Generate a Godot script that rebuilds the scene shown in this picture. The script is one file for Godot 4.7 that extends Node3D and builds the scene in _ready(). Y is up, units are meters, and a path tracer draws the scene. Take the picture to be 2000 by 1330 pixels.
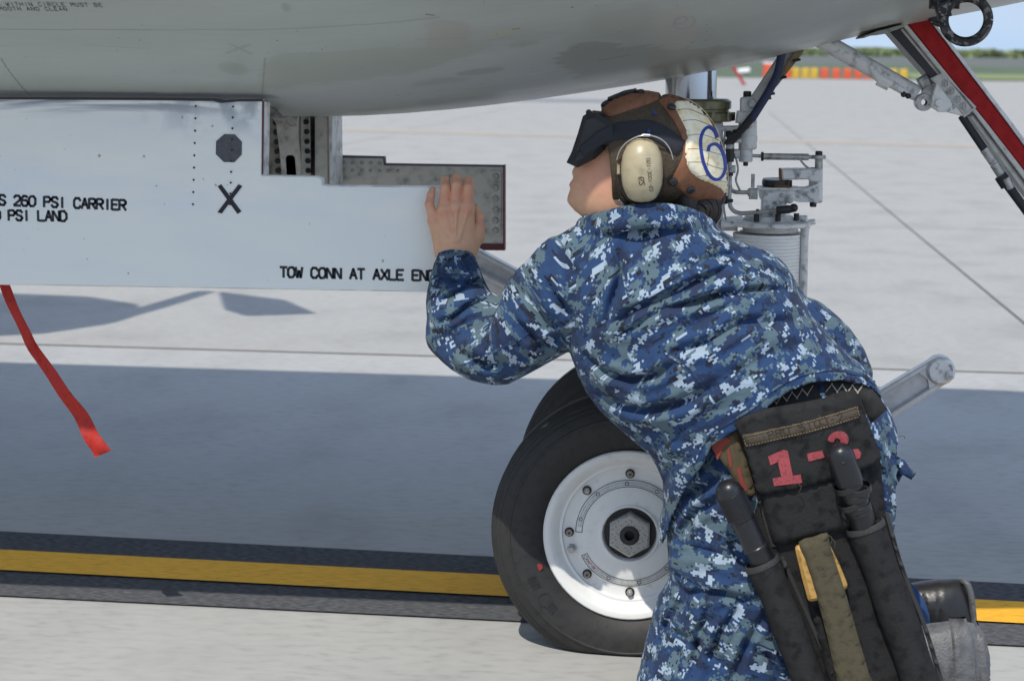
extends Node3D
# A deck-crew member in blue digital camouflage kneels beside the nose gear of a grey carrier aircraft and looks into the wheel well.
# World: x runs along the aircraft (nose to the right), y up, z towards the near side; the ground is y = 0; metres.

const SUN_AZ := Vector3(-0.22, 1.0, 0.615)
var names := {}
var M := {}


func _ready() -> void:
	var cam := Camera3D.new()
	cam.name = "camera"
	cam.fov = 20.9317
	cam.near = 0.05
	cam.far = 3000.0
	cam.transform = Transform3D(Basis(Vector3(0.994348, 0.012078, -0.105478), Vector3(-0.027722, 0.988579, -0.148133), Vector3(0.102484, 0.150220, 0.983326)), Vector3(0.122933, 1.093446, 3.374694))
	var att := CameraAttributesPhysical.new()
	att.frustum_focal_length = 65.0
	att.frustum_focus_distance = 3.3
	att.exposure_aperture = 7.0
	cam.attributes = att
	add_child(cam)
	cam.fov = 20.9317
	cam.far = 3000.0
	cam.near = 0.05
	cam.current = true

	var env := Environment.new()
	env.background_mode = Environment.BG_SKY
	env.tonemap_mode = Environment.TONE_MAPPER_LINEAR
	env.tonemap_exposure = 1.0
	env.background_energy_multiplier = 1.0
	env.sdfgi_enabled = true
	env.ssao_enabled = true
	env.ssil_enabled = true
	var sky := Sky.new()
	var pano := PanoramaSkyMaterial.new()
	pano.panorama = sky_picture()
	sky.sky_material = pano
	env.sky = sky
	var we := WorldEnvironment.new()
	we.name = "world_environment"
	we.environment = env
	add_child(we)

	var sun := DirectionalLight3D.new()
	sun.name = "sun"
	sun.light_energy = 1.1
	sun.light_color = Color(1.0, 0.975, 0.935)
	sun.light_angular_distance = 0.5
	sun.shadow_enabled = true
	var ray := Vector3(0.22, -1.0, -0.615).normalized()
	sun.basis = Basis.looking_at(ray, Vector3.UP)
	add_child(sun)

	materials()
	build_setting()
	build_aircraft()
	build_person()
	build_kit()
	build_background()


func sky_picture() -> ImageTexture:
	var w := 768
	var h := 384
	var img := Image.create(w, h, false, Image.FORMAT_RGBF)
	var to_sun := SUN_AZ.normalized()
	var fine := noise(11, 1.0, 5)
	var broad := noise(12, 0.35, 3)
	for j in h:
		var el := PI * (0.5 - (j + 0.5) / h)
		var y := sin(el)
		for i in w:
			var az := TAU * (i + 0.5) / w
			var col := Color(0.36, 0.37, 0.36)
			if y > 0.0:
				var base := Color(0.50, 0.68, 0.93).lerp(Color(0.085, 0.20, 0.47), pow(y, 0.45))
				var q := Vector2(cos(az), sin(az)) * cos(el) / (y + 0.10)
				var n: float = fine.get_noise_2d(q.x * 1.1, q.y * 1.1) + 0.8 * broad.get_noise_2d(q.x * 2.0, q.y * 2.0)
				var c := smoothstep(-0.26, 0.28, n) * lerpf(0.40, 1.0, smoothstep(0.05, 0.15, y)) * lerpf(1.0, 0.65, smoothstep(0.55, 0.95, y))
				var thick := smoothstep(0.2, 0.8, n)
				var white := Color(1.06, 1.08, 1.07).lerp(Color(0.80, 0.83, 0.85), thick)
				col = base.lerp(white, c * 0.6)
				# the air and the clouds shine brighter towards the sun
				var near_sun := maxf(0.0, Vector3(cos(az) * cos(el), y, sin(az) * cos(el)).dot(to_sun))
				col *= 1.0 + 0.9 * near_sun * near_sun
				col = col.lerp(Color(0.55, 0.72, 0.94), (1.0 - smoothstep(0.0, 0.05, y)) * 0.6)
			img.set_pixel(i, j, col)
	return ImageTexture.create_from_image(img)


# ---------------------------------------------------------------- small helpers

func noise(sd: int, freq: float, oct := 4) -> FastNoiseLite:
	var n := FastNoiseLite.new()
	n.seed = sd
	n.noise_type = FastNoiseLite.TYPE_SIMPLEX_SMOOTH
	n.frequency = freq
	n.fractal_type = FastNoiseLite.FRACTAL_FBM
	n.fractal_octaves = oct
	return n


func cloud_tex(sd: int, freq: float, oct: int, ramp: Array, size := 512, kind := FastNoiseLite.FRACTAL_FBM) -> NoiseTexture2D:
	var t := NoiseTexture2D.new()
	var n := noise(sd, freq, oct)
	n.fractal_type = kind
	t.noise = n
	t.width = size
	t.height = size
	t.seamless = true
	t.seamless_blend_skirt = 0.25
	t.normalize = true
	var g := Gradient.new()
	var off := PackedFloat32Array()
	var col := PackedColorArray()
	for r in ramp:
		off.append(r[0])
		col.append(r[1] if r[1] is Color else Color(r[1], r[1], r[1]))
	g.offsets = off
	g.colors = col
	t.color_ramp = g
	return t


func lin(r: float, g: float, b: float) -> Color:
	return Color(r, g, b).linear_to_srgb()


func mat(called: String, c: Color, rough := 0.6, metal := 0.0) -> StandardMaterial3D:
	var m := StandardMaterial3D.new()
	m.resource_name = called
	m.albedo_color = c
	m.roughness = rough
	m.metallic = metal
	M[called] = m
	return m


func tri_map(m: StandardMaterial3D, tex: Texture2D, scale: Vector3, bump: Texture2D = null, cm := 0.0) -> StandardMaterial3D:
	m.uv1_triplanar = true
	m.uv1_scale = scale
	m.albedo_texture = tex
	if bump:
		m.heightmap_enabled = true
		m.heightmap_texture = bump
		m.heightmap_scale = cm
	return m


func numbered(parent: Node, called: String) -> String:
	var key := str(parent.get_instance_id()) + called
	var n: int = names.get(key, 0)
	names[key] = n + 1
	return called if n == 0 else "%s_%03d" % [called, n]


func thing(called: String, label: String, category: String, at := Vector3.ZERO, group := "") -> Node3D:
	var o := Node3D.new()
	o.name = numbered(self, called)
	o.position = at
	o.set_meta("label", label)
	o.set_meta("category", category)
	if group:
		o.set_meta("group", group)
	add_child(o)
	return o


func origin_of(n: Node3D) -> Vector3:
	var p := Vector3.ZERO
	var k: Node = n
	while k != self and k is Node3D:
		p += k.position
		k = k.get_parent()
	return p


func part(parent: Node3D, called: String, mesh: Mesh, m: Material, label := "") -> MeshInstance3D:
	var o := MeshInstance3D.new()
	o.name = numbered(parent, called)
	o.mesh = mesh
	o.material_override = m
	if parent != self:
		o.position = -origin_of(parent)
	if label:
		o.set_meta("label", label)
	parent.add_child(o)
	return o


func struct(called: String, mesh: Mesh, m: Material, label := "", kind := "structure") -> MeshInstance3D:
	var o := part(self, called, mesh, m, label)
	o.set_meta("kind", kind)
	return o


func begin() -> SurfaceTool:
	var st := SurfaceTool.new()
	st.begin(Mesh.PRIMITIVE_TRIANGLES)
	return st


func done(st: SurfaceTool) -> ArrayMesh:
	st.generate_normals()
	return st.commit()


func tri(st: SurfaceTool, a: Vector3, b: Vector3, c: Vector3, out: Vector3) -> void:
	if (b - a).cross(c - a).dot(out) > 0.0:
		var t := b
		b = c
		c = t
	st.add_vertex(a)
	st.add_vertex(b)
	st.add_vertex(c)


func quad(st: SurfaceTool, a: Vector3, b: Vector3, c: Vector3, d: Vector3, out: Vector3) -> void:
	tri(st, a, b, c, out)
	tri(st, a, c, d, out)


func flat(st: SurfaceTool) -> void:
	st.set_smooth_group(-1)


func tube(st: SurfaceTool, pts: Array, rad, n := 14, caps := true) -> void:
	var count := pts.size()
	var rings := []
	var t0: Vector3 = (pts[1] - pts[0]).normalized()
	var u := t0.cross(Vector3.UP if absf(t0.y) < 0.9 else Vector3.RIGHT).normalized()
	for i in count:
		var t: Vector3 = (pts[mini(i + 1, count - 1)] - pts[maxi(i - 1, 0)]).normalized()
		u = (u - t * u.dot(t)).normalized()
		var v := t.cross(u)
		var r: float = rad[i] if rad is Array else rad
		var ring := []
		for k in n:
			var a := TAU * k / n
			ring.append([pts[i] + (u * cos(a) + v * sin(a)) * r, u * cos(a) + v * sin(a)])
		rings.append(ring)
	st.set_smooth_group(0)
	for i in count - 1:
		for k in n:
			var l := (k + 1) % n
			quad(st, rings[i][k][0], rings[i][l][0], rings[i + 1][l][0], rings[i + 1][k][0], rings[i][k][1] + rings[i][l][1])
	if caps:
		flat(st)
		for e in [0, count - 1]:
			var dir: Vector3 = (pts[e] - pts[1 if e == 0 else count - 2]).normalized()
			for k in n:
				tri(st, pts[e], rings[e][k][0], rings[e][(k + 1) % n][0], dir)


# A turned shape; the profile runs in (radius, height) pairs with the solid on its left-hand side seen from the axis.
func lathe(st: SurfaceTool, o: Vector3, axis: Vector3, prof: Array, n := 24, phase := 0.0, warp = null) -> void:
	axis = axis.normalized()
	var u := axis.cross(Vector3.UP if absf(axis.y) < 0.9 else Vector3.RIGHT).normalized()
	var v := axis.cross(u)
	var group := 0
	for i in prof.size() - 1:
		var d: Vector2 = prof[i + 1] - prof[i]
		if i > 0 and absf((prof[i] - prof[i - 1]).angle_to(d)) > 0.55:
			group += 1
		st.set_smooth_group(group)
		for k in n:
			var a := TAU * k / n + phase
			var b := TAU * (k + 1) / n + phase
			var ra := u * cos(a) + v * sin(a)
			var rb := u * cos(b) + v * sin(b)
			var out: Vector3 = (ra + rb) * 0.5 * d.y - axis * d.x
			var p := [o + ra * prof[i].x + axis * prof[i].y, o + rb * prof[i].x + axis * prof[i].y, o + rb * prof[i + 1].x + axis * prof[i + 1].y, o + ra * prof[i + 1].x + axis * prof[i + 1].y]
			if warp != null:
				for q in 4:
					p[q] = warp.call(p[q])
			if prof[i].x < 1e-6:
				tri(st, p[0], p[2], p[3], out)
			elif prof[i + 1].x < 1e-6:
				tri(st, p[0], p[1], p[2], out)
			else:
				quad(st, p[0], p[1], p[2], p[3], out)


func cyl(st: SurfaceTool, a: Vector3, b: Vector3, r: float, n := 16, bevel := 0.0) -> void:
	var h := a.distance_to(b)
	var e := minf(bevel, minf(r, h) * 0.45)
	if e > 0.0:
		lathe(st, a, b - a, [Vector2(0, 0), Vector2(r - e, 0), Vector2(r, e), Vector2(r, h - e), Vector2(r - e, h), Vector2(0, h)], n)
	else:
		lathe(st, a, b - a, [Vector2(0, 0), Vector2(r, 0), Vector2(r, h), Vector2(0, h)], n)


func ball(st: SurfaceTool, c: Vector3, r: Vector3, n := 16) -> void:
	st.set_smooth_group(0)
	var f := func(i: int, k: int) -> Vector3:
		var t := PI * i / (n / 2)
		var a := TAU * k / n
		return Vector3(sin(t) * cos(a), cos(t), sin(t) * sin(a))
	for i in n / 2:
		for k in n:
			var p: Vector3 = f.call(i, k)
			var q: Vector3 = f.call(i, (k + 1) % n)
			var s: Vector3 = f.call(i + 1, (k + 1) % n)
			var t: Vector3 = f.call(i + 1, k)
			if i > 0:
				tri(st, c + p * r, c + q * r, c + s * r, p + s)
			if i < n / 2 - 1:
				tri(st, c + p * r, c + s * r, c + t * r, p + s)


func inset(poly: PackedVector2Array, e: float) -> PackedVector2Array:
	var n := poly.size()
	var s := -1.0 if Geometry2D.is_polygon_clockwise(poly) else 1.0
	var out := PackedVector2Array()
	for i in n:
		var a := (poly[i] - poly[(i + n - 1) % n]).normalized()
		var b := (poly[(i + 1) % n] - poly[i]).normalized()
		var na := Vector2(-a.y, a.x) * s
		var nb := Vector2(-b.y, b.x) * s
		var m := na + nb
		out.append(poly[i] + m * (e / maxf(0.4, m.dot(na))) if m.length() > 0.01 else poly[i])
	return out


func area(p: PackedVector2Array) -> float:
	var s := 0.0
	for i in p.size():
		s += p[i].cross(p[(i + 1) % p.size()])
	return s * 0.5


# A plate: a polygon in the plane (u, v) of a frame, from depth d0 to d1 along w, with bevelled rims.
func plate(st: SurfaceTool, poly: PackedVector2Array, d0: float, d1: float, bevel := 0.0, fr := Transform3D()) -> void:
	flat(st)
	var e := minf(bevel, absf(d1 - d0) * 0.45)
	var top := inset(poly, e) if e > 0.0 else poly
	var n := poly.size()
	var w := fr.basis.z
	var at := func(p: Vector2, d: float) -> Vector3: return fr * Vector3(p.x, p.y, d)
	var idx := Geometry2D.triangulate_polygon(top)
	if idx.is_empty() or absf(area(top)) > absf(area(poly)):
		e = 0.0
		top = poly
		idx = Geometry2D.triangulate_polygon(poly)
		if idx.is_empty():
			print("no fill ", poly)
	for i in range(0, idx.size(), 3):
		tri(st, at.call(top[idx[i]], d1), at.call(top[idx[i + 1]], d1), at.call(top[idx[i + 2]], d1), w)
		tri(st, at.call(top[idx[i]], d0), at.call(top[idx[i + 1]], d0), at.call(top[idx[i + 2]], d0), -w)
	var s := -1.0 if Geometry2D.is_polygon_clockwise(poly) else 1.0
	for i in n:
		var j := (i + 1) % n
		var d := (poly[j] - poly[i]).normalized()
		var out: Vector3 = fr.basis * Vector3(d.y * s, -d.x * s, 0)
		quad(st, at.call(poly[i], d0 + e), at.call(poly[j], d0 + e), at.call(poly[j], d1 - e), at.call(poly[i], d1 - e), out)
		if e > 0.0:
			quad(st, at.call(poly[i], d1 - e), at.call(poly[j], d1 - e), at.call(top[j], d1), at.call(top[i], d1), out + w)
			quad(st, at.call(poly[i], d0 + e), at.call(poly[j], d0 + e), at.call(top[j], d0), at.call(top[i], d0), out - w)


func rect(w: float, h: float) -> PackedVector2Array:
	return PackedVector2Array([Vector2(-w / 2, -h / 2), Vector2(w / 2, -h / 2), Vector2(w / 2, h / 2), Vector2(-w / 2, h / 2)])


func box(st: SurfaceTool, c: Vector3, size: Vector3, bevel := 0.002, turn := Basis()) -> void:
	plate(st, rect(size.x, size.y), -size.z / 2, size.z / 2, bevel, Transform3D(turn, c))


# A square-section bar from a to b: w across (towards side), d deep.
func bar(st: SurfaceTool, a: Vector3, b: Vector3, w: float, d: float, bevel := 0.002, towards := Vector3.BACK) -> void:
	var x := (b - a).normalized()
	var z := (towards - x * towards.dot(x)).normalized()
	var y := z.cross(x)
	plate(st, rect(a.distance_to(b), w), -d / 2, d / 2, bevel, Transform3D(Basis(x, y, z), (a + b) / 2))


func disc(c: Vector2, r: float, n := 16) -> PackedVector2Array:
	var p := PackedVector2Array()
	for k in n:
		p.append(c + Vector2(r, 0).rotated(TAU * k / n))
	return p


func hexbolt(st: SurfaceTool, at: Vector3, axis: Vector3, r: float, h: float) -> void:
	lathe(st, at, axis, [Vector2(0, 0), Vector2(r, 0), Vector2(r, h * 0.8), Vector2(r * 0.8, h), Vector2(0, h)], 6)


func rounded(poly: PackedVector2Array, r: float, n := 4) -> PackedVector2Array:
	var out := PackedVector2Array()
	var m := poly.size()
	for i in m:
		var p := poly[i]
		var a := poly[(i + m - 1) % m] - p
		var b := poly[(i + 1) % m] - p
		var e := minf(r, minf(a.length(), b.length()) * 0.45)
		var s := p + a.normalized() * e
		var t := p + b.normalized() * e
		for k in n + 1:
			var f := float(k) / n
			out.append(s.lerp(p, f).lerp(p.lerp(t, f), f))
	return out


func spline(pts: Array, per := 6) -> Array:
	var out := []
	var n := pts.size()
	for i in n - 1:
		var a = pts[maxi(i - 1, 0)]
		var d = pts[mini(i + 2, n - 1)]
		for k in per:
			out.append(pts[i].cubic_interpolate(pts[i + 1], a, d, float(k) / per))
	out.append(pts[n - 1])
	return out


func smooth_poly(poly: PackedVector2Array, per := 4) -> PackedVector2Array:
	var out := PackedVector2Array()
	var n := poly.size()
	for i in n:
		for k in per:
			out.append(poly[i].cubic_interpolate(poly[(i + 1) % n], poly[(i + n - 1) % n], poly[(i + 2) % n], float(k) / per))
	return out


# ---------------------------------------------------------------- stencil lettering

const STROKES := {
	"A": [[0, 0, 2, 6], [2, 6, 4, 0], [1, 2.2, 3, 2.2]], "B": [[0, 0, 0, 6], [0, 6, 3, 6], [3, 6, 3.6, 5], [3.6, 4.2, 3, 3.1], [0.7, 3.1, 3, 3.1], [3.2, 3, 4, 1.5], [4, 1.5, 3, 0], [3, 0, 0, 0]],
	"C": [[4, 4.6, 3, 6], [3, 6, 1, 6], [1, 6, 0, 4.6], [0, 4.0, 0, 1.6], [0, 1.2, 1, 0], [1, 0, 3, 0], [3, 0, 4, 1.4]], "D": [[0, 0, 0, 6], [0.6, 6, 2.6, 6], [2.6, 6, 4, 4.4], [4, 4.4, 4, 1.6], [4, 1.6, 2.6, 0], [2.6, 0, 0.6, 0]],
	"E": [[0, 0, 0, 6], [0.6, 6, 4, 6], [0.6, 3.1, 3.2, 3.1], [0.6, 0, 4, 0]], "G": [[4, 4.6, 3, 6], [3, 6, 1, 6], [1, 6, 0, 4.6], [0, 4, 0, 1.4], [0, 1.4, 1, 0], [1.4, 0, 3, 0], [3, 0, 4, 1], [4, 1, 4, 2.8], [4, 2.8, 2.4, 2.8]],
	"H": [[0, 0, 0, 6], [4, 0, 4, 6], [0.6, 3.1, 3.4, 3.1]], "I": [[2, 0, 2, 6]], "L": [[0, 0, 0, 6], [0.7, 0, 4, 0]], "M": [[0, 0, 0, 6], [0, 6, 2, 2.6], [2, 2.6, 4, 6], [4, 6, 4, 0]], "N": [[0, 0, 0, 6], [0.5, 5.6, 3.5, 0.4], [4, 0, 4, 6]],
	"O": [[0, 1.4, 0, 4.6], [0, 4.6, 1.2, 6], [1.8, 6, 3, 6], [3, 6, 4, 4.6], [4, 4.6, 4, 1.4], [4, 1.4, 2.8, 0], [2.2, 0, 1, 0], [1, 0, 0, 1.4]], "P": [[0, 0, 0, 6], [0.6, 6, 3, 6], [3, 6, 4, 5], [4, 5, 4, 4], [4, 4, 3, 3], [3, 3, 0.6, 3]],
	"R": [[0, 0, 0, 6], [0.6, 6, 3, 6], [3, 6, 4, 5], [4, 5, 4, 4], [4, 4, 3, 3], [3, 3, 0.6, 3], [2, 2.8, 4, 0]], "S": [[4, 4.8, 3, 6], [3, 6, 1, 6], [1, 6, 0, 4.8], [0, 4.8, 0.6, 3.6], [0.9, 3.4, 3.2, 2.6], [3.4, 2.4, 4, 1.4], [4, 1.4, 3, 0], [3, 0, 1, 0], [1, 0, 0, 1.2]],
	"T": [[0, 6, 4, 6], [2, 0, 2, 5.4]], "U": [[0, 6, 0, 1.4], [0, 1.4, 1, 0], [1.2, 0, 3, 0], [3, 0, 4, 1.4], [4, 1.4, 4, 6]], "W": [[0, 6, 0.9, 0], [1.0, 0, 2, 4], [2, 4, 3, 0], [3.1, 0, 4, 6]], "X": [[0, 0, 4, 6], [0, 6, 4, 0]],
	"0": [[0, 1.4, 0, 4.6], [0, 4.6, 1.2, 6], [1.8, 6, 3, 6], [3, 6, 4, 4.6], [4, 4.6, 4, 1.4], [4, 1.4, 2.8, 0], [2.2, 0, 1, 0], [1, 0, 0, 1.4]], "2": [[0, 4.8, 1, 6], [1, 6, 3, 6], [3, 6, 4, 4.8], [4, 4.8, 3.6, 3.4], [3.4, 3.2, 0, 0.3], [0, 0, 4, 0]],
	"6": [[3.6, 5.4, 2.8, 6], [2.8, 6, 1.2, 6], [1.2, 6, 0, 4.4], [0, 4, 0, 1.4], [0, 1.4, 1, 0], [1.2, 0, 3, 0], [3, 0, 4, 1.2], [4, 1.2, 4, 2.4], [4, 2.4, 3, 3.4], [3, 3.4, 0.7, 3.4]],
	"1": [[2, 0, 2, 6], [2, 6, 0.9, 5]], "3": [[0, 5, 1, 6], [1, 6, 3, 6], [3, 6, 4, 4.8], [4, 4.8, 3, 3.2], [3, 3.2, 4, 1.5], [4, 1.5, 3, 0], [3, 0, 1, 0], [1, 0, 0, 1]], "5": [[4, 6, 0, 6], [0, 6, 0, 3.4], [0, 3.4, 3, 3.6], [3, 3.6, 4, 2], [4, 2, 3, 0], [3, 0, 0, 0.4]], "-": [[1, 3, 3, 3]], "F": [[0, 0, 0, 6], [0.6, 6, 4, 6], [0.6, 3.1, 3, 3.1]],
}


# Letters as strokes of ink; put(Vector2) lays a point of the line of writing (in letter heights, from its left end) on a surface.
func lettering(st: SurfaceTool, text: String, put: Callable, thick := 0.85, pitch := 1.05, out := Vector3.BACK) -> void:
	flat(st)
	var x := 0.0
	for ch in text:
		if STROKES.has(ch):
			for s in STROKES[ch]:
				var a := Vector2(s[0] * 0.165, s[1] / 6.0)
				var b := Vector2(s[2] * 0.165, s[3] / 6.0)
				var d := (b - a).normalized()
				var n := Vector2(-d.y, d.x) * thick * 0.10
				var e := d * thick * 0.05
				var o := Vector2(x, 0)
				var steps := 2
				for k in steps:
					var p := (a - e).lerp(b + e, float(k) / steps)
					var q := (a - e).lerp(b + e, float(k + 1) / steps)
					quad(st, put.call(o + p - n), put.call(o + q - n), put.call(o + q + n), put.call(o + p + n), out)
		x += pitch


# ---------------------------------------------------------------- soft shapes on a grid

func grid_of(lo: Vector3, hi: Vector3, c: float) -> Dictionary:
	var s := (hi - lo) / c
	return {"lo": lo, "c": c, "nx": int(s.x) + 2, "ny": int(s.y) + 2, "nz": int(s.z) + 2}


# A cushion-like volume: an outline in x, y that swells to half-thickness thick about the depth given by the points of zc.
func cushion(poly: PackedVector2Array, thick: float, zc: Array, g: Dictionary, rounds := 60) -> Dictionary:
	var nx: int = g.nx
	var ny: int = g.ny
	var c: float = g.c
	var lo: Vector3 = g.lo
	var d := PackedFloat32Array()
	d.resize(nx * ny)
	var n := poly.size()
	var deepest := 0.001
	for i in nx:
		for j in ny:
			var p := Vector2(lo.x + i * c, lo.y + j * c)
			var best := 1e9
			for k in n:
				best = minf(best, p.distance_squared_to(Geometry2D.get_closest_point_to_segment(p, poly[k], poly[(k + 1) % n])))
			best = sqrt(best)
			if not Geometry2D.is_point_in_polygon(p, poly):
				best = -best
			deepest = maxf(deepest, best)
			d[i * ny + j] = best
	var u := PackedFloat32Array()
	u.resize(nx * ny)
	for i in nx * ny:
		u[i] = deepest * deepest - (deepest - d[i]) * (deepest - d[i]) if d[i] > 0.0 else 2.0 * deepest * d[i]
	for r in rounds:
		for i in range(1, nx - 1):
			for j in range(1, ny - 1):
				var k := i * ny + j
				if d[k] > 0.0:
					u[k] += 1.7 * ((u[k - 1] + u[k + 1] + u[k - ny] + u[k + ny] + 2.0 * c * c) * 0.25 - u[k])
	var most := 0.0
	for k in nx * ny:
		most = maxf(most, u[k])
	var z := PackedFloat32Array()
	z.resize(nx * ny)
	for i in nx:
		for j in ny:
			var p := Vector2(lo.x + i * c, lo.y + j * c)
			var sum := 0.0
			var ws := 0.0
			for q in zc:
				var dd := p - Vector2(q.x, q.y)
				var wt := 1.0 / pow(dd.length_squared() + 0.0004, 1.5)
				sum += q.z * wt
				ws += wt
			z[i * ny + j] = sum / ws
	var w := PackedFloat32Array()
	w.resize(nx * ny)
	return {"u": u, "z": z, "w": w, "s": thick / sqrt(most), "a": sqrt(most), "t": thick, "d": d, "g": g, "poly": poly}


func sample(a: PackedFloat32Array, g: Dictionary, x: float, y: float) -> float:
	var fx: float = clampf((x - g.lo.x) / g.c, 0.0, g.nx - 1.001)
	var fy: float = clampf((y - g.lo.y) / g.c, 0.0, g.ny - 1.001)
	var i := int(fx)
	var j := int(fy)
	fx -= i
	fy -= j
	var k: int = i * g.ny + j
	return lerpf(lerpf(a[k], a[k + g.ny], fx), lerpf(a[k + 1], a[k + g.ny + 1], fx), fy)


# The height of a cushion's near face above its mid depth, with wrinkles.
func face(L: Dictionary, x: float, y: float) -> float:
	var uu := sample(L.u, L.g, x, y)
	return sample(L.z, L.g, x, y) + L.s * sqrt(maxf(uu, 0.0)) + sample(L.w, L.g, x, y) * clampf(uu / (0.1 * L.a * L.a), 0.0, 1.0)


# A fold: presses a valley of the given depth and width along a line into the near face and raises its banks.
func fold(L: Dictionary, line: PackedVector2Array, wide: float, deep: float, bank := 0.6) -> void:
	var g: Dictionary = L.g
	var w: PackedFloat32Array = L.w
	var total := 0.0
	for i in line.size() - 1:
		total += line[i].distance_to(line[i + 1])
	var reach := wide * 4.0
	var lo := line[0]
	var hi := line[0]
	for p in line:
		lo = lo.min(p)
		hi = hi.max(p)
	var i0 := maxi(0, int((lo.x - reach - g.lo.x) / g.c))
	var i1 := mini(g.nx - 1, int((hi.x + reach - g.lo.x) / g.c))
	var j0 := maxi(0, int((lo.y - reach - g.lo.y) / g.c))
	var j1 := mini(g.ny - 1, int((hi.y + reach - g.lo.y) / g.c))
	for i in range(i0, i1 + 1):
		for j in range(j0, j1 + 1):
			var p := Vector2(g.lo.x + i * g.c, g.lo.y + j * g.c)
			var best := 1e9
			var along := 0.0
			var run := 0.0
			for k in line.size() - 1:
				var q := Geometry2D.get_closest_point_to_segment(p, line[k], line[k + 1])
				var dd := p.distance_to(q)
				if dd < best:
					best = dd
					along = run + line[k].distance_to(q)
				run += line[k].distance_to(line[k + 1])
			if best < reach:
				var t := clampf(along / total, 0.0, 1.0)
				var fade := pow(sin(PI * clampf(0.06 + 0.88 * t, 0.0, 1.0)), 0.7)
				var e := best / wide
				w[i * g.ny + j] += deep * fade * (bank * exp(-pow((e - 1.9) / 1.2, 2.0)) - exp(-pow(e, 1.25) * 1.15))
	L.w = w


func ripples(L: Dictionary, sd: int, dir: Vector2, along: float, across: float, deep: float) -> void:
	var g: Dictionary = L.g
	var w: PackedFloat32Array = L.w
	var n := noise(sd, 1.0, 2)
	var bend := noise(sd + 1, 5.0, 2)
	var side := Vector2(-dir.y, dir.x)
	for i in g.nx:
		for j in g.ny:
			var p := Vector2(g.lo.x + i * g.c, g.lo.y + j * g.c)
			var b := bend.get_noise_2d(p.x, p.y) * 0.04
			var v: float = n.get_noise_2d((p.dot(dir) + b) / along, (p.dot(side) + b) / across)
			w[i * g.ny + j] += deep * (1.0 - 2.6 * absf(v)) * 0.8
	L.w = w


# Fills a grid of distances with the soft union of cushions.
func cushion_field(layers: Array, g: Dictionary, k := 0.012) -> PackedFloat32Array:
	var nx: int = g.nx
	var ny: int = g.ny
	var nz: int = g.nz
	var c: float = g.c
	var f := PackedFloat32Array()
	f.resize(nx * ny * nz)
	f.fill(1.0)
	var first := true
	for L in layers:
		var u: PackedFloat32Array = L.u
		var zz: PackedFloat32Array = L.z
		var w: PackedFloat32Array = L.w
		var inv: float = 1.0 / L.s
		var na: float = 0.5 / L.a
		var lift: float = 1.0 / (0.35 * L.t)
		var hem: PackedFloat32Array = L.get("cut", PackedFloat32Array())
		var hemmed := hem.size() > 0
		for col in nx * ny:
			var uu := u[col]
			if uu < -0.02 and not first:
				continue
			var z: float = g.lo.z - zz[col]
			var ww := w[col]
			var at := col * nz
			for q in nz:
				var e := z
				if z > 0.0:
					e -= ww * minf(z * lift, 1.0)
				e *= inv
				var b := (e * e - uu) * na
				if hemmed:
					b = maxf(b, -hem[col])
				var a := f[at]
				if first:
					f[at] = b
				else:
					var dif := absf(a - b)
					if dif < k:
						f[at] = minf(a, b) - (k - dif) * (k - dif) * 0.25 / k
					elif b < a:
						f[at] = b
				z += c
				at += 1
		first = false
	return f


func blank_field(g: Dictionary) -> PackedFloat32Array:
	var f := PackedFloat32Array()
	f.resize(g.nx * g.ny * g.nz)
	f.fill(0.2)
	return f


# Adds a tapered limb from a to b to a field, joined softly.
func limb(f: PackedFloat32Array, g: Dictionary, a: Vector3, b: Vector3, ra: float, rb: float, k := 0.01, flat_z := 1.0) -> PackedFloat32Array:
	var m: float = maxf(ra, rb) + k * 2.0 + g.c * 2.0
	var lo: Vector3 = (a.min(b) - Vector3.ONE * m - g.lo) / g.c
	var hi: Vector3 = (a.max(b) + Vector3.ONE * m - g.lo) / g.c
	var ab := b - a
	var l2 := maxf(ab.length_squared(), 1e-9)
	for i in range(maxi(0, int(lo.x)), mini(g.nx - 1, int(hi.x) + 1) + 1):
		for j in range(maxi(0, int(lo.y)), mini(g.ny - 1, int(hi.y) + 1) + 1):
			for q in range(maxi(0, int(lo.z)), mini(g.nz - 1, int(hi.z) + 1) + 1):
				var p: Vector3 = g.lo + Vector3(i, j, q) * g.c
				var t := clampf((p - a).dot(ab) / l2, 0.0, 1.0)
				var v := p - a - ab * t
				v.z *= flat_z
				var d := v.length() - lerpf(ra, rb, t)
				var at: int = (i * g.ny + j) * g.nz + q
				var o := f[at]
				var dif := absf(o - d)
				if dif < k:
					f[at] = minf(o, d) - (k - dif) * (k - dif) * 0.25 / k
				elif d < o:
					f[at] = d
	return f


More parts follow.
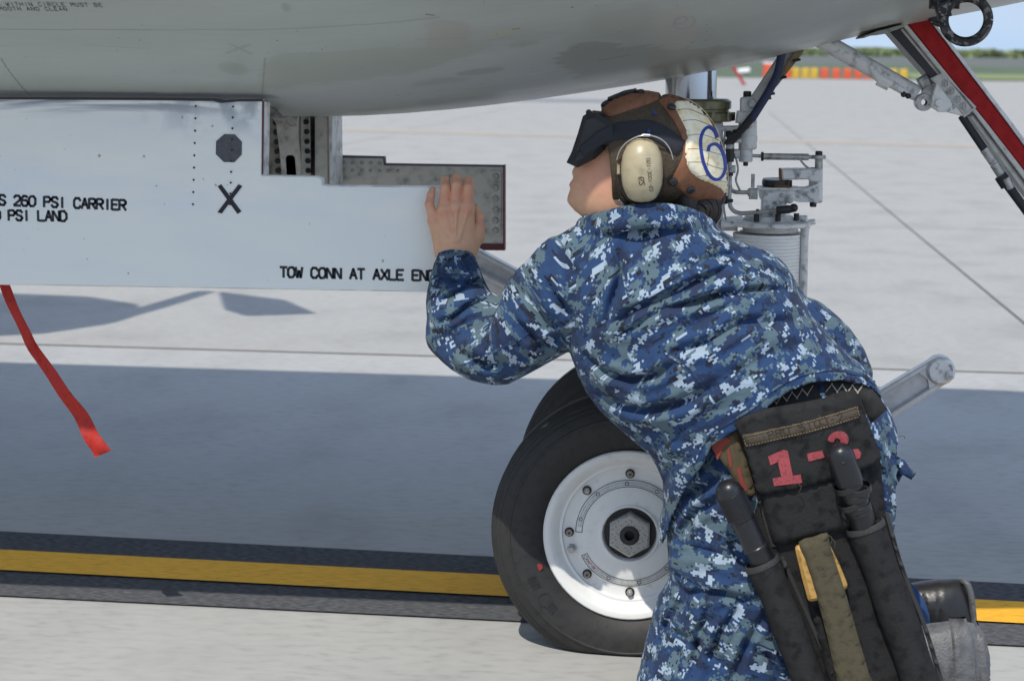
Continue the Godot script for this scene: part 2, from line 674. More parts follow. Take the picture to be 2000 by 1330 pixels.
# Surface nets: one vertex in each cell that the surface crosses. Returns [points, normals, triangles].
func nets(f: PackedFloat32Array, g: Dictionary) -> Array:
	var nx: int = g.nx
	var ny: int = g.ny
	var nz: int = g.nz
	var sx := ny * nz
	var sy := nz
	var id := PackedInt32Array()
	id.resize(nx * ny * nz)
	id.fill(-1)
	var pts := PackedVector3Array()
	var offs := [0, 1, sy, sy + 1, sx, sx + 1, sx + sy, sx + sy + 1]
	var edges := [[0, 1], [2, 3], [4, 5], [6, 7], [0, 2], [1, 3], [4, 6], [5, 7], [0, 4], [1, 5], [2, 6], [3, 7]]
	var corner := []
	for k in 8:
		corner.append(Vector3(k >> 2 & 1, k >> 1 & 1, k & 1))
	for i in nx - 1:
		for j in ny - 1:
			var at := i * sx + j * sy
			for q in nz - 1:
				var s := f[at] < 0.0
				if s != (f[at + 1] < 0.0) or s != (f[at + sy] < 0.0) or s != (f[at + sx] < 0.0) or s != (f[at + sx + sy + 1] < 0.0) or s != (f[at + sy + 1] < 0.0) or s != (f[at + sx + 1] < 0.0) or s != (f[at + sx + sy] < 0.0):
					var sum := Vector3.ZERO
					var count := 0
					for e in edges:
						var va := f[at + offs[e[0]]]
						var vb := f[at + offs[e[1]]]
						if (va < 0.0) != (vb < 0.0):
							sum += corner[e[0]].lerp(corner[e[1]], va / (va - vb))
							count += 1
					id[at] = pts.size()
					pts.append(g.lo + (Vector3(i, j, q) + sum / count) * g.c)
				at += 1
	var tris := PackedInt32Array()
	for i in range(1, nx - 1):
		for j in range(1, ny - 1):
			var at := i * sx + j * sy + 1
			for q in range(1, nz - 1):
				var s := f[at] < 0.0
				if s != (f[at + 1] < 0.0):
					face_of(tris, id, at, sx, sy, s)
				if s != (f[at + sy] < 0.0):
					face_of(tris, id, at, 1, sx, s)
				if s != (f[at + sx] < 0.0):
					face_of(tris, id, at, sy, 1, s)
				at += 1
	var nor := PackedVector3Array()
	nor.resize(pts.size())
	for t in range(0, tris.size(), 3):
		var a := pts[tris[t]]
		var nn := (pts[tris[t + 2]] - a).cross(pts[tris[t + 1]] - a)
		nor[tris[t]] += nn
		nor[tris[t + 1]] += nn
		nor[tris[t + 2]] += nn
	for k in nor.size():
		nor[k] = nor[k].normalized()
	return [pts, nor, tris]


func face_of(tris: PackedInt32Array, id: PackedInt32Array, at: int, p: int, q: int, s: bool) -> void:
	var a := id[at]
	var b := id[at - p]
	var c := id[at - p - q]
	var d := id[at - q]
	if a < 0 or b < 0 or c < 0 or d < 0:
		return
	if s:
		tris.append_array([a, c, b, a, d, c])
	else:
		tris.append_array([a, b, c, a, c, d])


func net_mesh(n: Array, uv = null) -> ArrayMesh:
	var arr := []
	arr.resize(Mesh.ARRAY_MAX)
	arr[Mesh.ARRAY_VERTEX] = n[0]
	arr[Mesh.ARRAY_NORMAL] = n[1]
	arr[Mesh.ARRAY_INDEX] = n[2]
	if uv != null:
		var t := PackedVector2Array()
		for k in n[0].size():
			t.append(uv.call(n[0][k], n[1][k]))
		arr[Mesh.ARRAY_TEX_UV] = t
	var m := ArrayMesh.new()
	m.add_surface_from_arrays(Mesh.PRIMITIVE_TRIANGLES, arr)
	return m


# ---------------------------------------------------------------- pieces laid over a curved surface

# Triangles that fill an outline, with inner points every step.
func fill(poly: PackedVector2Array, step: float) -> Array:
	var rim := PackedVector2Array()
	var n := poly.size()
	for i in n:
		var a := poly[i]
		var b := poly[(i + 1) % n]
		var m := maxi(1, int(ceil(a.distance_to(b) / step)))
		for k in m:
			rim.append(a.lerp(b, float(k) / m))
	var pts := rim.duplicate()
	var lo := poly[0]
	var hi := poly[0]
	for p in poly:
		lo = lo.min(p)
		hi = hi.max(p)
	var row := 0
	var y := lo.y + step * 0.5
	while y < hi.y:
		var x := lo.x + step * (0.5 if row % 2 else 0.0)
		while x < hi.x:
			var p := Vector2(x, y)
			if Geometry2D.is_point_in_polygon(p, poly):
				var near := false
				for q in rim:
					if q.distance_squared_to(p) < step * step * 0.3:
						near = true
						break
				if not near:
					pts.append(p)
			x += step
		y += step * 0.87
		row += 1
	var idx := Geometry2D.triangulate_delaunay(pts)
	var keep := PackedInt32Array()
	for t in range(0, idx.size(), 3):
		var c := (pts[idx[t]] + pts[idx[t + 1]] + pts[idx[t + 2]]) / 3.0
		if Geometry2D.is_point_in_polygon(c, poly):
			keep.append_array([idx[t], idx[t + 1], idx[t + 2]])
	return [pts, keep, rim.size()]


# A patch of cloth, leather or paint: on(Vector2) gives [point, normal] of what it lies on; it stands off by high and has a rim down to low.
func drape(st: SurfaceTool, poly: PackedVector2Array, on: Callable, high: float, low := 0.0, step := 0.006, soft := 0.0, uv_scale := 1.0) -> void:
	var f := fill(poly, step)
	var pts: PackedVector2Array = f[0]
	var top := []
	var rim: int = f[2]
	var mids := []
	for i in pts.size():
		var s: Array = on.call(pts[i])
		var h := high
		if soft > 0.0:
			var best := 1e9
			for k in poly.size():
				best = minf(best, pts[i].distance_to(Geometry2D.get_closest_point_to_segment(pts[i], poly[k], poly[(k + 1) % poly.size()])))
			h = lerpf(low + (high - low) * 0.25, high, sqrt(clampf(best / soft, 0.0, 1.0)))
		top.append(s[0] + s[1] * h)
		mids.append(s)
	st.set_smooth_group(0)
	for t in range(0, f[1].size(), 3):
		var a: int = f[1][t]
		var b: int = f[1][t + 1]
		var c: int = f[1][t + 2]
		var out: Vector3 = mids[a][1] + mids[b][1] + mids[c][1]
		if (top[b] - top[a]).cross(top[c] - top[a]).dot(out) > 0.0:
			var s := b
			b = c
			c = s
		for k in [a, b, c]:
			st.set_uv(pts[k] * uv_scale)
			st.add_vertex(top[k])
	st.set_smooth_group(1)
	var sgn := -1.0 if Geometry2D.is_polygon_clockwise(poly) else 1.0
	for i in rim:
		var j := (i + 1) % rim
		var d := pts[j] - pts[i]
		var out := Vector3(d.y * sgn, -d.x * sgn, 0.0)
		st.set_uv(pts[i] * uv_scale)
		quad(st, top[i], top[j], mids[j][0] + mids[j][1] * low, mids[i][0] + mids[i][1] * low, out)


# A band of even width along a line, laid over a surface.
func band(line: PackedVector2Array, wide: float) -> PackedVector2Array:
	var a := PackedVector2Array()
	var b := PackedVector2Array()
	var n := line.size()
	for i in n:
		var d := (line[mini(i + 1, n - 1)] - line[maxi(i - 1, 0)]).normalized()
		a.append(line[i] + Vector2(-d.y, d.x) * wide * 0.5)
		b.append(line[i] - Vector2(-d.y, d.x) * wide * 0.5)
	b.reverse()
	a.append_array(b)
	return a


# The near face of a cushion as something to lay pieces on.
func over(L: Dictionary, share := 1.0) -> Callable:
	return func(p: Vector2) -> Array:
		var uu := sample(L.u, L.g, p.x, p.y)
		var e: float = L.g.c
		var gx: float = (sample(L.u, L.g, p.x + e, p.y) - sample(L.u, L.g, p.x - e, p.y)) / (2.0 * e)
		var gy: float = (sample(L.u, L.g, p.x, p.y + e) - sample(L.u, L.g, p.x, p.y - e)) / (2.0 * e)
		var h: float = L.s * sqrt(maxf(uu, 0.0))
		var nn := Vector3(-gx, -gy, 2.0 * h / (L.s * L.s)).normalized()
		return [Vector3(p.x, p.y, sample(L.z, L.g, p.x, p.y) + h + share * sample(L.w, L.g, p.x, p.y) * clampf(uu / (0.1 * L.a * L.a), 0.0, 1.0)), nn]


func flat_on(z: float) -> Callable:
	return func(p: Vector2) -> Array: return [Vector3(p.x, p.y, z), Vector3.BACK]


# ---------------------------------------------------------------- materials

func materials() -> void:
	var mottle := cloud_tex(21, 0.012, 5, [[0.0, 0.86], [0.45, 0.96], [1.0, 1.04]])
	var grime := cloud_tex(22, 0.009, 4, [[0.0, 0.55], [0.25, 0.82], [0.5, 0.98], [1.0, 1.0]])
	var pits := cloud_tex(23, 0.06, 4, [[0.0, 0.0], [1.0, 1.0]])
	var speck := cloud_tex(24, 0.16, 3, [[0.0, 0.55], [0.30, 0.88], [0.42, 1.0], [1.0, 1.0]])

	# concrete: long brush strokes along the aircraft, blotches, fine grain
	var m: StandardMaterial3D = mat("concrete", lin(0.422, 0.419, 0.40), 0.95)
	m.specular_mode = BaseMaterial3D.SPECULAR_DISABLED
	m.uv1_triplanar = true
	m.uv1_world_triplanar = true
	m.uv1_scale = Vector3(0.45, 1.0, 1.0)
	m.albedo_texture = cloud_tex(31, 0.030, 6, [[0.0, 0.90], [0.35, 0.975], [0.65, 1.0], [1.0, 1.03]], 1024)
	m.detail_enabled = true
	m.detail_blend_mode = BaseMaterial3D.BLEND_MODE_MUL
	m.detail_uv_layer = BaseMaterial3D.DETAIL_UV_2
	m.uv2_triplanar = true
	m.uv2_world_triplanar = true
	m.uv2_scale = Vector3(0.23, 1.0, 0.16)
	m.detail_albedo = cloud_tex(32, 0.008, 6, [[0.0, 0.92], [0.3, 0.975], [0.55, 1.0], [1.0, 1.01]], 1024)
	var dimmed: StandardMaterial3D = m.duplicate()
	dimmed.albedo_color = lin(0.392, 0.384, 0.360)  # same concrete, darkened and warmed to offset the stronger, bluer skylight farther out
	dimmed.resource_name = "dimmed_concrete"
	M["dimmed_concrete"] = dimmed
	var base = mat("joint_filler", lin(0.075, 0.067, 0.06), 0.95)
	base.albedo_texture = null
	m = mat("yellow_paint", lin(0.88, 0.45, 0.032), 0.7)
	m.metallic_specular = 0.25
	m.uv1_triplanar = true
	m.uv1_world_triplanar = true
	m.uv1_scale = Vector3(1.3, 1.0, 6.0)
	m.albedo_texture = cloud_tex(33, 0.03, 6, [[0.0, 0.72], [0.2, 0.92], [0.5, 1.0], [1.0, 1.03]])
	m.heightmap_enabled = true
	m.heightmap_texture = pits
	m.heightmap_scale = 0.2
	m = mat("black_paint", lin(0.135, 0.138, 0.145), 0.8)
	m.specular_mode = BaseMaterial3D.SPECULAR_DISABLED
	m.uv1_triplanar = true
	m.uv1_world_triplanar = true
	m.uv1_scale = Vector3(1.4, 1.0, 7.0)
	m.albedo_texture = cloud_tex(34, 0.05, 6, [[0.0, 0.62], [0.5, 0.85], [0.72, 1.0], [1.0, 1.9]])
	m = mat("tan_paint", lin(0.40, 0.345, 0.275), 0.8)
	m = mat("dark_grey", lin(0.20, 0.205, 0.22), 0.85)
	m = mat("grass", lin(0.095, 0.125, 0.070), 0.95)
	tri_map(m, cloud_tex(36, 0.02, 5, [[0.0, 0.6], [0.5, 1.0], [1.0, 1.5]]), Vector3(0.02, 0.02, 0.05))
	m = mat("dry_field", lin(0.125, 0.135, 0.115), 0.95)
	tri_map(m, cloud_tex(37, 0.02, 5, [[0.0, 0.7], [0.5, 1.0], [1.0, 1.3]]), Vector3(0.02, 0.02, 0.05))
	m = mat("meadow", lin(0.20, 0.235, 0.085), 0.95)
	mat("foliage", lin(1, 1, 1), 0.9).vertex_color_use_as_albedo = true

	# aircraft paints and metals
	m = mat("white_paint", lin(0.78, 0.79, 0.785), 0.42)
	tri_map(m, grime, Vector3(5, 5, 5))
	m = mat("wheel_paint", lin(0.85, 0.85, 0.82), 0.5)
	tri_map(m, cloud_tex(41, 0.014, 6, [[0.0, 0.86], [0.16, 0.97], [0.3, 1.0], [1.0, 1.0]]), Vector3(4, 4, 4))
	m = mat("dirty_white", lin(0.77, 0.765, 0.735), 0.45)
	tri_map(m, cloud_tex(42, 0.010, 5, [[0.0, 0.38], [0.22, 0.72], [0.42, 0.96], [1.0, 1.0]]), Vector3(7, 7, 7), pits, 0.02)
	m = mat("grey_primer", lin(0.58, 0.565, 0.525), 0.55)
	tri_map(m, cloud_tex(43, 0.010, 5, [[0.0, 0.66], [0.3, 0.92], [0.6, 1.0], [1.0, 1.05]]), Vector3(5, 5, 5))
	m = mat("dark_primer", lin(0.30, 0.29, 0.26), 0.6)
	tri_map(m, grime, Vector3(6, 6, 6))
	m = mat("bolt_metal", lin(0.46, 0.45, 0.42), 0.42, 0.35)
	tri_map(m, grime, Vector3(40, 40, 40))
	m = mat("dull_steel", lin(0.50, 0.49, 0.46), 0.42, 0.4)
	tri_map(m, grime, Vector3(12, 12, 12))
	mat("chrome", lin(0.62, 0.63, 0.65), 0.13, 1.0)
	m = mat("olive_metal", lin(0.19, 0.18, 0.095), 0.28, 0.3)
	tri_map(m, grime, Vector3(10, 10, 10))
	m = mat("dark_metal", lin(0.035, 0.034, 0.034), 0.45, 0.3)
	m = mat("black_rubber", lin(0.018, 0.018, 0.019), 0.6)
	tri_map(m, mottle, Vector3(6, 6, 6))
	m = mat("blue_hose", lin(0.022, 0.032, 0.085), 0.6)
	tri_map(m, mottle, Vector3(20, 20, 20))
	m = mat("tan_brace", lin(0.25, 0.17, 0.08), 0.5)
	tri_map(m, grime, Vector3(9, 9, 9))
	m = mat("red_enamel", lin(0.36, 0.026, 0.026), 0.5)
	m.metallic_specular = 0.15
	tri_map(m, mottle, Vector3(5, 5, 5))
	m = mat("red_trim", lin(0.10, 0.016, 0.022), 0.5)
	m = mat("purple_trim", lin(0.085, 0.07, 0.11), 0.5)
	m = mat("silver_bar", lin(0.64, 0.65, 0.67), 0.3, 0.35)
	tri_map(m, mottle, Vector3(5, 5, 5))
	m = mat("ink", lin(0.022, 0.022, 0.026), 0.7)
	m = mat("grey_ink", lin(0.085, 0.09, 0.10), 0.6)
	tri_map(m, mottle, Vector3(14, 14, 14))
	m = mat("red_ink", lin(0.30, 0.03, 0.03), 0.6)
	m = mat("rust", lin(0.21, 0.085, 0.03), 0.85)
	tri_map(m, grime, Vector3(20, 20, 20))
	m = mat("tyre_rubber", lin(0.030, 0.029, 0.028), 0.62)
	tri_map(m, cloud_tex(44, 0.02, 6, [[0.0, 0.75], [0.5, 1.0], [1.0, 1.7]]), Vector3(4, 4, 4), speck, 0.02)
	m = mat("chipped_black", lin(1, 1, 1), 0.5)
	tri_map(m, cloud_tex(45, 0.03, 5, [[0.0, Color(0.5, 0.48, 0.43)], [0.36, Color(0.46, 0.44, 0.41)], [0.385, Color(0.06, 0.06, 0.07)], [1.0, Color(0.09, 0.09, 0.10)]]), Vector3(4, 4, 4))
	m = mat("streamer_red", lin(0.46, 0.018, 0.008), 0.6)
	tri_map(m, cloud_tex(46, 0.03, 5, [[0.0, 0.45], [0.2, 0.85], [0.4, 1.0], [1.0, 1.0]]), Vector3(4, 4, 4))
	m.backlight_enabled = true
	m.backlight = Color(0.25, 0.01, 0.008)
	m = mat("barricade_orange", lin(0.72, 0.125, 0.05), 0.6)
	m = mat("barricade_yellow", lin(0.66, 0.43, 0.05), 0.6)
	m = mat("plain_white", lin(0.75, 0.75, 0.74), 0.5)


# ---------------------------------------------------------------- ground

func sheet(pts: Array) -> ArrayMesh:
	var st := begin()
	flat(st)
	for i in range(0, pts.size() - 2, 2):
		quad(st, pts[i], pts[i + 1], pts[i + 3], pts[i + 2], Vector3.UP)
	return done(st)


func strip(x0: float, x1: float, a0: Vector2, a1: Vector2, y: float) -> ArrayMesh:
	# a painted strip whose far and near edges (z at x0, z at x1) are a0 and a1
	return sheet([Vector3(x0, y, a0.x), Vector3(x0, y, a1.x), Vector3(x1, y, a0.y), Vector3(x1, y, a1.y)])


func build_setting() -> void:
	struct("joint_bed", sheet([Vector3(-420, -0.0035, -139), Vector3(-420, -0.0035, 60), Vector3(420, -0.0035, -139), Vector3(420, -0.0035, 60)]), M.joint_filler, "dark bed under the apron slabs")
	# slabs of the parking apron, laid in rows; the joints lie on a grid of 6 metres
	var apron := Node3D.new()
	apron.name = "apron"
	apron.set_meta("kind", "structure")
	apron.set_meta("label", "pale concrete slabs of the parking apron")
	add_child(apron)
	var st := begin()
	box(st, Vector3(0, -0.05, 0), Vector3(5.984, 0.10, 5.952), 0.002)
	var slab := done(st)
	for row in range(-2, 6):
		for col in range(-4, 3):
			var o := part(apron, "concrete_slab", slab, M.concrete if row < 0 else M.dimmed_concrete)
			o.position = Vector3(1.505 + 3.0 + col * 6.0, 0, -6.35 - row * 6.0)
	struct("far_apron", sheet([Vector3(-420, 0.0, -139), Vector3(-420, 0.0, -39.36), Vector3(420, 0.0, -139), Vector3(420, 0.0, -39.36)]), M.dimmed_concrete, "pale concrete apron stretching to the grass")
	# the taxi line: yellow with a black border on both sides
	struct("yellow_line", strip(-9.0, 9.0, Vector2(-0.729, -0.081), Vector2(-0.56, 0.056), 0.008), M.yellow_paint, "yellow taxi line on the concrete")
	struct("black_border", strip(-9.0, 9.0, Vector2(-0.94, -0.18), Vector2(-0.27, 0.06), 0.004), M.black_paint, "black painted border on both sides of the yellow line")
	struct("tan_line", sheet([Vector3(-16.3272, 0, -25.2847), Vector3(-15.6137, 0, -24.0368), Vector3(-5.7296, 0, -25.343), Vector3(-5.5229, 0, -24.3281), Vector3(-2.6676, 0, -24.5253), Vector3(-2.5721, 0, -23.5759), Vector3(1.0002, 0, -23.9231), Vector3(0.9699, 0, -22.9387), Vector3(4.5157, 0, -23.0711), Vector3(4.3529, 0, -22.0784), Vector3(8.2723, 0, -21.9252), Vector3(7.9409, 0, -20.8858)]), M.tan_paint, "thin tan painted line far across the apron").position.y = 0.004
	struct("dark_far_strip", sheet([Vector3(-8.4468, 0, -49.5683), Vector3(-8.1159, 0, -47.5254), Vector3(-4.8154, 0, -50.3491), Vector3(-4.4447, 0, -46.3291), Vector3(-1.1209, 0, -50.774), Vector3(-1.0258, 0, -46.7196), Vector3(0.6377, 0, -49.1635), Vector3(0.6195, 0, -47.185)]), M.dark_grey, "dark strip far across the apron").position.y = 0.004  # plain dark strip laid just above the far apron
	# ground beyond the apron
	struct("grass_verge", sheet([Vector3(-420, -0.01, -140), Vector3(-420, 0.0, -139), Vector3(420, -0.01, -140), Vector3(420, 0.0, -139)]), M.grass)
	struct("grass_field", sheet([Vector3(-420, 1.1, -205), Vector3(-420, -0.01, -140), Vector3(420, 1.1, -205), Vector3(420, -0.01, -140)]), M.grass, "rough green field beyond the apron")
	struct("dry_field", sheet([Vector3(-420, 2.6, -335), Vector3(-420, 1.1, -205), Vector3(420, 2.6, -335), Vector3(420, 1.1, -205)]), M.dry_field, "grey dry field rising towards the trees")
	struct("meadow", sheet([Vector3(17, 0.42, -163), Vector3(16, 0.10, -144), Vector3(90, 0.42, -163), Vector3(90, 0.10, -144)]), M.meadow, "yellow green strip of meadow at the right")
	struct("far_ground", sheet([Vector3(-2200, 2.4, -2200), Vector3(-2200, 2.4, -335), Vector3(2200, 2.4, -2200), Vector3(2200, 2.4, -335)]), M.grass)


# ---------------------------------------------------------------- aircraft

const FUS_X := [-6, -1.5, -0.73, -0.62, -0.46, -0.26, -0.11, 0.04, 0.137, 0.2345, 0.332, 0.448, 0.537, 0.657, 0.8, 1.2, 2.2]
const FUS_Y := [0.979, 0.979, 0.979, 0.9795, 0.989, 1.012, 1.035, 1.0605, 1.0796, 1.1023, 1.1285, 1.158, 1.178, 1.203, 1.235, 1.34, 1.75]
const RAD_X := [-6, -1, 0, 0.5, 1, 1.5, 2.2]
const RAD_Y := [1.155, 1.155, 1.15, 1.115, 1.015, 0.86, 0.56]
const FUS_Z := -0.255


func along(xs: Array, ys: Array, x: float) -> float:
	var n := xs.size()
	x = clampf(x, xs[0], xs[n - 1])
	var i := 0
	while i < n - 2 and xs[i + 1] < x:
		i += 1
	var h: float = xs[i + 1] - xs[i]
	var t: float = (x - xs[i]) / h
	var m := []
	for k in [i, i + 1]:
		if k == 0:
			m.append((ys[1] - ys[0]) / (xs[1] - xs[0]))
		elif k == n - 1:
			m.append((ys[k] - ys[k - 1]) / (xs[k] - xs[k - 1]))
		else:
			var h0: float = xs[k] - xs[k - 1]
			var h1: float = xs[k + 1] - xs[k]
			m.append((h0 * h0 * ys[k + 1] + (h1 * h1 - h0 * h0) * ys[k] - h1 * h1 * ys[k - 1]) / (h0 * h1 * (h0 + h1)))
	var t2 := t * t
	var t3 := t2 * t
	return (2 * t3 - 3 * t2 + 1) * ys[i] + (t3 - 2 * t2 + t) * h * m[0] + (-2 * t3 + 3 * t2) * ys[i + 1] + (t3 - t2) * h * m[1]


# A point of the fuselage skin: x along it, a the angle round it from the belly towards the near side.
func skin(x: float, a: float, off := 0.0) -> Vector3:
	var r := along(RAD_X, RAD_Y, x)
	return Vector3(x, along(FUS_X, FUS_Y, x) + r - (r + off) * cos(a), FUS_Z + (r + off) * sin(a))


func blot(img: Image, poly: PackedVector2Array, col: Color, strength: float, soft: float, sd: int, rough := 0.0) -> void:
	# a patch of touch-up paint with a brushed edge, drawn in (x, angle)
	var n := noise(sd, 9.0, 3)
	var q := smooth_poly(poly, 3)
	var lo := q[0]
	var hi := q[0]
	for p in q:
		lo = lo.min(p)
		hi = hi.max(p)
	var w := img.get_width()
	var h := img.get_height()
	for i in range(maxi(0, int((lo.x - 0.03 + 1.25) / 2.2 * w)), mini(w - 1, int((hi.x + 0.03 + 1.25) / 2.2 * w)) + 1):
		for j in range(maxi(0, int((0.75 - hi.y - 0.03) / 0.9 * h)), mini(h - 1, int((0.75 - lo.y + 0.03) / 0.9 * h)) + 1):
			var p := Vector2((i + 0.5) / w * 2.2 - 1.25, 0.75 - (j + 0.5) / h * 0.9)
			var best := 1e9
			for k in q.size():
				best = minf(best, p.distance_squared_to(Geometry2D.get_closest_point_to_segment(p, q[k], q[(k + 1) % q.size()])))
			best = sqrt(best) * (1.0 if Geometry2D.is_point_in_polygon(p, q) else -1.0)
			best += rough * n.get_noise_2d(p.x * 1.2, p.y * 6.0)
			var s := strength * smoothstep(-soft, soft, best)
			if s > 0.0:
				img.set_pixel(i, j, img.get_pixel(i, j).lerp(col, s))


func fuselage_paint() -> ImageTexture:
	var w := 1100
	var h := 450
	var img := Image.create(w, h, false, Image.FORMAT_RGB8)
	var n := noise(51, 1.6, 5)
	var f := noise(52, 22.0, 3)
	for i in w:
		for j in h:
			var x := (i + 0.5) / w * 2.2 - 1.25
			var a := 0.75 - (j + 0.5) / h * 0.9
			var v := 0.785 + 0.020 * n.get_noise_2d(x, a * 5.0) + 0.012 * f.get_noise_2d(x * 0.3, a * 4.0)
			img.set_pixel(i, j, Color(v * 0.985, v * 1.01, v * 0.995))
	var ell := func(c: Vector2, rx: float, ry: float) -> PackedVector2Array:
		var p := PackedVector2Array()
		for k in 10:
			p.append(c + Vector2(cos(TAU * k / 10) * rx, sin(TAU * k / 10) * ry))
		return p
	blot(img, PackedVector2Array([Vector2(-0.63, 0.4482), Vector2(-0.5278, 0.4549), Vector2(-0.4432, 0.4589), Vector2(-0.3548, 0.4477), Vector2(-0.2434, 0.4317), Vector2(-0.3196, 0.3944), Vector2(-0.3846, 0.3632), Vector2(-0.5106, 0.3473), Vector2(-0.6694, 0.3189)]), Color(0.730, 0.755, 0.720), 0.8, 0.004, 61, 0.01)
	blot(img, PackedVector2Array([Vector2(-0.6408, 0.3247), Vector2(-0.5026, 0.3413), Vector2(-0.3857, 0.3569), Vector2(-0.3044, 0.3885), Vector2(-0.2132, 0.4127), Vector2(-0.1384, 0.4191), Vector2(-0.1291, 0.3703), Vector2(-0.1475, 0.3088), Vector2(-0.2476, 0.2679), Vector2(-0.3676, 0.2145), Vector2(-0.5114, 0.1656), Vector2(-0.6391, 0.1247), Vector2(-0.6682, 0.2388)]), Color(0.820, 0.840, 0.845), 0.55, 0.012, 62, 0.03)
	blot(img, PackedVector2Array([Vector2(-0.4071, 0.2061), Vector2(-0.277, 0.184), Vector2(-0.158, 0.1887), Vector2(-0.1146, 0.2026), Vector2(-0.1287, 0.143), Vector2(-0.2584, 0.1022), Vector2(-0.3884, 0.0885)]), Color(0.730, 0.750, 0.775), 0.7, 0.006, 63, 0.01)
	blot(img, PackedVector2Array([Vector2(-0.1402, 0.3208), Vector2(-0.121, 0.3837), Vector2(-0.0626, 0.3777), Vector2(-0.0157, 0.3458), Vector2(0.0386, 0.3274), Vector2(0.115, 0.264), Vector2(0.1314, 0.1332), Vector2(0.0505, 0.0931), Vector2(0.0042, 0.0846), Vector2(-0.0669, 0.1566), Vector2(-0.1159, 0.1858), Vector2(-0.1211, 0.2632)]), Color(0.680, 0.672, 0.640), 0.65, 0.003, 64, 0.022)
	blot(img, ell.call(Vector2(-0.0328, 0.4421), 0.042, 0.030), Color(0.800, 0.795, 0.760), 0.75, 0.006, 65, 0.006)
	blot(img, PackedVector2Array([Vector2(0.0296, 0.4504), Vector2(0.0728, 0.4442), Vector2(0.0984, 0.4042), Vector2(0.0969, 0.3234), Vector2(0.0631, 0.296), Vector2(0.0385, 0.3228), Vector2(0.0363, 0.3909)]), Color(0.795, 0.790, 0.760), 0.75, 0.004, 66, 0.01)
	blot(img, PackedVector2Array([Vector2(-0.3435, 0.5216), Vector2(-0.3037, 0.5195), Vector2(-0.2794, 0.4973), Vector2(-0.2798, 0.4541), Vector2(-0.2985, 0.4316), Vector2(-0.3244, 0.4342), Vector2(-0.3531, 0.4474)]), Color(0.765, 0.755, 0.730), 0.75, 0.006, 67, 0.01)
	blot(img, PackedVector2Array([Vector2(-0.2453, 0.4747), Vector2(-0.1897, 0.4731), Vector2(-0.1926, 0.4614), Vector2(-0.2432, 0.4552)]), Color(0.810, 0.790, 0.720), 0.6, 0.004, 68, 0.006)
	blot(img, ell.call(Vector2(-0.2779, 0.3329), 0.042, 0.014), Color(0.690, 0.720, 0.710), 0.75, 0.004, 69, 0.003)
	blot(img, ell.call(Vector2(-0.1925, 0.4175), 0.026, 0.009), Color(0.720, 0.745, 0.730), 0.7, 0.004, 70, 0.002)
	blot(img, ell.call(Vector2(-0.3528, 0.3066), 0.05, 0.016), Color(0.710, 0.730, 0.720), 0.6, 0.006, 71, 0.008)
	blot(img, ell.call(Vector2(-0.7015, 0.407), 0.026, 0.024), Color(0.710, 0.735, 0.705), 0.8, 0.004, 72, 0.002)
	blot(img, ell.call(Vector2(-0.5657, 0.5845), 0.007, 0.010), Color(0.690, 0.710, 0.710), 0.9, 0.004, 73)
	blot(img, PackedVector2Array([Vector2(-0.6874, 0.4899), Vector2(-0.6812, 0.49), Vector2(-0.6532, 0.4618), Vector2(-0.6608, 0.46)]), Color(0.690, 0.720, 0.685), 0.8, 0.002, 74)
	blot(img, PackedVector2Array([Vector2(-0.6936, 0.4609), Vector2(-0.6995, 0.4625), Vector2(-0.6567, 0.4889), Vector2(-0.6492, 0.4874)]), Color(0.690, 0.720, 0.685), 0.8, 0.002, 75)
	blot(img, PackedVector2Array([Vector2(-0.0779, 0.4917), Vector2(0.0142, 0.4812), Vector2(0.0304, 0.4453), Vector2(0.012, 0.3885), Vector2(-0.0573, 0.3953), Vector2(-0.081, 0.4364)]), Color(0.745, 0.765, 0.745), 0.6, 0.012, 76, 0.02)
	blot(img, PackedVector2Array([Vector2(0.1212, 0.2717), Vector2(0.1526, 0.2657), Vector2(0.2089, 0.1929), Vector2(0.2318, 0.0765), Vector2(0.1748, 0.0713), Vector2(0.1362, 0.1267)]), Color(0.690, 0.685, 0.660), 0.7, 0.005, 77, 0.012)
	blot(img, PackedVector2Array([Vector2(0.3783, 0.1251), Vector2(0.4143, 0.134), Vector2(0.479, 0.1292), Vector2(0.4926, 0.0542), Vector2(0.4758, -0.1), Vector2(0.4266, -0.1)]), Color(0.890, 0.880, 0.840), 0.8, 0.004, 78, 0.03)
	blot(img, PackedVector2Array([Vector2(-1.1805, 0.2718), Vector2(-0.9808, 0.2848), Vector2(-0.694, 0.2841), Vector2(-0.6896, 0.2655), Vector2(-0.8955, 0.2531), Vector2(-1.1948, 0.2399)]), Color(0.590, 0.600, 0.590), 0.75, 0.008, 79, 0.015)
	# a scribbled ring and scratches
	for s in [[Vector2(0.0787, 0.4027), 0.018, 0.020], [Vector2(0.0727, 0.4139), 0.010, 0.012]]:
		for k in 60:
			var p: Vector2 = s[0] + Vector2(cos(TAU * k / 60) * s[1], sin(TAU * k / 60) * s[2])
			dab(img, p, Color(0.66, 0.68, 0.73))
	scratch(img, Vector2(-0.071, 0.3071), Vector2(-0.0171, 0.3089), Color(0.45, 0.38, 0.33))
	scratch(img, Vector2(-0.2073, 0.4684), Vector2(-0.1945, 0.4682), Color(0.5, 0.45, 0.36))
	scratch(img, Vector2(-0.3415, 0.5403), Vector2(-0.3271, 0.5349), Color(0.45, 0.42, 0.33))
	# panel joints
	scratch(img, Vector2(-1.071, 0.5267), Vector2(-0.8037, 0.5295), Color(0.58, 0.60, 0.59))
	scratch(img, Vector2(-0.8037, 0.5295), Vector2(-0.5761, 0.5317), Color(0.63, 0.65, 0.64))
	scratch(img, Vector2(-0.5761, 0.5317), Vector2(-0.3195, 0.5281), Color(0.62, 0.64, 0.63))
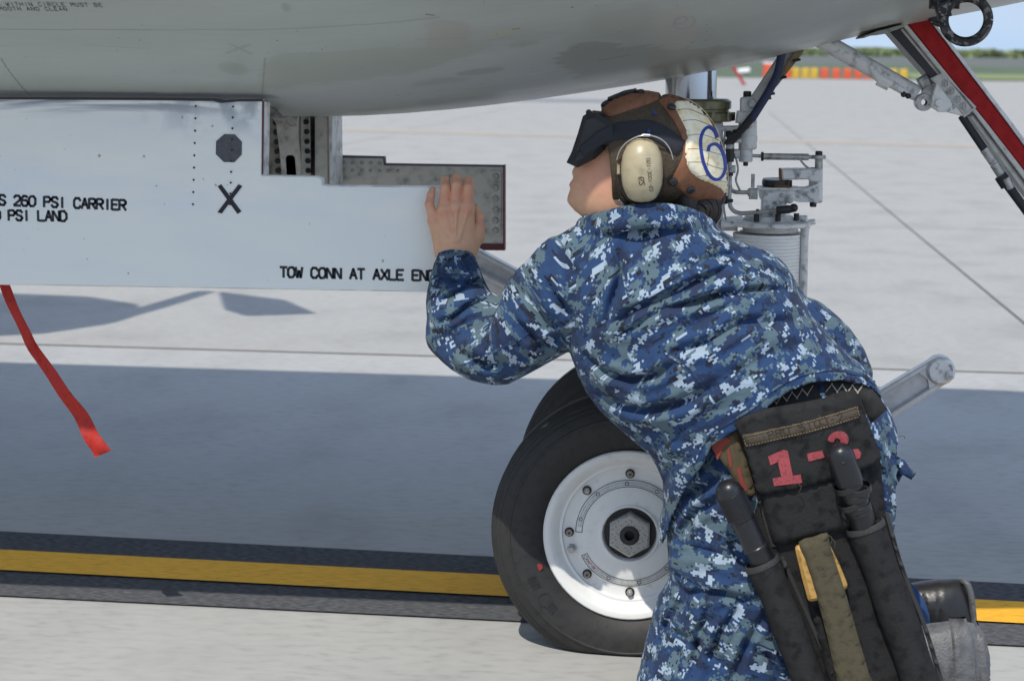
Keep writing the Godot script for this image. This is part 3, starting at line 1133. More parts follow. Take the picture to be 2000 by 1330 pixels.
	scratch(img, Vector2(-1.1093, 0.4349), Vector2(-1.1276, 0.2581), Color(0.38, 0.39, 0.38))
	scratch(img, Vector2(-0.6349, 0.4465), Vector2(-0.6851, 0.2785), Color(0.56, 0.57, 0.56))
	scratch(img, Vector2(-0.6851, 0.2785), Vector2(-0.7071, 0.0947), Color(0.5, 0.5, 0.5))
	var rng := RandomNumberGenerator.new()
	rng.seed = 5
	for k in 150:
		dab(img, Vector2(rng.randf_range(-1.2, 0.7), rng.randf_range(-0.1, 0.7)), Color(0.42, 0.40, 0.37))
	for p in [Vector2(-0.5314, 0.4668), Vector2(-0.2395, 0.2823), Vector2(-0.2719, 0.2082), Vector2(-0.4407, 0.2557), Vector2(-0.3626, 0.2567), Vector2(-0.5135, 0.2193), Vector2(-0.4167, 0.2586), Vector2(-0.4744, 0.1949), Vector2(0.0916, 0.3189), Vector2(0.1146, 0.3169), Vector2(-0.1047, 0.5071), Vector2(-0.8398, 0.4999), Vector2(-0.6015, 0.4985)]:
		dab(img, p, Color(0.20, 0.17, 0.14))
		dab(img, p + Vector2(0.001, 0), Color(0.25, 0.21, 0.17))
	for k in 40:
		var p := Vector2(rng.randf_range(-1.2, 0.6), rng.randf_range(0.0, 0.7))
		scratch(img, p, p + Vector2(rng.randf_range(0.02, 0.12), rng.randf_range(-0.012, 0.012)), Color(0.70, 0.71, 0.69))
	return ImageTexture.create_from_image(img)


func dab(img: Image, p: Vector2, col: Color) -> void:
	var i := int((p.x + 1.25) / 2.2 * img.get_width())
	var j := int((0.75 - p.y) / 0.9 * img.get_height())
	if i >= 0 and j >= 0 and i < img.get_width() and j < img.get_height():
		img.set_pixel(i, j, img.get_pixel(i, j).lerp(col, 0.75))


func scratch(img: Image, a: Vector2, b: Vector2, col: Color) -> void:
	var n := int(a.distance_to(b) * 600.0) + 2
	for k in n:
		dab(img, a.lerp(b, float(k) / n), col)


func door_paint() -> ImageTexture:
	var w := 1024
	var h := 400
	var img := Image.create(w, h, false, Image.FORMAT_RGB8)
	var n := noise(81, 3.0, 4)
	var g := noise(82, 1.0, 4)
	var speck := noise(83, 55.0, 2)
	for i in w:
		for j in h:
			var x := -1.7 + 1.4 * (i + 0.5) / w
			var y := 1.1 - 0.5 * (j + 0.5) / h
			var a := n.get_noise_2d(x * 0.8, y * 3.0 + 0.25 * x)
			var b := n.get_noise_2d(x * 1.1 + 7.0, y * 2.4)
			var col := Color(0.94, 0.94, 0.91).lerp(Color(0.89, 0.91, 0.915), clampf(0.45 + 1.1 * a, 0.0, 1.0))
			col = col.lerp(Color(0.91, 0.925, 0.905), smoothstep(0.05, 0.4, b) * 0.7)
			col = col.lerp(Color(0.905, 0.92, 0.90), smoothstep(0.84, 0.78, y) * 0.7)
			# grease wiped along the hinge
			var s := g.get_noise_2d(x * 3.0, (y - 0.02 * sin(x * 5.0)) * 60.0)
			var near := smoothstep(0.975, 1.018, y) * smoothstep(-0.66, -0.85, x)
			col = col.lerp(Color(0.47, 0.49, 0.55), near * clampf(0.25 + 1.6 * s, 0.0, 0.85))
			near = smoothstep(0.93, 1.02, y) * smoothstep(-0.95, -0.76, x)
			col = col.lerp(Color(0.60, 0.63, 0.67), near * clampf(0.25 + 1.5 * n.get_noise_2d(x * 5.0, y * 5.0), 0.0, 0.8))
			if speck.get_noise_2d(x, y) > 0.77:
				col = col.lerp(Color(0.5, 0.48, 0.44), 0.6)
			img.set_pixel(i, j, col)
	return ImageTexture.create_from_image(img)


func put_on_door(p: Vector2, q: Vector2, tall: float, z: float) -> Callable:
	# letters tall high from p towards q
	var d := (q - p).normalized()
	var up := Vector2(-d.y, d.x)
	return func(v: Vector2) -> Vector3:
		var s := p + d * v.x * tall + up * v.y * tall
		return Vector3(s.x, s.y, z)


func build_aircraft() -> void:
	var a := thing("aircraft", "grey and white carrier aircraft standing on its twin nose wheels over the taxi line", "aircraft", Vector3(0, 0, FUS_Z))

	# --- fuselage
	var st := begin()
	st.set_smooth_group(0)
	var xs := []
	for k in 61:
		xs.append(-5.0 + 3.6 * k / 20.0 if k < 20 else -1.4 + 0.085 * (k - 20))
	var angs := []
	for k in 40:
		angs.append(-0.15 + 0.95 * k / 39.0)
	for k in range(1, 26):
		angs.append(0.8 + (TAU - 0.95) * k / 25.0)
	for i in xs.size() - 1:
		for k in angs.size() - 1:
			var c := [[xs[i], angs[k]], [xs[i + 1], angs[k]], [xs[i + 1], angs[k + 1]], [xs[i], angs[k + 1]]]
			var p := []
			for q in c:
				p.append(skin(q[0], q[1]))
			var out := skin(xs[i], angs[k], 1.0) - skin(xs[i], angs[k])
			var order := [0, 1, 2, 0, 2, 3] if (p[1] - p[0]).cross(p[2] - p[0]).dot(out) < 0.0 else [0, 2, 1, 0, 3, 2]
			for o in order:
				st.set_uv(Vector2((c[o][0] + 1.25) / 2.2, (0.75 - c[o][1]) / 0.9))
				st.add_vertex(p[o])
	for e in [0, xs.size() - 1]:
		flat(st)
		st.set_uv(Vector2(0.5, 0.5))
		var mid := skin(xs[e], PI * 0.5).lerp(skin(xs[e], PI * 1.5), 0.5)
		for k in angs.size() - 1:
			tri(st, mid, skin(xs[e], angs[k]), skin(xs[e], angs[k + 1]), Vector3(-1 if e == 0 else 1, 0, 0))
	var m := mat("fuselage_paint", lin(0.72, 0.73, 0.705), 0.33)
	m.albedo_texture = fuselage_paint()
	m.texture_repeat = false
	m.heightmap_enabled = true
	m.heightmap_texture = cloud_tex(53, 0.004, 3, [[0.0, 0.0], [1.0, 1.0]])
	m.heightmap_scale = 1.2
	var fus := part(a, "fuselage", done(st), m)
	st = begin()
	var put := func(v: Vector2, p: Vector2, q: Vector2, cells: float, tall: float) -> Vector3:
		var s := p.lerp(q, v.x / cells)
		return skin(s.x, s.y + v.y * tall, 0.0010)
	lettering(st, "A WITHIN CIRCLE MUST BE", func(v: Vector2) -> Vector3: return put.call(v, Vector2(-1.0512, 0.5888), Vector2(-0.8693, 0.5887), 23.0 * 1.05, 0.0086), 0.55, 1.05)
	lettering(st, "SMOOTH AND CLEAN", func(v: Vector2) -> Vector3: return put.call(v, Vector2(-1.0593, 0.5773), Vector2(-0.933, 0.5779), 16.0 * 1.05, 0.0086), 0.55, 1.05)
	part(fus, "stencil_lettering", done(st), M.ink, "small black stencilled words on the fuselage")
	# wing and propeller of the near engine, above the frame
	st = begin()
	var rib := [Vector2(0.9, 0.0), Vector2(0.6, 0.16), Vector2(0.1, 0.2), Vector2(-0.9, 0.08), Vector2(-1.6, 0.0), Vector2(-0.9, -0.08), Vector2(0.1, -0.14), Vector2(0.6, -0.12)]
	st.set_smooth_group(0)
	for k in 8:
		var p: Vector2 = rib[k]
		var q: Vector2 = rib[(k + 1) % 8]
		quad(st, Vector3(-6.2 + p.x, 3.1 + p.y, -9), Vector3(-6.2 + q.x, 3.1 + q.y, -9), Vector3(-6.2 + q.x, 3.1 + q.y, 8), Vector3(-6.2 + p.x, 3.1 + p.y, 8), Vector3(p.x + q.x + 0.5, (p.y + q.y) * 6.0, 0))
	part(a, "wing", done(st), M.white_paint)

	# far engine with its propeller: out of the frame, but its shadow lies on the apron
	st = begin()
	lathe(st, Vector3(-6.5, 2.9, -2.3), Vector3.RIGHT, [Vector2(0, 0), Vector2(0.55, 0.05), Vector2(0.62, 0.6), Vector2(0.62, 2.6), Vector2(0.58, 3.1), Vector2(0.40, 3.42), Vector2(0.16, 3.55), Vector2(0, 3.58)], 28)
	part(a, "engine_nacelle", done(st), M.white_paint)
	st = begin()
	var hub := Vector3(-2.98, 2.9, -2.3)
	tube(st, [hub, hub + Vector3(0.06, 0.0, -0.4), Vector3(-2.85, 2.9, -3.25)], [0.05, 0.055, 0.05], 10)
	part(a, "propeller_blade", done(st), M.white_paint)
	st = begin()
	flat(st)
	var fan := [Vector3(-2.83, 3.2, -3.07), Vector3(-2.51, 2.6, -2.84), Vector3(-2.33, 2.4, -2.79), Vector3(-2.00, 2.1, -3.10), Vector3(-2.36, 2.65, -3.19), Vector3(-2.55, 2.9, -3.12)]
	for k in range(1, 5):
		tri(st, fan[0], fan[k], fan[k + 1], Vector3(1, 0, 0.3))
		tri(st, fan[0] - Vector3(0.02, 0, 0), fan[k] - Vector3(0.02, 0, 0), fan[k + 1] - Vector3(0.02, 0, 0), Vector3(-1, 0, -0.3))
	for k in 6:
		quad(st, fan[k], fan[(k + 1) % 6], fan[(k + 1) % 6] - Vector3(0.02, 0, 0), fan[k] - Vector3(0.02, 0, 0), fan[k] - Vector3(-2.5, 2.6, -3))
	part(a, "propeller_blade", done(st), M.white_paint)

	build_near_door(a)
	build_far_door(a)
	build_gear(a)
	build_forward_door(a)
	build_wheel(a, Vector3(0, 0.2275, 0), true)
	build_wheel(a, Vector3(0.0, 0.2275, -0.51), false)


func build_near_door(a: Node3D) -> void:
	var m := mat("door_paint", lin(1, 1, 1), 0.36)
	m.albedo_texture = door_paint()
	m.uv1_triplanar = true
	m.uv1_scale = Vector3(1.0 / 1.4, 2.0, 1.0)
	m.uv1_offset = Vector3(1.7 / 1.4, -2.2, 0)
	mat("stencil_ink", lin(0.040, 0.042, 0.047), 0.7)
	var st := begin()
	var poly := PackedVector2Array([Vector2(-1.493, 1.0116), Vector2(-0.6789, 1.0176), Vector2(-0.6814, 0.8819), Vector2(-0.5797, 0.8819), Vector2(-0.5703, 0.8784), Vector2(-0.5694, 0.8673), Vector2(-0.5591, 0.8657), Vector2(-0.367, 0.8675), Vector2(-0.3103, 0.8676), Vector2(-0.3096, 0.6757), Vector2(-0.3847, 0.6752), Vector2(-1.1797, 0.6686), Vector2(-1.5087, 0.6668)])
	plate(st, poly, 0.060, 0.085, 0.0025)
	var door := part(a, "near_gear_door", done(st), m, "white nose gear door on the near side with stencilled words")
	st = begin()
	plate(st, PackedVector2Array([Vector2(-1.492, 1.0136), Vector2(-1.1682, 1.0158), Vector2(-0.8794, 1.0189), Vector2(-0.7653, 1.0191), Vector2(-0.7464, 1.0167), Vector2(-0.718, 1.0184), Vector2(-0.6784, 1.0195), Vector2(-0.6784, 1.0149), Vector2(-0.718, 1.0143), Vector2(-0.7559, 1.011), Vector2(-0.7701, 1.0145), Vector2(-0.8033, 1.014), Vector2(-0.8795, 1.0143), Vector2(-1.1684, 1.0116), Vector2(-1.4921, 1.0093)]), 0.086, 0.0875)
	part(door, "hinge_strip", done(st), M.dark_metal, "black hinge line along the top of the door")
	st = begin()
	plate(st, PackedVector2Array([Vector2(-0.6799, 1.0165), Vector2(-0.6773, 1.0157), Vector2(-0.6803, 0.8835), Vector2(-0.6824, 0.8825)]), 0.058, 0.0835)
	part(door, "red_edge", done(st), M.red_trim)
	st = begin()
	plate(st, PackedVector2Array([Vector2(-0.6795, 1.0164), Vector2(-0.6731, 1.0128), Vector2(-0.676, 0.8816), Vector2(-0.6825, 0.8819)]), 0.052, 0.078)
	part(door, "edge_flange", done(st), M.white_paint)
	# fasteners in two columns
	st = begin()
	hexbolt(st, Vector3.ZERO, Vector3.BACK, 0.0021, 0.0008)
	var screw := done(st)
	for y in range(9):
		part(door, "screw", screw, M.ink).position += Vector3(-0.8025, 1.0048, 0.0852) + (Vector3(-0.8103, 0.8263, 0.0852) - Vector3(-0.8025, 1.0048, 0.0852)) * (y / 8.0)
	for y in range(10):
		part(door, "screw", screw, M.ink).position += Vector3(-0.7326, 1.0049, 0.0876) + (Vector3(-0.7403, 0.8279, 0.0876) - Vector3(-0.7326, 1.0049, 0.0876)) * (y / 9.0)
	st = begin()
	plate(st, PackedVector2Array([Vector2(-0.7501, 0.9549), Vector2(-0.7306, 0.9547), Vector2(-0.7175, 0.9415), Vector2(-0.7182, 0.9184), Vector2(-0.7316, 0.9043), Vector2(-0.7516, 0.9044), Vector2(-0.7662, 0.9185), Vector2(-0.7654, 0.9417)]), 0.0852, 0.0863)
	part(door, "octagon_patch", done(st), M.grey_ink, "dark grey octagonal patch on the door")
	st = begin()
	plate(st, PackedVector2Array([Vector2(-0.7636, 0.86), Vector2(-0.7569, 0.8638), Vector2(-0.7197, 0.8151), Vector2(-0.7269, 0.8103)]), 0.0852, 0.0862)
	plate(st, PackedVector2Array([Vector2(-0.7245, 0.8645), Vector2(-0.7174, 0.8613), Vector2(-0.7565, 0.8106), Vector2(-0.7642, 0.8128)]), 0.0864, 0.0868)
	part(door, "cross_mark", done(st), M.ink, "dark X taped on the door")
	var tall := 0.0181
	st = begin()
	lettering(st, "S 260 PSI CARRIER", put_on_door(Vector2(-1.1778, 0.818), Vector2(-0.922, 0.8128), tall, 0.0856), 1.28, 0.0143 / tall)
	lettering(st, "0 PSI LAND", put_on_door(Vector2(-1.1885, 0.7897), Vector2(-1.0388, 0.7905), tall, 0.0856), 1.28, 0.0141 / tall)
	part(door, "stencil_lettering", done(st), M.stencil_ink, "black stencilled tyre pressure words on the door")
	st = begin()
	lettering(st, "TOW CONN AT AXLE END", put_on_door(Vector2(-0.648, 0.6965), Vector2(-0.38, 0.6965), tall, 0.0856), 1.28, 0.0144 / tall)
	part(door, "stencil_lettering", done(st), M.stencil_ink, "black stencilled towing words on the door")


func build_far_door(a: Node3D) -> void:
	var st := begin()
	plate(st, PackedVector2Array([Vector2(-1.5537, 0.9974), Vector2(-0.6905, 0.9688), Vector2(-0.6885, 0.8823), Vector2(-0.5766, 0.8821), Vector2(-0.5737, 0.8666), Vector2(-0.3121, 0.8679), Vector2(-0.31, 0.6859), Vector2(-1.5653, 0.6688)]), -0.612, -0.595, 0.002)
	var door := part(a, "far_gear_door", done(st), M.grey_primer, "grey riveted inner face of the far nose gear door")
	st = begin()
	plate(st, PackedVector2Array([Vector2(-0.6872, 0.8846), Vector2(-0.5741, 0.8838), Vector2(-0.573, 0.8689), Vector2(-0.312, 0.8697), Vector2(-0.312, 0.8658), Vector2(-0.5764, 0.8644), Vector2(-0.5775, 0.8799), Vector2(-0.6872, 0.8791)]), -0.61, -0.5935, 0.0)
	part(door, "edge_trim", done(st), M.purple_trim)
	st = begin()
	plate(st, PackedVector2Array([Vector2(-1.5644, 0.6828), Vector2(-0.3101, 0.6994), Vector2(-0.3099, 0.6848), Vector2(-1.5649, 0.6678)]), -0.618, -0.5925, 0.0)
	plate(st, PackedVector2Array([Vector2(-0.3142, 0.8702), Vector2(-0.3109, 0.8702), Vector2(-0.3088, 0.6849), Vector2(-0.3121, 0.6848)]), -0.616, -0.591, 0.0)
	plate(st, PackedVector2Array([Vector2(-0.6926, 0.9699), Vector2(-0.6875, 0.97), Vector2(-0.6849, 0.8813), Vector2(-0.6889, 0.8813)]), -0.616, -0.588, 0.0)
	part(door, "red_edge", done(st), M.red_trim)
	st = begin()
	plate(st, rounded(PackedVector2Array([Vector2(-0.3431, 0.8575), Vector2(-0.3175, 0.858), Vector2(-0.317, 0.7148), Vector2(-0.3427, 0.7143)]), 0.006), -0.5955, -0.5925, 0.001)
	plate(st, PackedVector2Array([Vector2(-0.3428, 0.721), Vector2(-0.3427, 0.7176), Vector2(-0.3663, 0.7171), Vector2(-0.3663, 0.7205)]), -0.5955, -0.5935)
	part(door, "raised_panel", done(st), M.grey_primer)
	st = begin()
	lathe(st, Vector3.ZERO, Vector3.BACK, [Vector2(0.0075, -0.002), Vector2(0.0075, 0.0), Vector2(0.0062, 0.0022), Vector2(0.003, 0.003), Vector2(0, 0.003)], 14)
	var big := done(st)
	for y in [344.5, 367.0, 388.0, 409.0, 430.5, 450.5]:
		var t: float = (y - 344.5) / 106.0
		part(door, "rivet", big, M.bolt_metal).position += Vector3(-0.3299, 0.8452, -0.5922).lerp(Vector3(-0.3298, 0.7275, -0.5922), t)
	st = begin()
	lathe(st, Vector3.ZERO, Vector3.BACK, [Vector2(0.0042, -0.002), Vector2(0.0042, 0.0), Vector2(0.003, 0.0016), Vector2(0, 0.002)], 10)
	var small := done(st)
	for p in [Vector3(-0.6827, 0.8686, -0.594), Vector3(-0.6645, 0.8689, -0.594), Vector3(-0.6447, 0.8687, -0.594), Vector3(-0.6249, 0.8691, -0.594), Vector3(-0.6051, 0.8688, -0.594), Vector3(-0.5854, 0.8686, -0.594), Vector3(-0.6827, 0.8524, -0.594), Vector3(-0.6645, 0.8528, -0.594), Vector3(-0.6447, 0.8526, -0.594), Vector3(-0.6249, 0.8524, -0.594), Vector3(-0.6051, 0.8527, -0.594), Vector3(-0.5854, 0.8525, -0.594), Vector3(-0.5662, 0.8523, -0.594), Vector3(-0.5459, 0.8527, -0.594)]:
		part(door, "rivet", small, M.bolt_metal).position += p
	# well structure that shows through the cut-out
	st = begin()
	plate(st, PackedVector2Array([Vector2(-0.817, 1.0096), Vector2(-0.7206, 1.0109), Vector2(-0.7215, 0.8178), Vector2(-0.8186, 0.8159)]), -0.59, -0.50, 0.003)
	part(door, "hinge_frame", done(st), M.dark_primer)
	st = begin()
	plate(st, PackedVector2Array([Vector2(-0.7053, 1.0115), Vector2(-0.6756, 1.0119), Vector2(-0.6762, 0.82), Vector2(-0.7061, 0.8194)]), -0.59, -0.485, 0.003)
	plate(st, PackedVector2Array([Vector2(-0.7372, 1.0107), Vector2(-0.7173, 1.011), Vector2(-0.7159, 0.8179), Vector2(-0.736, 0.8175)]), -0.498, -0.490, 0.002)
	part(door, "channel", done(st), M.grey_primer)
	st = begin()
	plate(st, PackedVector2Array([Vector2(-0.6746, 0.9744), Vector2(-0.667, 0.9745), Vector2(-0.6652, 0.8235), Vector2(-0.6729, 0.8233)]), -0.59, -0.478, 0.002)
	part(door, "edge_flange", done(st), M.white_paint)
	st = begin()
	hexbolt(st, Vector3.ZERO, Vector3.BACK, 0.0062, 0.006)
	var bolt := done(st)
	for k in 6:
		part(door, "bolt", bolt, M.dark_metal).position += Vector3(-0.7928, 0.9559, -0.4995).lerp(Vector3(-0.788, 0.8548, -0.4995), k / 5.0)
		part(door, "bolt", bolt, M.dark_metal).position += Vector3(-0.7241, 0.9594, -0.4895).lerp(Vector3(-0.7201, 0.8566, -0.4895), k / 5.0)
	# the slotted arm between door and well
	st = begin()
	var outer := PackedVector2Array([Vector2(-0.7663, 0.9779), Vector2(-0.7272, 0.9785), Vector2(-0.7285, 0.9361), Vector2(-0.7204, 0.8253), Vector2(-0.7597, 0.8246), Vector2(-0.7658, 0.895), Vector2(-0.7709, 0.9354), Vector2(-0.774, 0.9629)])
	var slot := rounded(PackedVector2Array([Vector2(-0.7538, 0.892), Vector2(-0.7342, 0.8924), Vector2(-0.7301, 0.8401), Vector2(-0.7509, 0.8397)]), 0.0085, 5)
	slot.reverse()
	for piece in Geometry2D.clip_polygons(outer, PackedVector2Array([slot[0], slot[0]])):
		outer = piece
	var keyed := PackedVector2Array()
	for i in outer.size():
		keyed.append(outer[i])
		if i == 4:
			var start := 0
			for k in slot.size():
				if slot[k].distance_to(outer[4]) < slot[start].distance_to(outer[4]):
					start = k
			for k in slot.size() + 1:
				keyed.append(slot[(start + k) % slot.size()])
			keyed.append(outer[i] + Vector2(0.0002, 0))
	plate(st, keyed, -0.435, -0.42, 0.0)
	part(a, "hinge_arm", done(st), M.grey_primer, "slotted hinge arm inside the wheel well")
	st = begin()
	cyl(st, Vector3(-0.7701, 0.9663, -0.45), Vector3(-0.7596, 0.9678, -0.405), 0.0139, 16, 0.002)
	cyl(st, Vector3(-0.746, 0.9614, -0.45), Vector3(-0.7369, 0.9627, -0.41), 0.0118, 16, 0.002)
	bar(st, Vector3(-0.7587, 0.9738, -0.42), Vector3(-0.737, 0.9741, -0.42), 0.012, 0.03)
	part(a, "hinge_pin", done(st), M.dull_steel)
	st = begin()
	plate(st, PackedVector2Array([Vector2(-0.7044, 1.0161), Vector2(-0.689, 1.0031), Vector2(-0.6726, 0.9853), Vector2(-0.6707, 0.9806), Vector2(-0.6901, 0.9803), Vector2(-0.6978, 0.9973), Vector2(-0.7036, 1.0048)]), -0.05, -0.02, 0.002)  # dark plate standing in for the shade inside the triangular gap
	part(a, "gap_shade_plate", done(st), M.dark_primer)


func build_forward_door(a: Node3D) -> void:
	var zz := -0.20
	var st := begin()
	plate(st, PackedVector2Array([Vector2(0.4902, 1.1719), Vector2(0.5276, 1.1817), Vector2(0.6843, 0.9883), Vector2(0.7268, 0.9333), Vector2(0.8281, 0.8077), Vector2(0.8311, 0.7543), Vector2(0.719, 0.9014), Vector2(0.6474, 0.9878)]), zz - 0.10, zz, 0.002)
	var d := part(a, "forward_gear_door", done(st), M.red_enamel, "open forward gear door with a dark red edge")
	st = begin()
	plate(st, PackedVector2Array([Vector2(0.528, 1.1827), Vector2(0.5322, 1.1836), Vector2(0.5811, 1.1272), Vector2(0.6906, 0.9932), Vector2(0.728, 0.9458), Vector2(0.8313, 0.8175), Vector2(0.8286, 0.8078), Vector2(0.7272, 0.9343), Vector2(0.6847, 0.9893)]), zz - 0.16, zz + 0.004, 0.001)
	part(d, "outer_skin", done(st), M.white_paint)
	st = begin()
	plate(st, PackedVector2Array([Vector2(0.4828, 1.167), Vector2(0.4898, 1.1709), Vector2(0.647, 0.9873), Vector2(0.7186, 0.9009), Vector2(0.8311, 0.7543), Vector2(0.8258, 0.7474), Vector2(0.7149, 0.8897), Vector2(0.6239, 1.0037)]), zz - 0.10, zz + 0.006, 0.0015)
	part(d, "edge_channel", done(st), M.grey_primer)
	st = begin()
	plate(st, PackedVector2Array([Vector2(0.4606, 1.1545), Vector2(0.4829, 1.1661), Vector2(0.5569, 1.0793), Vector2(0.5403, 1.0696)]), zz - 0.12, zz - 0.004, 0.001)
	part(d, "seal_strip", done(st), M.dark_metal)
	st = begin()
	plate(st, PackedVector2Array([Vector2(0.4765, 1.1603), Vector2(0.4848, 1.1652), Vector2(0.5608, 1.0765), Vector2(0.5534, 1.0726)]), zz - 0.05, zz - 0.002, 0.004)
	plate(st, PackedVector2Array([Vector2(0.6128, 0.9987), Vector2(0.6221, 1.0027), Vector2(0.7201, 0.8811), Vector2(0.826, 0.7455), Vector2(0.8168, 0.7394), Vector2(0.7112, 0.8693)]), zz - 0.06, zz - 0.004, 0.004)
	part(d, "inner_rail", done(st), M.grey_primer)
	st = begin()
	plate(st, PackedVector2Array([Vector2(0.5388, 1.0695), Vector2(0.5606, 1.0818), Vector2(0.6261, 1.0172), Vector2(0.6044, 0.9972)]), zz - 0.05, zz + 0.006, 0.002)
	var br := part(d, "hinge_bracket", done(st), M.grey_primer)
	st = begin()
	lathe(st, Vector3.ZERO, Vector3.BACK, [Vector2(0.007, -0.004), Vector2(0.007, 0.0), Vector2(0.0055, 0.0005), Vector2(0.0052, -0.002), Vector2(0.003, -0.002), Vector2(0.0025, 0.001), Vector2(0, 0.001)], 14)
	var rv := done(st)
	for p in [Vector3(0.5658, 1.0604, -0.1925), Vector3(0.5779, 1.0463, -0.1925), Vector3(0.5899, 1.0311, -0.1925), Vector3(0.6011, 1.0184, -0.1925)]:
		part(br, "rivet", rv, M.bolt_metal).position += p
	st = begin()
	plate(st, PackedVector2Array([Vector2(0.5485, 1.0612), Vector2(0.6015, 0.9998), Vector2(0.5914, 1.0025), Vector2(0.5704, 1.007), Vector2(0.5571, 1.0068), Vector2(0.5401, 1.0176), Vector2(0.541, 1.0362)]), zz - 0.02, zz + 0.018, 0.0015)
	var lug := part(d, "pivot_lug", done(st), M.dirty_white)
	st = begin()
	hexbolt(st, Vector3(0.5535, 1.0245, -0.182), Vector3.BACK, 0.0076, 0.008)
	part(lug, "bolt", done(st), M.dirty_white)
	st = begin()
	lathe(st, Vector3(0.5291, 1.0246, -0.235), Vector3.BACK, [Vector2(0.006, 0), Vector2(0.0155, 0), Vector2(0.0165, 0.003), Vector2(0.0165, 0.035), Vector2(0.0155, 0.038), Vector2(0.006, 0.038)], 18)
	lathe(st, Vector3(0.5418, 1.0413, -0.235), Vector3.BACK, [Vector2(0.0, 0), Vector2(0.015, 0), Vector2(0.016, 0.003), Vector2(0.016, 0.03), Vector2(0.006, 0.036), Vector2(0, 0.036)], 18)
	box(st, Vector3(0.5369, 1.0509, -0.23), Vector3(0.022, 0.05, 0.03), 0.003, Basis(Vector3.BACK, 0.5))
	part(d, "rod_end", done(st), M.dull_steel)
	st = begin()
	tube(st, [Vector3(0.2894, 1.1636, -0.22), Vector3(0.3681, 1.1202, -0.22), Vector3(0.427, 1.0882, -0.22), Vector3(0.5181, 1.0402, -0.22)], [0.0165, 0.0165, 0.0162, 0.0150], 20)
	tube(st, [Vector3(0.4258, 1.092, -0.208), Vector3(0.442, 1.0711, -0.208), Vector3(0.4908, 1.0468, -0.208)], [0.007, 0.009, 0.006], 12)
	var rod := part(d, "door_strut", done(st), M.dirty_white, "grubby white tube that holds the forward gear door open")
	st = begin()
	tube(st, [Vector3(0.4425, 1.0653, -0.212), Vector3(0.464, 1.055, -0.212)], 0.0105, 12)
	part(rod, "clamp", done(st), M.dirty_white)
	for p in [Vector3(0.4913, 1.039, -0.21), Vector3(0.5, 1.0363, -0.21)]:
		st = begin()
		ball(st, p, Vector3.ONE * 0.006, 10)
		part(rod, "grease_nipple", done(st), M.dark_metal)
	# actuator rod at the lower end of the door
	st = begin()
	tube(st, [Vector3(0.6001, 1.0003, -0.205), Vector3(0.647, 0.9356, -0.205)], 0.0075, 12)
	part(d, "hose", done(st), M.black_rubber)
	st = begin()
	tube(st, [Vector3(0.677, 0.889, -0.2), Vector3(0.6903, 0.8709, -0.2)], [0.012, 0.0125], 16)
	tube(st, [Vector3(0.6922, 0.8709, -0.2), Vector3(0.7217, 0.8327, -0.2), Vector3(0.7839, 0.7523, -0.2)], [0.009, 0.0085, 0.0085], 12)
	part(d, "actuator_boot", done(st), M.black_rubber)
	st = begin()
	tube(st, [Vector3(0.6449, 0.9384, -0.205), Vector3(0.6643, 0.9127, -0.205)], 0.0085, 14)
	tube(st, [Vector3(0.6653, 0.9108, -0.205), Vector3(0.6827, 0.8859, -0.205)], 0.0090, 14)
	tube(st, [Vector3(0.6861, 0.885, -0.19), Vector3(0.6966, 0.8659, -0.19)], 0.007, 10)
	part(d, "actuator", done(st), M.dull_steel)
	# plate edge that hangs below the belly in front of the door
	st = begin()
	plate(st, PackedVector2Array([Vector2(0.4032, 1.1433), Vector2(0.4068, 1.147), Vector2(0.4306, 1.1556), Vector2(0.4765, 1.1682), Vector2(0.4786, 1.1636), Vector2(0.4439, 1.1502), Vector2(0.4217, 1.1481), Vector2(0.4061, 1.1423)]), -0.30, -0.12, 0.001)
	part(a, "belly_flap", done(st), M.dark_primer, "thin flap edge below the belly")
	# tie-down ring
	st = begin()
	var c: Vector3 = Vector3(0.5594, 1.1721, 0.1)
	var ring := []
	for k in 41:
		var t := TAU * k / 40.0
		ring.append(c + Vector3(cos(t), sin(t), 0) * 0.0376)
	tube(st, ring, 0.0085, 14, false)
	box(st, Vector3(0.5189, 1.1893, 0.1), Vector3(0.024, 0.03, 0.02), 0.004, Basis(Vector3.BACK, 0.3))
	box(st, Vector3(0.5226, 1.2104, 0.09), Vector3(0.05, 0.04, 0.03), 0.005)
	part(a, "tie_down_ring", done(st), M.chipped_black, "black tie-down ring with chipped paint")
	st = begin()
	tube(st, [Vector3(0.5316, 1.174, -0.15), Vector3(0.5448, 1.1695, -0.15), Vector3(0.5544, 1.1759, -0.14)], 0.006, 10)
	box(st, Vector3(0.5419, 1.1781, -0.16), Vector3(0.03, 0.012, 0.03), 0.002, Basis(Vector3.BACK, -0.3))
	part(d, "latch", done(st), M.dark_metal)


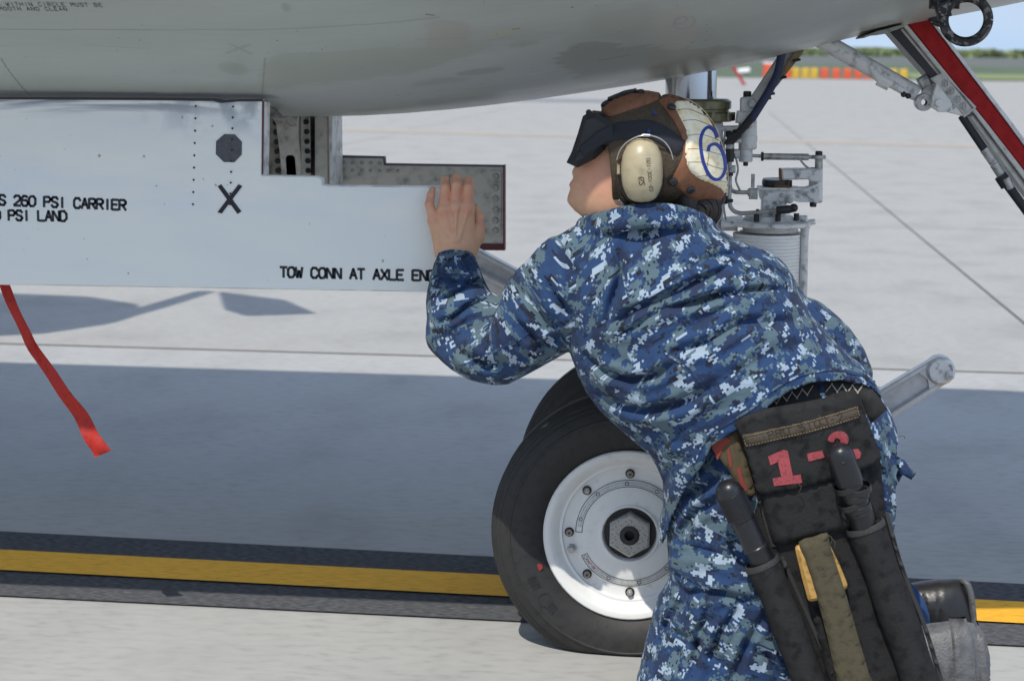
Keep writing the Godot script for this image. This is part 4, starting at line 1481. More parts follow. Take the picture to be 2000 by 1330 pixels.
func build_gear(a: Node3D) -> void:
	var z := -0.255
	var st := begin()
	cyl(st, Vector3(0.0851, 1.1739, -0.255), Vector3(0.0894, 1.011, -0.255), 0.0502, 32)
	var g := part(a, "nose_gear_strut", done(st), M.chrome, "chrome piston and white barrel of the nose gear strut")
	st = begin()
	lathe(st, Vector3(0.0912, 0.9813, -0.255), Vector3.UP, [Vector2(0.05, 0), Vector2(0.0775, 0), Vector2(0.079, 0.002), Vector2(0.079, 0.016), Vector2(0.072, 0.018), Vector2(0.072, 0.023), Vector2(0.0765, 0.025), Vector2(0.0765, 0.039), Vector2(0.070, 0.0435), Vector2(0.05, 0.0435)], 32)
	for k in 12:
		var t := TAU * k / 12.0
		box(st, Vector3(0.0912, 0.9813, -0.255) + Vector3(cos(t) * 0.0795, 0.010, sin(t) * 0.0795), Vector3(0.01, 0.016, 0.01), 0.002, Basis(Vector3.UP, -t))
	part(g, "gland_nut", done(st), M.olive_metal, "olive gland nut at the top of the strut")
	st = begin()
	cyl(st, Vector3(0.1014, 0.6359, -0.255), Vector3(0.0912, 0.9803, -0.255), 0.0615, 32, 0.004)
	lathe(st, Vector3(0.0984, 0.7474, -0.255), Vector3.UP, [Vector2(0.055, 0), Vector2(0.067, 0), Vector2(0.067, 0.012), Vector2(0.055, 0.012)], 32)
	tube(st, [Vector3(0.1009, 0.6562, -0.255), Vector3(0.0728, 0.4915, -0.255), Vector3(0.0031, 0.1964, -0.255)], [0.055, 0.045, 0.042], 24)
	cyl(st, Vector3(0, 0.2275, -0.45), Vector3(0, 0.2275, -0.06), 0.032, 24)
	part(g, "barrel", done(st), M.dirty_white)
	# fittings on the strut's right side
	st = begin()
	plate(st, rounded(PackedVector2Array([Vector2(0.1835, 1.0285), Vector2(0.2148, 1.0309), Vector2(0.2168, 0.9976), Vector2(0.1845, 0.9971)]), 0.006), -0.27, -0.225, 0.003)
	plate(st, PackedVector2Array([Vector2(0.1784, 1.0019), Vector2(0.2156, 1.0035), Vector2(0.2164, 0.9799), Vector2(0.1762, 0.9793)]), -0.275, -0.22, 0.003)
	cyl(st, Vector3(0.2016, 0.9278, -0.25), Vector3(0.1998, 0.9871, -0.25), 0.0179, 20, 0.003)
	cyl(st, Vector3(0.1984, 0.904, -0.25), Vector3(0.1976, 0.9317, -0.25), 0.0138, 20, 0.002)
	lathe(st, Vector3(0.2011, 0.9447, -0.25), Vector3.UP, [Vector2(0.015, 0), Vector2(0.0185, 0.002), Vector2(0.0185, 0.01), Vector2(0.015, 0.013)], 20)
	bar(st, Vector3(0.1451, 0.9675, -0.25), Vector3(0.1875, 0.9691, -0.25), 0.010, 0.03)
	bar(st, Vector3(0.1458, 0.9428, -0.25), Vector3(0.1882, 0.9454, -0.25), 0.008, 0.03)
	part(g, "steering_valve", done(st), M.dirty_white)
	for q in [[Vector3(0.1975, 1.0284, -0.25), Vector3.UP, 0.009, 0.012], [Vector3(0.1984, 0.904, -0.25), Vector3.DOWN, 0.0055, 0.008], [Vector3(0.1663, 0.9829, -0.24), Vector3.UP, 0.008, 0.012]]:
		st = begin()
		hexbolt(st, q[0], q[1], q[2], q[3])
		part(g, "nut", done(st), M.dark_metal)
	for p in [Vector3(0.1641, 0.9573, -0.24), Vector3(0.1648, 0.9281, -0.23), Vector3(0.1617, 0.8318, -0.22)]:
		st = begin()
		ball(st, p, Vector3(0.007, 0.009, 0.007), 10)
		part(g, "cap_nut", done(st), M.dark_metal)
	st = begin()
	cyl(st, Vector3(0.2072, 1.0173, -0.226), Vector3(0.2069, 1.0175, -0.214), 0.0091, 18, 0.002)
	part(g, "pivot_pin", done(st), M.dull_steel)
	st = begin()
	tube(st, spline([Vector3(0.2646, 1.1313, -0.2), Vector3(0.2578, 1.1053, -0.2), Vector3(0.2532, 1.0764, -0.205), Vector3(0.2379, 1.0424, -0.205), Vector3(0.2204, 1.0121, -0.205), Vector3(0.2057, 0.9875, -0.205)]), 0.0082, 14)
	part(g, "blue_hose", done(st), M.blue_hose, "dark blue hydraulic hose running up into the belly")
	st = begin()
	tube(st, [Vector3(0.2075, 0.9924, -0.205), Vector3(0.1907, 0.9706, -0.21), Vector3(0.1794, 0.9585, -0.215)], [0.0085, 0.0075, 0.0075], 12)
	tube(st, [Vector3(0.1813, 0.9615, -0.215), Vector3(0.1681, 0.9473, -0.22)], [0.0105, 0.0105], 6)
	tube(st, [Vector3(0.1699, 0.9523, -0.22), Vector3(0.1645, 0.9364, -0.222)], [0.0085, 0.0095], 10)
	tube(st, [Vector3(0.1671, 0.9326, -0.22), Vector3(0.1679, 0.905, -0.22)], [0.0085, 0.0078], 10)
	part(g, "hose_fitting", done(st), M.dark_metal)
	st = begin()
	tube(st, [Vector3(0.1669, 0.9385, -0.22), Vector3(0.1671, 0.9306, -0.22)], 0.0095, 6)
	tube(st, spline([Vector3(0.1678, 0.909, -0.22), Vector3(0.1684, 0.8715, -0.22), Vector3(0.1691, 0.8301, -0.218), Vector3(0.174, 0.8145, -0.215), Vector3(0.1879, 0.8073, -0.21), Vector3(0.2131, 0.8091, -0.2), Vector3(0.2614, 0.8153, -0.19)]), 0.0042, 10)
	tube(st, spline([Vector3(0.1686, 0.8636, -0.22), Vector3(0.1709, 0.8527, -0.22), Vector3(0.1809, 0.847, -0.22), Vector3(0.2084, 0.847, -0.22)]), 0.0042, 10)
	part(g, "brake_pipe", done(st), M.dull_steel)
	st = begin()
	tube(st, [Vector3(0.2585, 0.8153, -0.19), Vector3(0.2806, 0.8178, -0.188), Vector3(0.2932, 0.8201, -0.188)], [0.0075, 0.0085, 0.0065], 10)
	ball(st, Vector3(0.2911, 0.8211, -0.186), Vector3(0.0085, 0.0085, 0.009), 12)
	part(g, "pipe_elbow", done(st), M.dark_metal)
	st = begin()
	box(st, Vector3(0.2127, 0.8693, -0.22), Vector3(0.007, 0.026, 0.008), 0.001)
	box(st, Vector3(0.2144, 0.8447, -0.22), Vector3(0.017, 0.021, 0.018), 0.002)
	tube(st, [Vector3(0.2035, 0.8469, -0.22), Vector3(0.2104, 0.8471, -0.22)], 0.008, 6)
	part(g, "bleed_fitting", done(st), M.dull_steel)
	# steering link, arms and damper
	st = begin()
	tube(st, [Vector3(0.2109, 0.9161, -0.25), Vector3(0.2306, 0.9155, -0.25)], 0.0035, 10)
	tube(st, [Vector3(0.2307, 0.915, -0.25), Vector3(0.3192, 0.9155, -0.25)], [0.0072, 0.0072], 6)
	tube(st, [Vector3(0.3192, 0.9155, -0.25), Vector3(0.3329, 0.9153, -0.25)], 0.0038, 10)
	lathe(st, Vector3(0.3389, 0.9124, -0.25), Vector3.UP, [Vector2(0.004, 0), Vector2(0.013, 0), Vector2(0.014, 0.002), Vector2(0.013, 0.007), Vector2(0.004, 0.007)], 16)
	cyl(st, Vector3(0.3397, 0.8916, -0.25), Vector3(0.3389, 0.9124, -0.25), 0.0078, 14)
	var link := part(g, "steering_link", done(st), M.dull_steel, "thin steering rod between the valve and the arm")
	st = begin()
	tube(st, [Vector3(0.2277, 0.9149, -0.25), Vector3(0.2326, 0.915, -0.25)], 0.0088, 12)
	part(link, "lock_nut", done(st), M.dark_metal)
	for q in [[Vector3(0.3387, 0.9183, -0.25), Vector3.UP, 0.0078, 0.009], [Vector3(0.3309, 0.8293, -0.245), Vector3.DOWN, 0.0075, 0.010], [Vector3(0.3276, 0.8917, -0.245), Vector3.UP, 0.006, 0.004]]:
		st = begin()
		hexbolt(st, q[0], q[1], q[2], q[3])
		part(link, "nut", done(st), M.dark_metal)
	st = begin()
	plate(st, rounded(PackedVector2Array([Vector2(0.2663, 0.8922), Vector2(0.3455, 0.8946), Vector2(0.3465, 0.8689), Vector2(0.324, 0.8685), Vector2(0.3199, 0.8734), Vector2(0.269, 0.8714)]), 0.004), -0.275, -0.225, 0.003)
	cyl(st, Vector3(0.3361, 0.8271, -0.25), Vector3(0.3337, 0.8945, -0.25), 0.0135, 18, 0.002)
	part(g, "upper_arm", done(st), M.dirty_white)
	st = begin()
	plate(st, PackedVector2Array([Vector2(0.2631, 0.8918), Vector2(0.2668, 0.8924), Vector2(0.2687, 0.8711), Vector2(0.2642, 0.872)]), -0.274, -0.226, 0.001)
	box(st, Vector3(0.2686, 0.8592, -0.24), Vector3(0.03, 0.006, 0.04), 0.002)
	part(g, "rust_patch", done(st), M.rust)
	st = begin()
	plate(st, rounded(PackedVector2Array([Vector2(0.2243, 0.8547), Vector2(0.3166, 0.8565), Vector2(0.3397, 0.8678), Vector2(0.341, 0.8303), Vector2(0.3019, 0.8295), Vector2(0.282, 0.835), Vector2(0.2269, 0.8339)]), 0.003), -0.28, -0.22, 0.003)
	plate(st, rounded(PackedVector2Array([Vector2(0.2323, 0.8499), Vector2(0.2805, 0.8509), Vector2(0.2789, 0.8111), Vector2(0.2738, 0.7871), Vector2(0.2304, 0.7862), Vector2(0.2313, 0.8221)]), 0.003), -0.29, -0.215, 0.003)
	plate(st, PackedVector2Array([Vector2(0.2223, 0.8567), Vector2(0.3009, 0.8572), Vector2(0.301, 0.8528), Vector2(0.2224, 0.8522)]), -0.283, -0.214, 0.001)
	cyl(st, Vector3(0.2844, 0.835, -0.222), Vector3(0.2838, 0.836, -0.208), 0.0085, 16, 0.002)
	part(g, "lower_arm", done(st), M.dirty_white)
	st = begin()
	lathe(st, Vector3(0.2582, 0.8574, -0.25), Vector3.UP, [Vector2(0, 0), Vector2(0.024, 0), Vector2(0.027, 0.003), Vector2(0.027, 0.012), Vector2(0.025, 0.013), Vector2(0, 0.013)], 20)
	cyl(st, Vector3(0.2801, 0.8575, -0.255), Vector3(0.2797, 0.8694, -0.255), 0.010, 12)
	part(g, "pivot_drum", done(st), M.dark_metal)
	st = begin()
	cyl(st, Vector3(0.2558, 0.8698, -0.25), Vector3(0.2557, 0.8737, -0.25), 0.0235, 20, 0.001)
	part(g, "drum_cap", done(st), M.dirty_white)
	# ribbed damper column with a side pipe
	st = begin()
	lathe(st, Vector3(0.2469, 0.7808, -0.25), Vector3.UP, [Vector2(0, 0), Vector2(0.080, 0), Vector2(0.083, 0.002), Vector2(0.083, 0.008), Vector2(0.080, 0.010), Vector2(0.050, 0.011), Vector2(0.046, 0.020), Vector2(0.03, 0.021), Vector2(0.03, 0.026), Vector2(0, 0.026)], 36)
	lathe(st, Vector3(0.2502, 0.7693, -0.25), Vector3.UP, [Vector2(0.06, 0), Vector2(0.054, 0.001), Vector2(0.054, 0.012)], 32)
	plate(st, rounded(PackedVector2Array([Vector2(0.1532, 0.7913), Vector2(0.1968, 0.7962), Vector2(0.1972, 0.7812), Vector2(0.1535, 0.7793)]), 0.003), -0.30, -0.20, 0.002)
	box(st, Vector3(0.3251, 0.7898, -0.24), Vector3(0.022, 0.010, 0.02), 0.004, Basis(Vector3.BACK, 0.15))
	box(st, Vector3(0.3092, 0.7954, -0.24), Vector3(0.022, 0.014, 0.03), 0.003)
	part(g, "damper_flange", done(st), M.dirty_white)
	st = begin()
	var prof := [Vector2(0.0, -0.34)]
	for k in 50:
		var h := -0.338 + k * 0.0067
		prof.append_array([Vector2(0.0660, h), Vector2(0.0664, h + 0.0008), Vector2(0.0664, h + 0.0053), Vector2(0.0660, h + 0.0059), Vector2(0.0645, h + 0.0060)])
	prof.append(Vector2(0.0, -0.338 + 50 * 0.0067))
	lathe(st, Vector3(0.2443, 0.7697, -0.25), Vector3.UP, prof, 36)
	part(g, "ribbed_damper", done(st), M.wheel_paint, "white ribbed damper cylinder behind the person's shoulder")
	st = begin()
	tube(st, [Vector3(0.3162, 0.7851, -0.235), Vector3(0.3163, 0.7542, -0.235), Vector3(0.318, 0.6238, -0.235), Vector3(0.3207, 0.4614, -0.235)], [0.0088, 0.0078, 0.0078, 0.0078], 14)
	lathe(st, Vector3(0.3165, 0.7761, -0.235), Vector3.UP, [Vector2(0.005, 0), Vector2(0.0095, 0), Vector2(0.0095, 0.012), Vector2(0.005, 0.012)], 14)
	part(g, "side_pipe", done(st), M.dirty_white)
	# small lines, clips and lock wires round the valve
	for q in [spline([Vector3(0.1578, 0.9692, -0.235), Vector3(0.1549, 0.9299, -0.23), Vector3(0.1593, 0.8809, -0.225), Vector3(0.158, 0.8218, -0.22), Vector3(0.1651, 0.7857, -0.225)]), spline([Vector3(0.177, 0.92, -0.24), Vector3(0.1838, 0.8907, -0.235), Vector3(0.1804, 0.8691, -0.23), Vector3(0.1889, 0.8494, -0.23)]), spline([Vector3(0.2992, 0.9151, -0.242), Vector3(0.3112, 0.9007, -0.238), Vector3(0.3222, 0.8931, -0.236)])]:
		st = begin()
		tube(st, q, 0.0021, 8)
		part(g, "thin_line", done(st), M.dull_steel)
	for q in [[Vector3(0.168, 0.8816, -0.215), 0.0], [Vector3(0.1695, 0.8305, -0.212), 0.1], [Vector3(0.2229, 0.8098, -0.2), 1.5], [Vector3(0.1596, 0.9026, -0.225), 0.0]]:
		st = begin()
		box(st, q[0], Vector3(0.013, 0.006, 0.011), 0.001, Basis(Vector3.BACK, q[1]))
		part(g, "pipe_clip", done(st), M.dark_metal)
	st = begin()
	box(st, Vector3(0.1622, 0.8894, -0.25), Vector3(0.034, 0.014, 0.03), 0.003)
	box(st, Vector3(0.1733, 0.9192, -0.255), Vector3(0.028, 0.018, 0.03), 0.003)
	box(st, Vector3(0.1696, 0.7756, -0.25), Vector3(0.034, 0.010, 0.05), 0.003)
	part(g, "bracket", done(st), M.dirty_white).set_meta("kind", "stuff")
	for p in [Vector3(0.2387, 0.8456, -0.214), Vector3(0.2691, 0.8432, -0.214), Vector3(0.2425, 0.82, -0.214), Vector3(0.268, 0.8195, -0.214), Vector3(0.2334, 0.7962, -0.212), Vector3(0.3024, 0.8494, -0.219), Vector3(0.3295, 0.8529, -0.219)]:
		st = begin()
		hexbolt(st, p, Vector3.BACK, 0.0042, 0.004)
		part(g, "bolt", done(st), M.bolt_metal)
	st = begin()
	for p in [Vector3(0.2214, 0.793, -0.2), Vector3(0.2623, 0.7943, -0.195), Vector3(0.2975, 0.7956, -0.2)]:
		cyl(st, p, p + Vector3(0, 0.014, 0), 0.006, 6)
	part(g, "flange_nut", done(st), M.dark_metal).set_meta("kind", "stuff")
	# drag brace behind the blue hose
	st = begin()
	plate(st, PackedVector2Array([Vector2(0.2021, 1.0269), Vector2(0.2123, 1.0426), Vector2(0.2457, 1.0956), Vector2(0.2661, 1.1249), Vector2(0.293, 1.1291), Vector2(0.2732, 1.0862), Vector2(0.2416, 1.043), Vector2(0.2171, 1.0134)]), -0.26, -0.235, 0.003)
	part(g, "drag_brace", done(st), M.grey_primer)
	st = begin()
	plate(st, PackedVector2Array([Vector2(0.2416, 1.043), Vector2(0.2581, 1.0715), Vector2(0.2865, 1.1213), Vector2(0.3047, 1.1273), Vector2(0.2976, 1.1107), Vector2(0.279, 1.0863), Vector2(0.2549, 1.053), Vector2(0.2417, 1.0391)]), -0.25, -0.222, 0.002)
	var tb := part(g, "tan_brace", done(st), M.tan_brace)
	for p in [Vector3(0.2879, 1.1, -0.222), Vector3(0.2629, 1.0667, -0.222), Vector3(0.2416, 1.0354, -0.222), Vector3(0.235, 1.0265, -0.222)]:
		st = begin()
		bar(st, p + Vector3(-0.006, -0.001, 0), p + Vector3(0.008, 0.002, 0), 0.005, 0.008)
		part(tb, "tie", done(st), M.dark_metal)
	# launch bar on the left
	st = begin()
	var A: Vector3 = Vector3(-0.389, 0.7217, -0.24)
	var B: Vector3 = Vector3(-0.0754, 0.5637, -0.24)
	bar(st, A, B, 0.0654, 0.018, 0.002)
	var dn: Vector3 = (B - A).normalized().cross(Vector3.BACK)
	bar(st, A + dn * -0.0276 + Vector3(0, 0, 0.014), B + dn * -0.0276 + Vector3(0, 0, 0.014), 0.0112, 0.034, 0.003)
	bar(st, A + dn * 0.0082 + Vector3(0, 0, 0.014), B + dn * 0.0082 + Vector3(0, 0, 0.014), 0.0123, 0.034, 0.003)
	part(g, "launch_bar", done(st), M.silver_bar, "silver bar behind the raised forearm")
	# tow link with a round end on the right
	st = begin()
	var E: Vector3 = Vector3(0.5805, 0.516, -0.18)
	var D: Vector3 = Vector3(0.3177, 0.332, -0.2)
	var x := (D - E).normalized()
	var fr := Transform3D(Basis(x, Vector3.BACK.cross(x), Vector3.BACK), E)
	var wdt := 0.0271
	var L := E.distance_to(D)
	var web := PackedVector2Array([Vector2(0.0, -wdt * 0.98), Vector2(L, -wdt * 1.2), Vector2(L, wdt * 1.2), Vector2(0.0, wdt * 0.98)])
	plate(st, web, -0.018, -0.006, 0.001, fr)
	for s in [-1.0, 1.0]:
		plate(st, PackedVector2Array([Vector2(0.0, s * wdt * 0.62), Vector2(L, s * wdt * 0.8), Vector2(L, s * wdt * 1.2), Vector2(0.0, s * wdt)]), -0.022, 0.008, 0.002, fr)
	plate(st, rounded(PackedVector2Array([Vector2(0.0, -wdt * 0.7), Vector2(0.038, -wdt * 0.7), Vector2(0.030, 0), Vector2(0.038, wdt * 0.7), Vector2(0.0, wdt * 0.7)]), 0.004), -0.012, 0.0075, 0.001, fr)
	cyl(st, E + Vector3(0, 0, -0.028), E + Vector3(0, 0, 0.012), wdt * 1.02, 28, 0.004)
	var tow := part(g, "tow_link", done(st), M.silver_bar, "pale metal link with a round end behind the person's hip")
	st = begin()
	cyl(st, Vector3(0.6, 0.5048, -0.185), Vector3(0.5959, 0.5098, -0.155), 0.0085, 14, 0.002)
	cyl(st, E + Vector3(0, 0, 0.011), E + Vector3(0, 0, 0.016), wdt * 0.9, 28, 0.003)
	part(tow, "pivot_pin", done(st), M.dirty_white)


func build_wheel(a: Node3D, c: Vector3, near: bool) -> void:
	var R := 0.254
	var st := begin()
	var squash := func(p: Vector3) -> Vector3:
		var low := 0.004 - p.y
		if low > 0.0:
			p.y = 0.004 - low * 0.02
			p.z = c.z + (p.z - c.z) * (1.0 + low * 3.0)
		return p
	# tyre: bead, bulged sidewall with a rib, shoulder, tread with five grooves
	var half := [Vector2(0.158, 0.050), Vector2(0.166, 0.058), Vector2(0.182, 0.0665), Vector2(0.200, 0.0700), Vector2(0.215, 0.0690), Vector2(0.2165, 0.0700), Vector2(0.219, 0.0695), Vector2(0.2205, 0.0675), Vector2(0.230, 0.0635), Vector2(0.2345, 0.0605), Vector2(0.2355, 0.0575), Vector2(0.2385, 0.0560), Vector2(0.2415, 0.0540), Vector2(0.2425, 0.0505), Vector2(0.2455, 0.0490), Vector2(0.2490, 0.0455)]
	var tread := []
	for gz in [0.036, 0.018, 0.0]:
		tread.append_array([Vector2(0.2515, gz + 0.005), Vector2(0.2460, gz + 0.003), Vector2(0.2460, gz - 0.003), Vector2(0.2530, gz - 0.005)])
	var prof := []
	for p in half:
		prof.append(Vector2(p.x, p.y))
	prof.append_array(tread)
	var all := []
	for k in range(prof.size() - 1, -1, -1):
		all.append(prof[k])
	var back := []
	for p in prof:
		if p.y > 0.004:
			back.append(Vector2(p.x, -p.y))
	back.append_array(all)
	for k in back.size():
		var v2: Vector2 = back[k]
		back[k] = Vector2(0.158 + (v2.x - 0.158) * 1.075, v2.y * (1.0 + 0.9 * (v2.x - 0.158)))
	lathe(st, c, Vector3.BACK, back, 96, 0.0, squash)
	var w := part(a, "nose_wheel", null, null, "near nose wheel with a white hub" if near else "far nose wheel, half hidden behind the near one")
	w.mesh = done(st)
	w.material_override = M.tyre_rubber
	var rub = M.tyre_rubber
	# rim: flange, well, dish, bolt ring, hub
	st = begin()
	lathe(st, c, Vector3.BACK, [Vector2(0.0, -0.04), Vector2(0.15, -0.04), Vector2(0.155, 0.046), Vector2(0.1605, 0.052), Vector2(0.1605, 0.057), Vector2(0.158, 0.0595), Vector2(0.150, 0.0595), Vector2(0.146, 0.0575), Vector2(0.1385, 0.050), Vector2(0.1335, 0.0425), Vector2(0.1310, 0.0405), Vector2(0.1265, 0.0405), Vector2(0.1245, 0.036), Vector2(0.1215, 0.0345), Vector2(0.1045, 0.0345), Vector2(0.1015, 0.0365), Vector2(0.090, 0.0395), Vector2(0.070, 0.042), Vector2(0.0565, 0.0430), Vector2(0.0545, 0.0470), Vector2(0.0515, 0.0470), Vector2(0.0500, 0.044), Vector2(0.0490, 0.030), Vector2(0.0, 0.030)], 72)
	part(w, "rim", done(st), M.wheel_paint)
	if not near:
		return
	st = begin()
	cyl(st, c + Vector3(0, 0, 0.029), c + Vector3(0, 0, 0.0325), 0.0485, 32)
	part(w, "hub_recess", done(st), M.dark_metal)
	st = begin()
	lathe(st, c, Vector3.BACK, [Vector2(0.0, 0.028), Vector2(0.0425, 0.028), Vector2(0.0425, 0.051), Vector2(0.0385, 0.0545), Vector2(0.018, 0.0545), Vector2(0.0165, 0.052), Vector2(0.0165, 0.030), Vector2(0.0, 0.030)], 6, PI / 6.0)
	part(w, "axle_nut", done(st), M.bolt_metal, "grey hexagonal axle nut with a hole")
	st = begin()
	lathe(st, c, Vector3.BACK, [Vector2(0.0095, 0.030), Vector2(0.0185, 0.030), Vector2(0.0185, 0.0553), Vector2(0.0165, 0.056), Vector2(0.0095, 0.056), Vector2(0.0090, 0.050)], 24)
	part(w, "axle_end", done(st), M.dark_metal)
	var holder := begin()
	lathe(holder, Vector3.ZERO, Vector3.BACK, [Vector2(0.0, 0.0), Vector2(0.0088, 0.0), Vector2(0.0088, 0.0015), Vector2(0.0, 0.0015)], 18)
	var well := done(holder)
	holder = begin()
	hexbolt(holder, Vector3(0, 0, 0.001), Vector3.BACK, 0.0062, 0.009)
	cyl(holder, Vector3(0, 0, 0.009), Vector3(0, 0, 0.0125), 0.0035, 10, 0.001)
	var hex := done(holder)
	var tip := begin()
	cyl(tip, Vector3(0.0005, 0.0005, 0.0128), Vector3(0.0005, 0.0005, 0.0132), 0.0032, 10)
	var tipm := done(tip)
	for k in 8:
		var t := TAU * k / 8.0 + 0.02
		var p := Vector3(cos(t), sin(t), 0) * 0.1130 + Vector3(0, 0.0, 0.0346) + c - Vector3(0, 0, 0)
		var b := part(w, "wheel_bolt", hex, M.dull_steel)
		b.position += p
		var s := part(b, "bolt_seat", well, M.dark_metal)
		s.position = Vector3.ZERO
		if k % 3 != 0:
			var q := part(b, "paint_dot", tipm, M.rust)
			q.position = Vector3.ZERO
	st = begin()
	var t5 := PI + 0.30
	tube(st, [c + Vector3(cos(t5) * 0.113, sin(t5) * 0.113, 0.034), c + Vector3(cos(t5) * 0.113, sin(t5) * 0.113, 0.052)], [0.0062, 0.0055], 12)
	tube(st, [c + Vector3(cos(t5) * 0.113, sin(t5) * 0.113, 0.034), c + Vector3(cos(t5) * 0.113, sin(t5) * 0.113, 0.040)], [0.009, 0.009], 6)
	part(w, "valve", done(st), M.dull_steel)
	# printed instruction bands: thin outlines round arcs of small print
	st = begin()
	var red := begin()
	for arc in [[0.35, 3.15, 0.0], [3.62, 6.0, 1.0]]:
		var r0 := 0.0885
		var r1 := 0.1005
		for rr in [r0, r1]:
			ring_piece(st, c, rr, rr + 0.0011, arc[0], arc[1])
		for e in [arc[0], arc[1]]:
			ring_piece(st, c, r0, r1, e - 0.006, e + 0.006)
		var t: float = arc[0] + 0.12
		var rng := RandomNumberGenerator.new()
		rng.seed = 17
		while t < arc[1] - 0.1:
			var wide := rng.randf_range(0.008, 0.02)
			var redpart: bool = arc[2] > 0.5 and t > 3.72 and t < 3.98
			if not redpart:
				for row in 2:
					var base := 0.0908 + row * 0.0043
					for k in 3:
						ring_piece(st, c, base + 0.0011 * k * rng.randf(), base + 0.0026, t + wide * k / 3.0, t + wide * (k + 0.55) / 3.0)
			t += wide + rng.randf_range(0.004, 0.012)
		t = arc[0] + 0.06
		while t < arc[1]:
			for k in 12:
				var ta := TAU * k / 12.0
				var tb := TAU * (k + 1) / 12.0
				var o := wheel_face(c, 0.0950, t)
				quad(st, o + Vector3(cos(ta), sin(ta), 0) * 0.0028, o + Vector3(cos(tb), sin(tb), 0) * 0.0028, o + Vector3(cos(tb), sin(tb), 0) * 0.0038, o + Vector3(cos(ta), sin(ta), 0) * 0.0038, Vector3.BACK)
			t += 0.62
	part(w, "instruction_band", done(st), M.ink, "ring of small black print round the hub")
	lettering(red, "CAUTION", func(v: Vector2) -> Vector3: return wheel_face(c, 0.0972 - v.y * 0.0048, 3.73 + v.x * 0.036), 1.1, 1.0)
	part(w, "caution_print", done(red), M.red_ink)
	# marks and moulding on the sidewall
	st = begin()
	flat(st)
	var side := func(r: float, t: float, up := 0.0006) -> Vector3: return c + Vector3(cos(t) * r, sin(t) * r, along([0.158, 0.1666, 0.1838, 0.2032, 0.2193, 0.2247, 0.2354, 0.2419], [0.05, 0.0585, 0.0680, 0.0728, 0.0727, 0.0714, 0.0679, 0.0618], r) + up)
	for k in 20:
		var ta := TAU * k / 20.0
		var tb := TAU * (k + 1) / 20.0
		var o := func(t: float, r: float) -> Vector3: return side.call(0.197 + sin(t) * r, 3.82 + cos(t) * r / 0.197, 0.0012)
		quad(st, o.call(ta, 0.0115), o.call(tb, 0.0115), o.call(tb, 0.0135), o.call(ta, 0.0135), Vector3.BACK)
	for s in [[3.62, -1.0, 4], [3.93, 1.0, 3]]:
		for k in s[2]:
			var t: float = s[0] + (k - 1.5) * 0.035
			for seg in [[-0.004, -0.010, -0.004, 0.010], [0.010, -0.010, 0.010, 0.010], [-0.004, 0.010, 0.010, 0.010]]:
				var p: Vector3 = side.call(0.197 + seg[1] * 0.8, t + seg[0], 0.0012)
				var q: Vector3 = side.call(0.197 + seg[3] * 0.8, t + seg[2], 0.0012)
				var nn := (q - p).normalized().cross(Vector3.BACK) * 0.0009
				quad(st, p - nn, q - nn, q + nn, p + nn, Vector3.BACK)
	var rng2 := RandomNumberGenerator.new()
	rng2.seed = 3
	for k in 70:
		var t := rng2.randf() * TAU
		var r: float = [0.176, 0.208, 0.226][k % 3] + rng2.randf_range(-0.004, 0.004)
		ball(st, side.call(r, t, 0.0), Vector3.ONE * 0.0009, 6)
	part(w, "sidewall_moulding", done(st), rub)
	st = begin()
	cyl(st, side.call(0.1775, 3.51, -0.002), side.call(0.1775, 3.51, 0.0008), 0.0062, 14)
	part(w, "balance_dot", done(st), M.red_ink, "red dot on the tyre")


func wheel_face(c: Vector3, r: float, t: float) -> Vector3:
	return c + Vector3(cos(t) * r, sin(t) * r, along([0.06, 0.07, 0.09, 0.1015, 0.1045], [0.043, 0.042, 0.0395, 0.0365, 0.0345], r) + 0.0007)


func ring_piece(st: SurfaceTool, c: Vector3, r0: float, r1: float, t0: float, t1: float) -> void:
	flat(st)
	var n := maxi(1, int((t1 - t0) / 0.06))
	for k in n:
		var a := lerpf(t0, t1, float(k) / n)
		var b := lerpf(t0, t1, float(k + 1) / n)
		quad(st, wheel_face(c, r0, a), wheel_face(c, r0, b), wheel_face(c, r1, b), wheel_face(c, r1, a), Vector3.BACK)


# ---------------------------------------------------------------- person

const TILE := 1.10


func top_share(a: PackedFloat32Array, share: float) -> float:
	var c := a.duplicate()
	c.sort()
	return c[int((1.0 - share) * (c.size() - 1))]


func camo_picture() -> ImageTexture:
	var n := 320
	var img := Image.create(n, n, false, Image.FORMAT_RGB8)
	var rng := RandomNumberGenerator.new()
	rng.seed = 104
	var navy := lin(0.013, 0.048, 0.135)
	var deep := lin(0.012, 0.028, 0.080)
	var slate := lin(0.088, 0.142, 0.175)
	var pale := lin(0.33, 0.42, 0.52)
	var black := lin(0.008, 0.011, 0.022)
	var maps := []
	var cuts := []
	# [seed, cells along the weft, cells along the warp, raggedness, share of the cloth]
	for q in [[101, 20.0, 12.5, 0.13, 0.33], [102, 15.0, 9.5, 0.16, 0.125], [103, 12.0, 7.0, 0.16, 0.07], [105, 24.0, 15.0, 0.08, 0.36]]:
		var f := noise(q[0], 1.0, 4)
		f.fractal_gain = 0.58
		var a := PackedFloat32Array()
		a.resize(n * n)
		for i in n:
			for j in n:
				a[i * n + j] = f.get_noise_2d(i / q[1], j / q[2]) + rng.randfn(0.0, q[3] * 0.5)
		maps.append(a)
		cuts.append(top_share(a, q[4]))
	for i in n:
		for j in n:
			var k := i * n + j
			var col := deep if maps[3][k] > cuts[3] else navy
			if maps[0][k] > cuts[0]:
				col = slate
			if maps[2][k] > cuts[2]:
				col = black
			if maps[1][k] > cuts[1]:
				col = pale
			img.set_pixel(i, j, col)
	return ImageTexture.create_from_image(img)


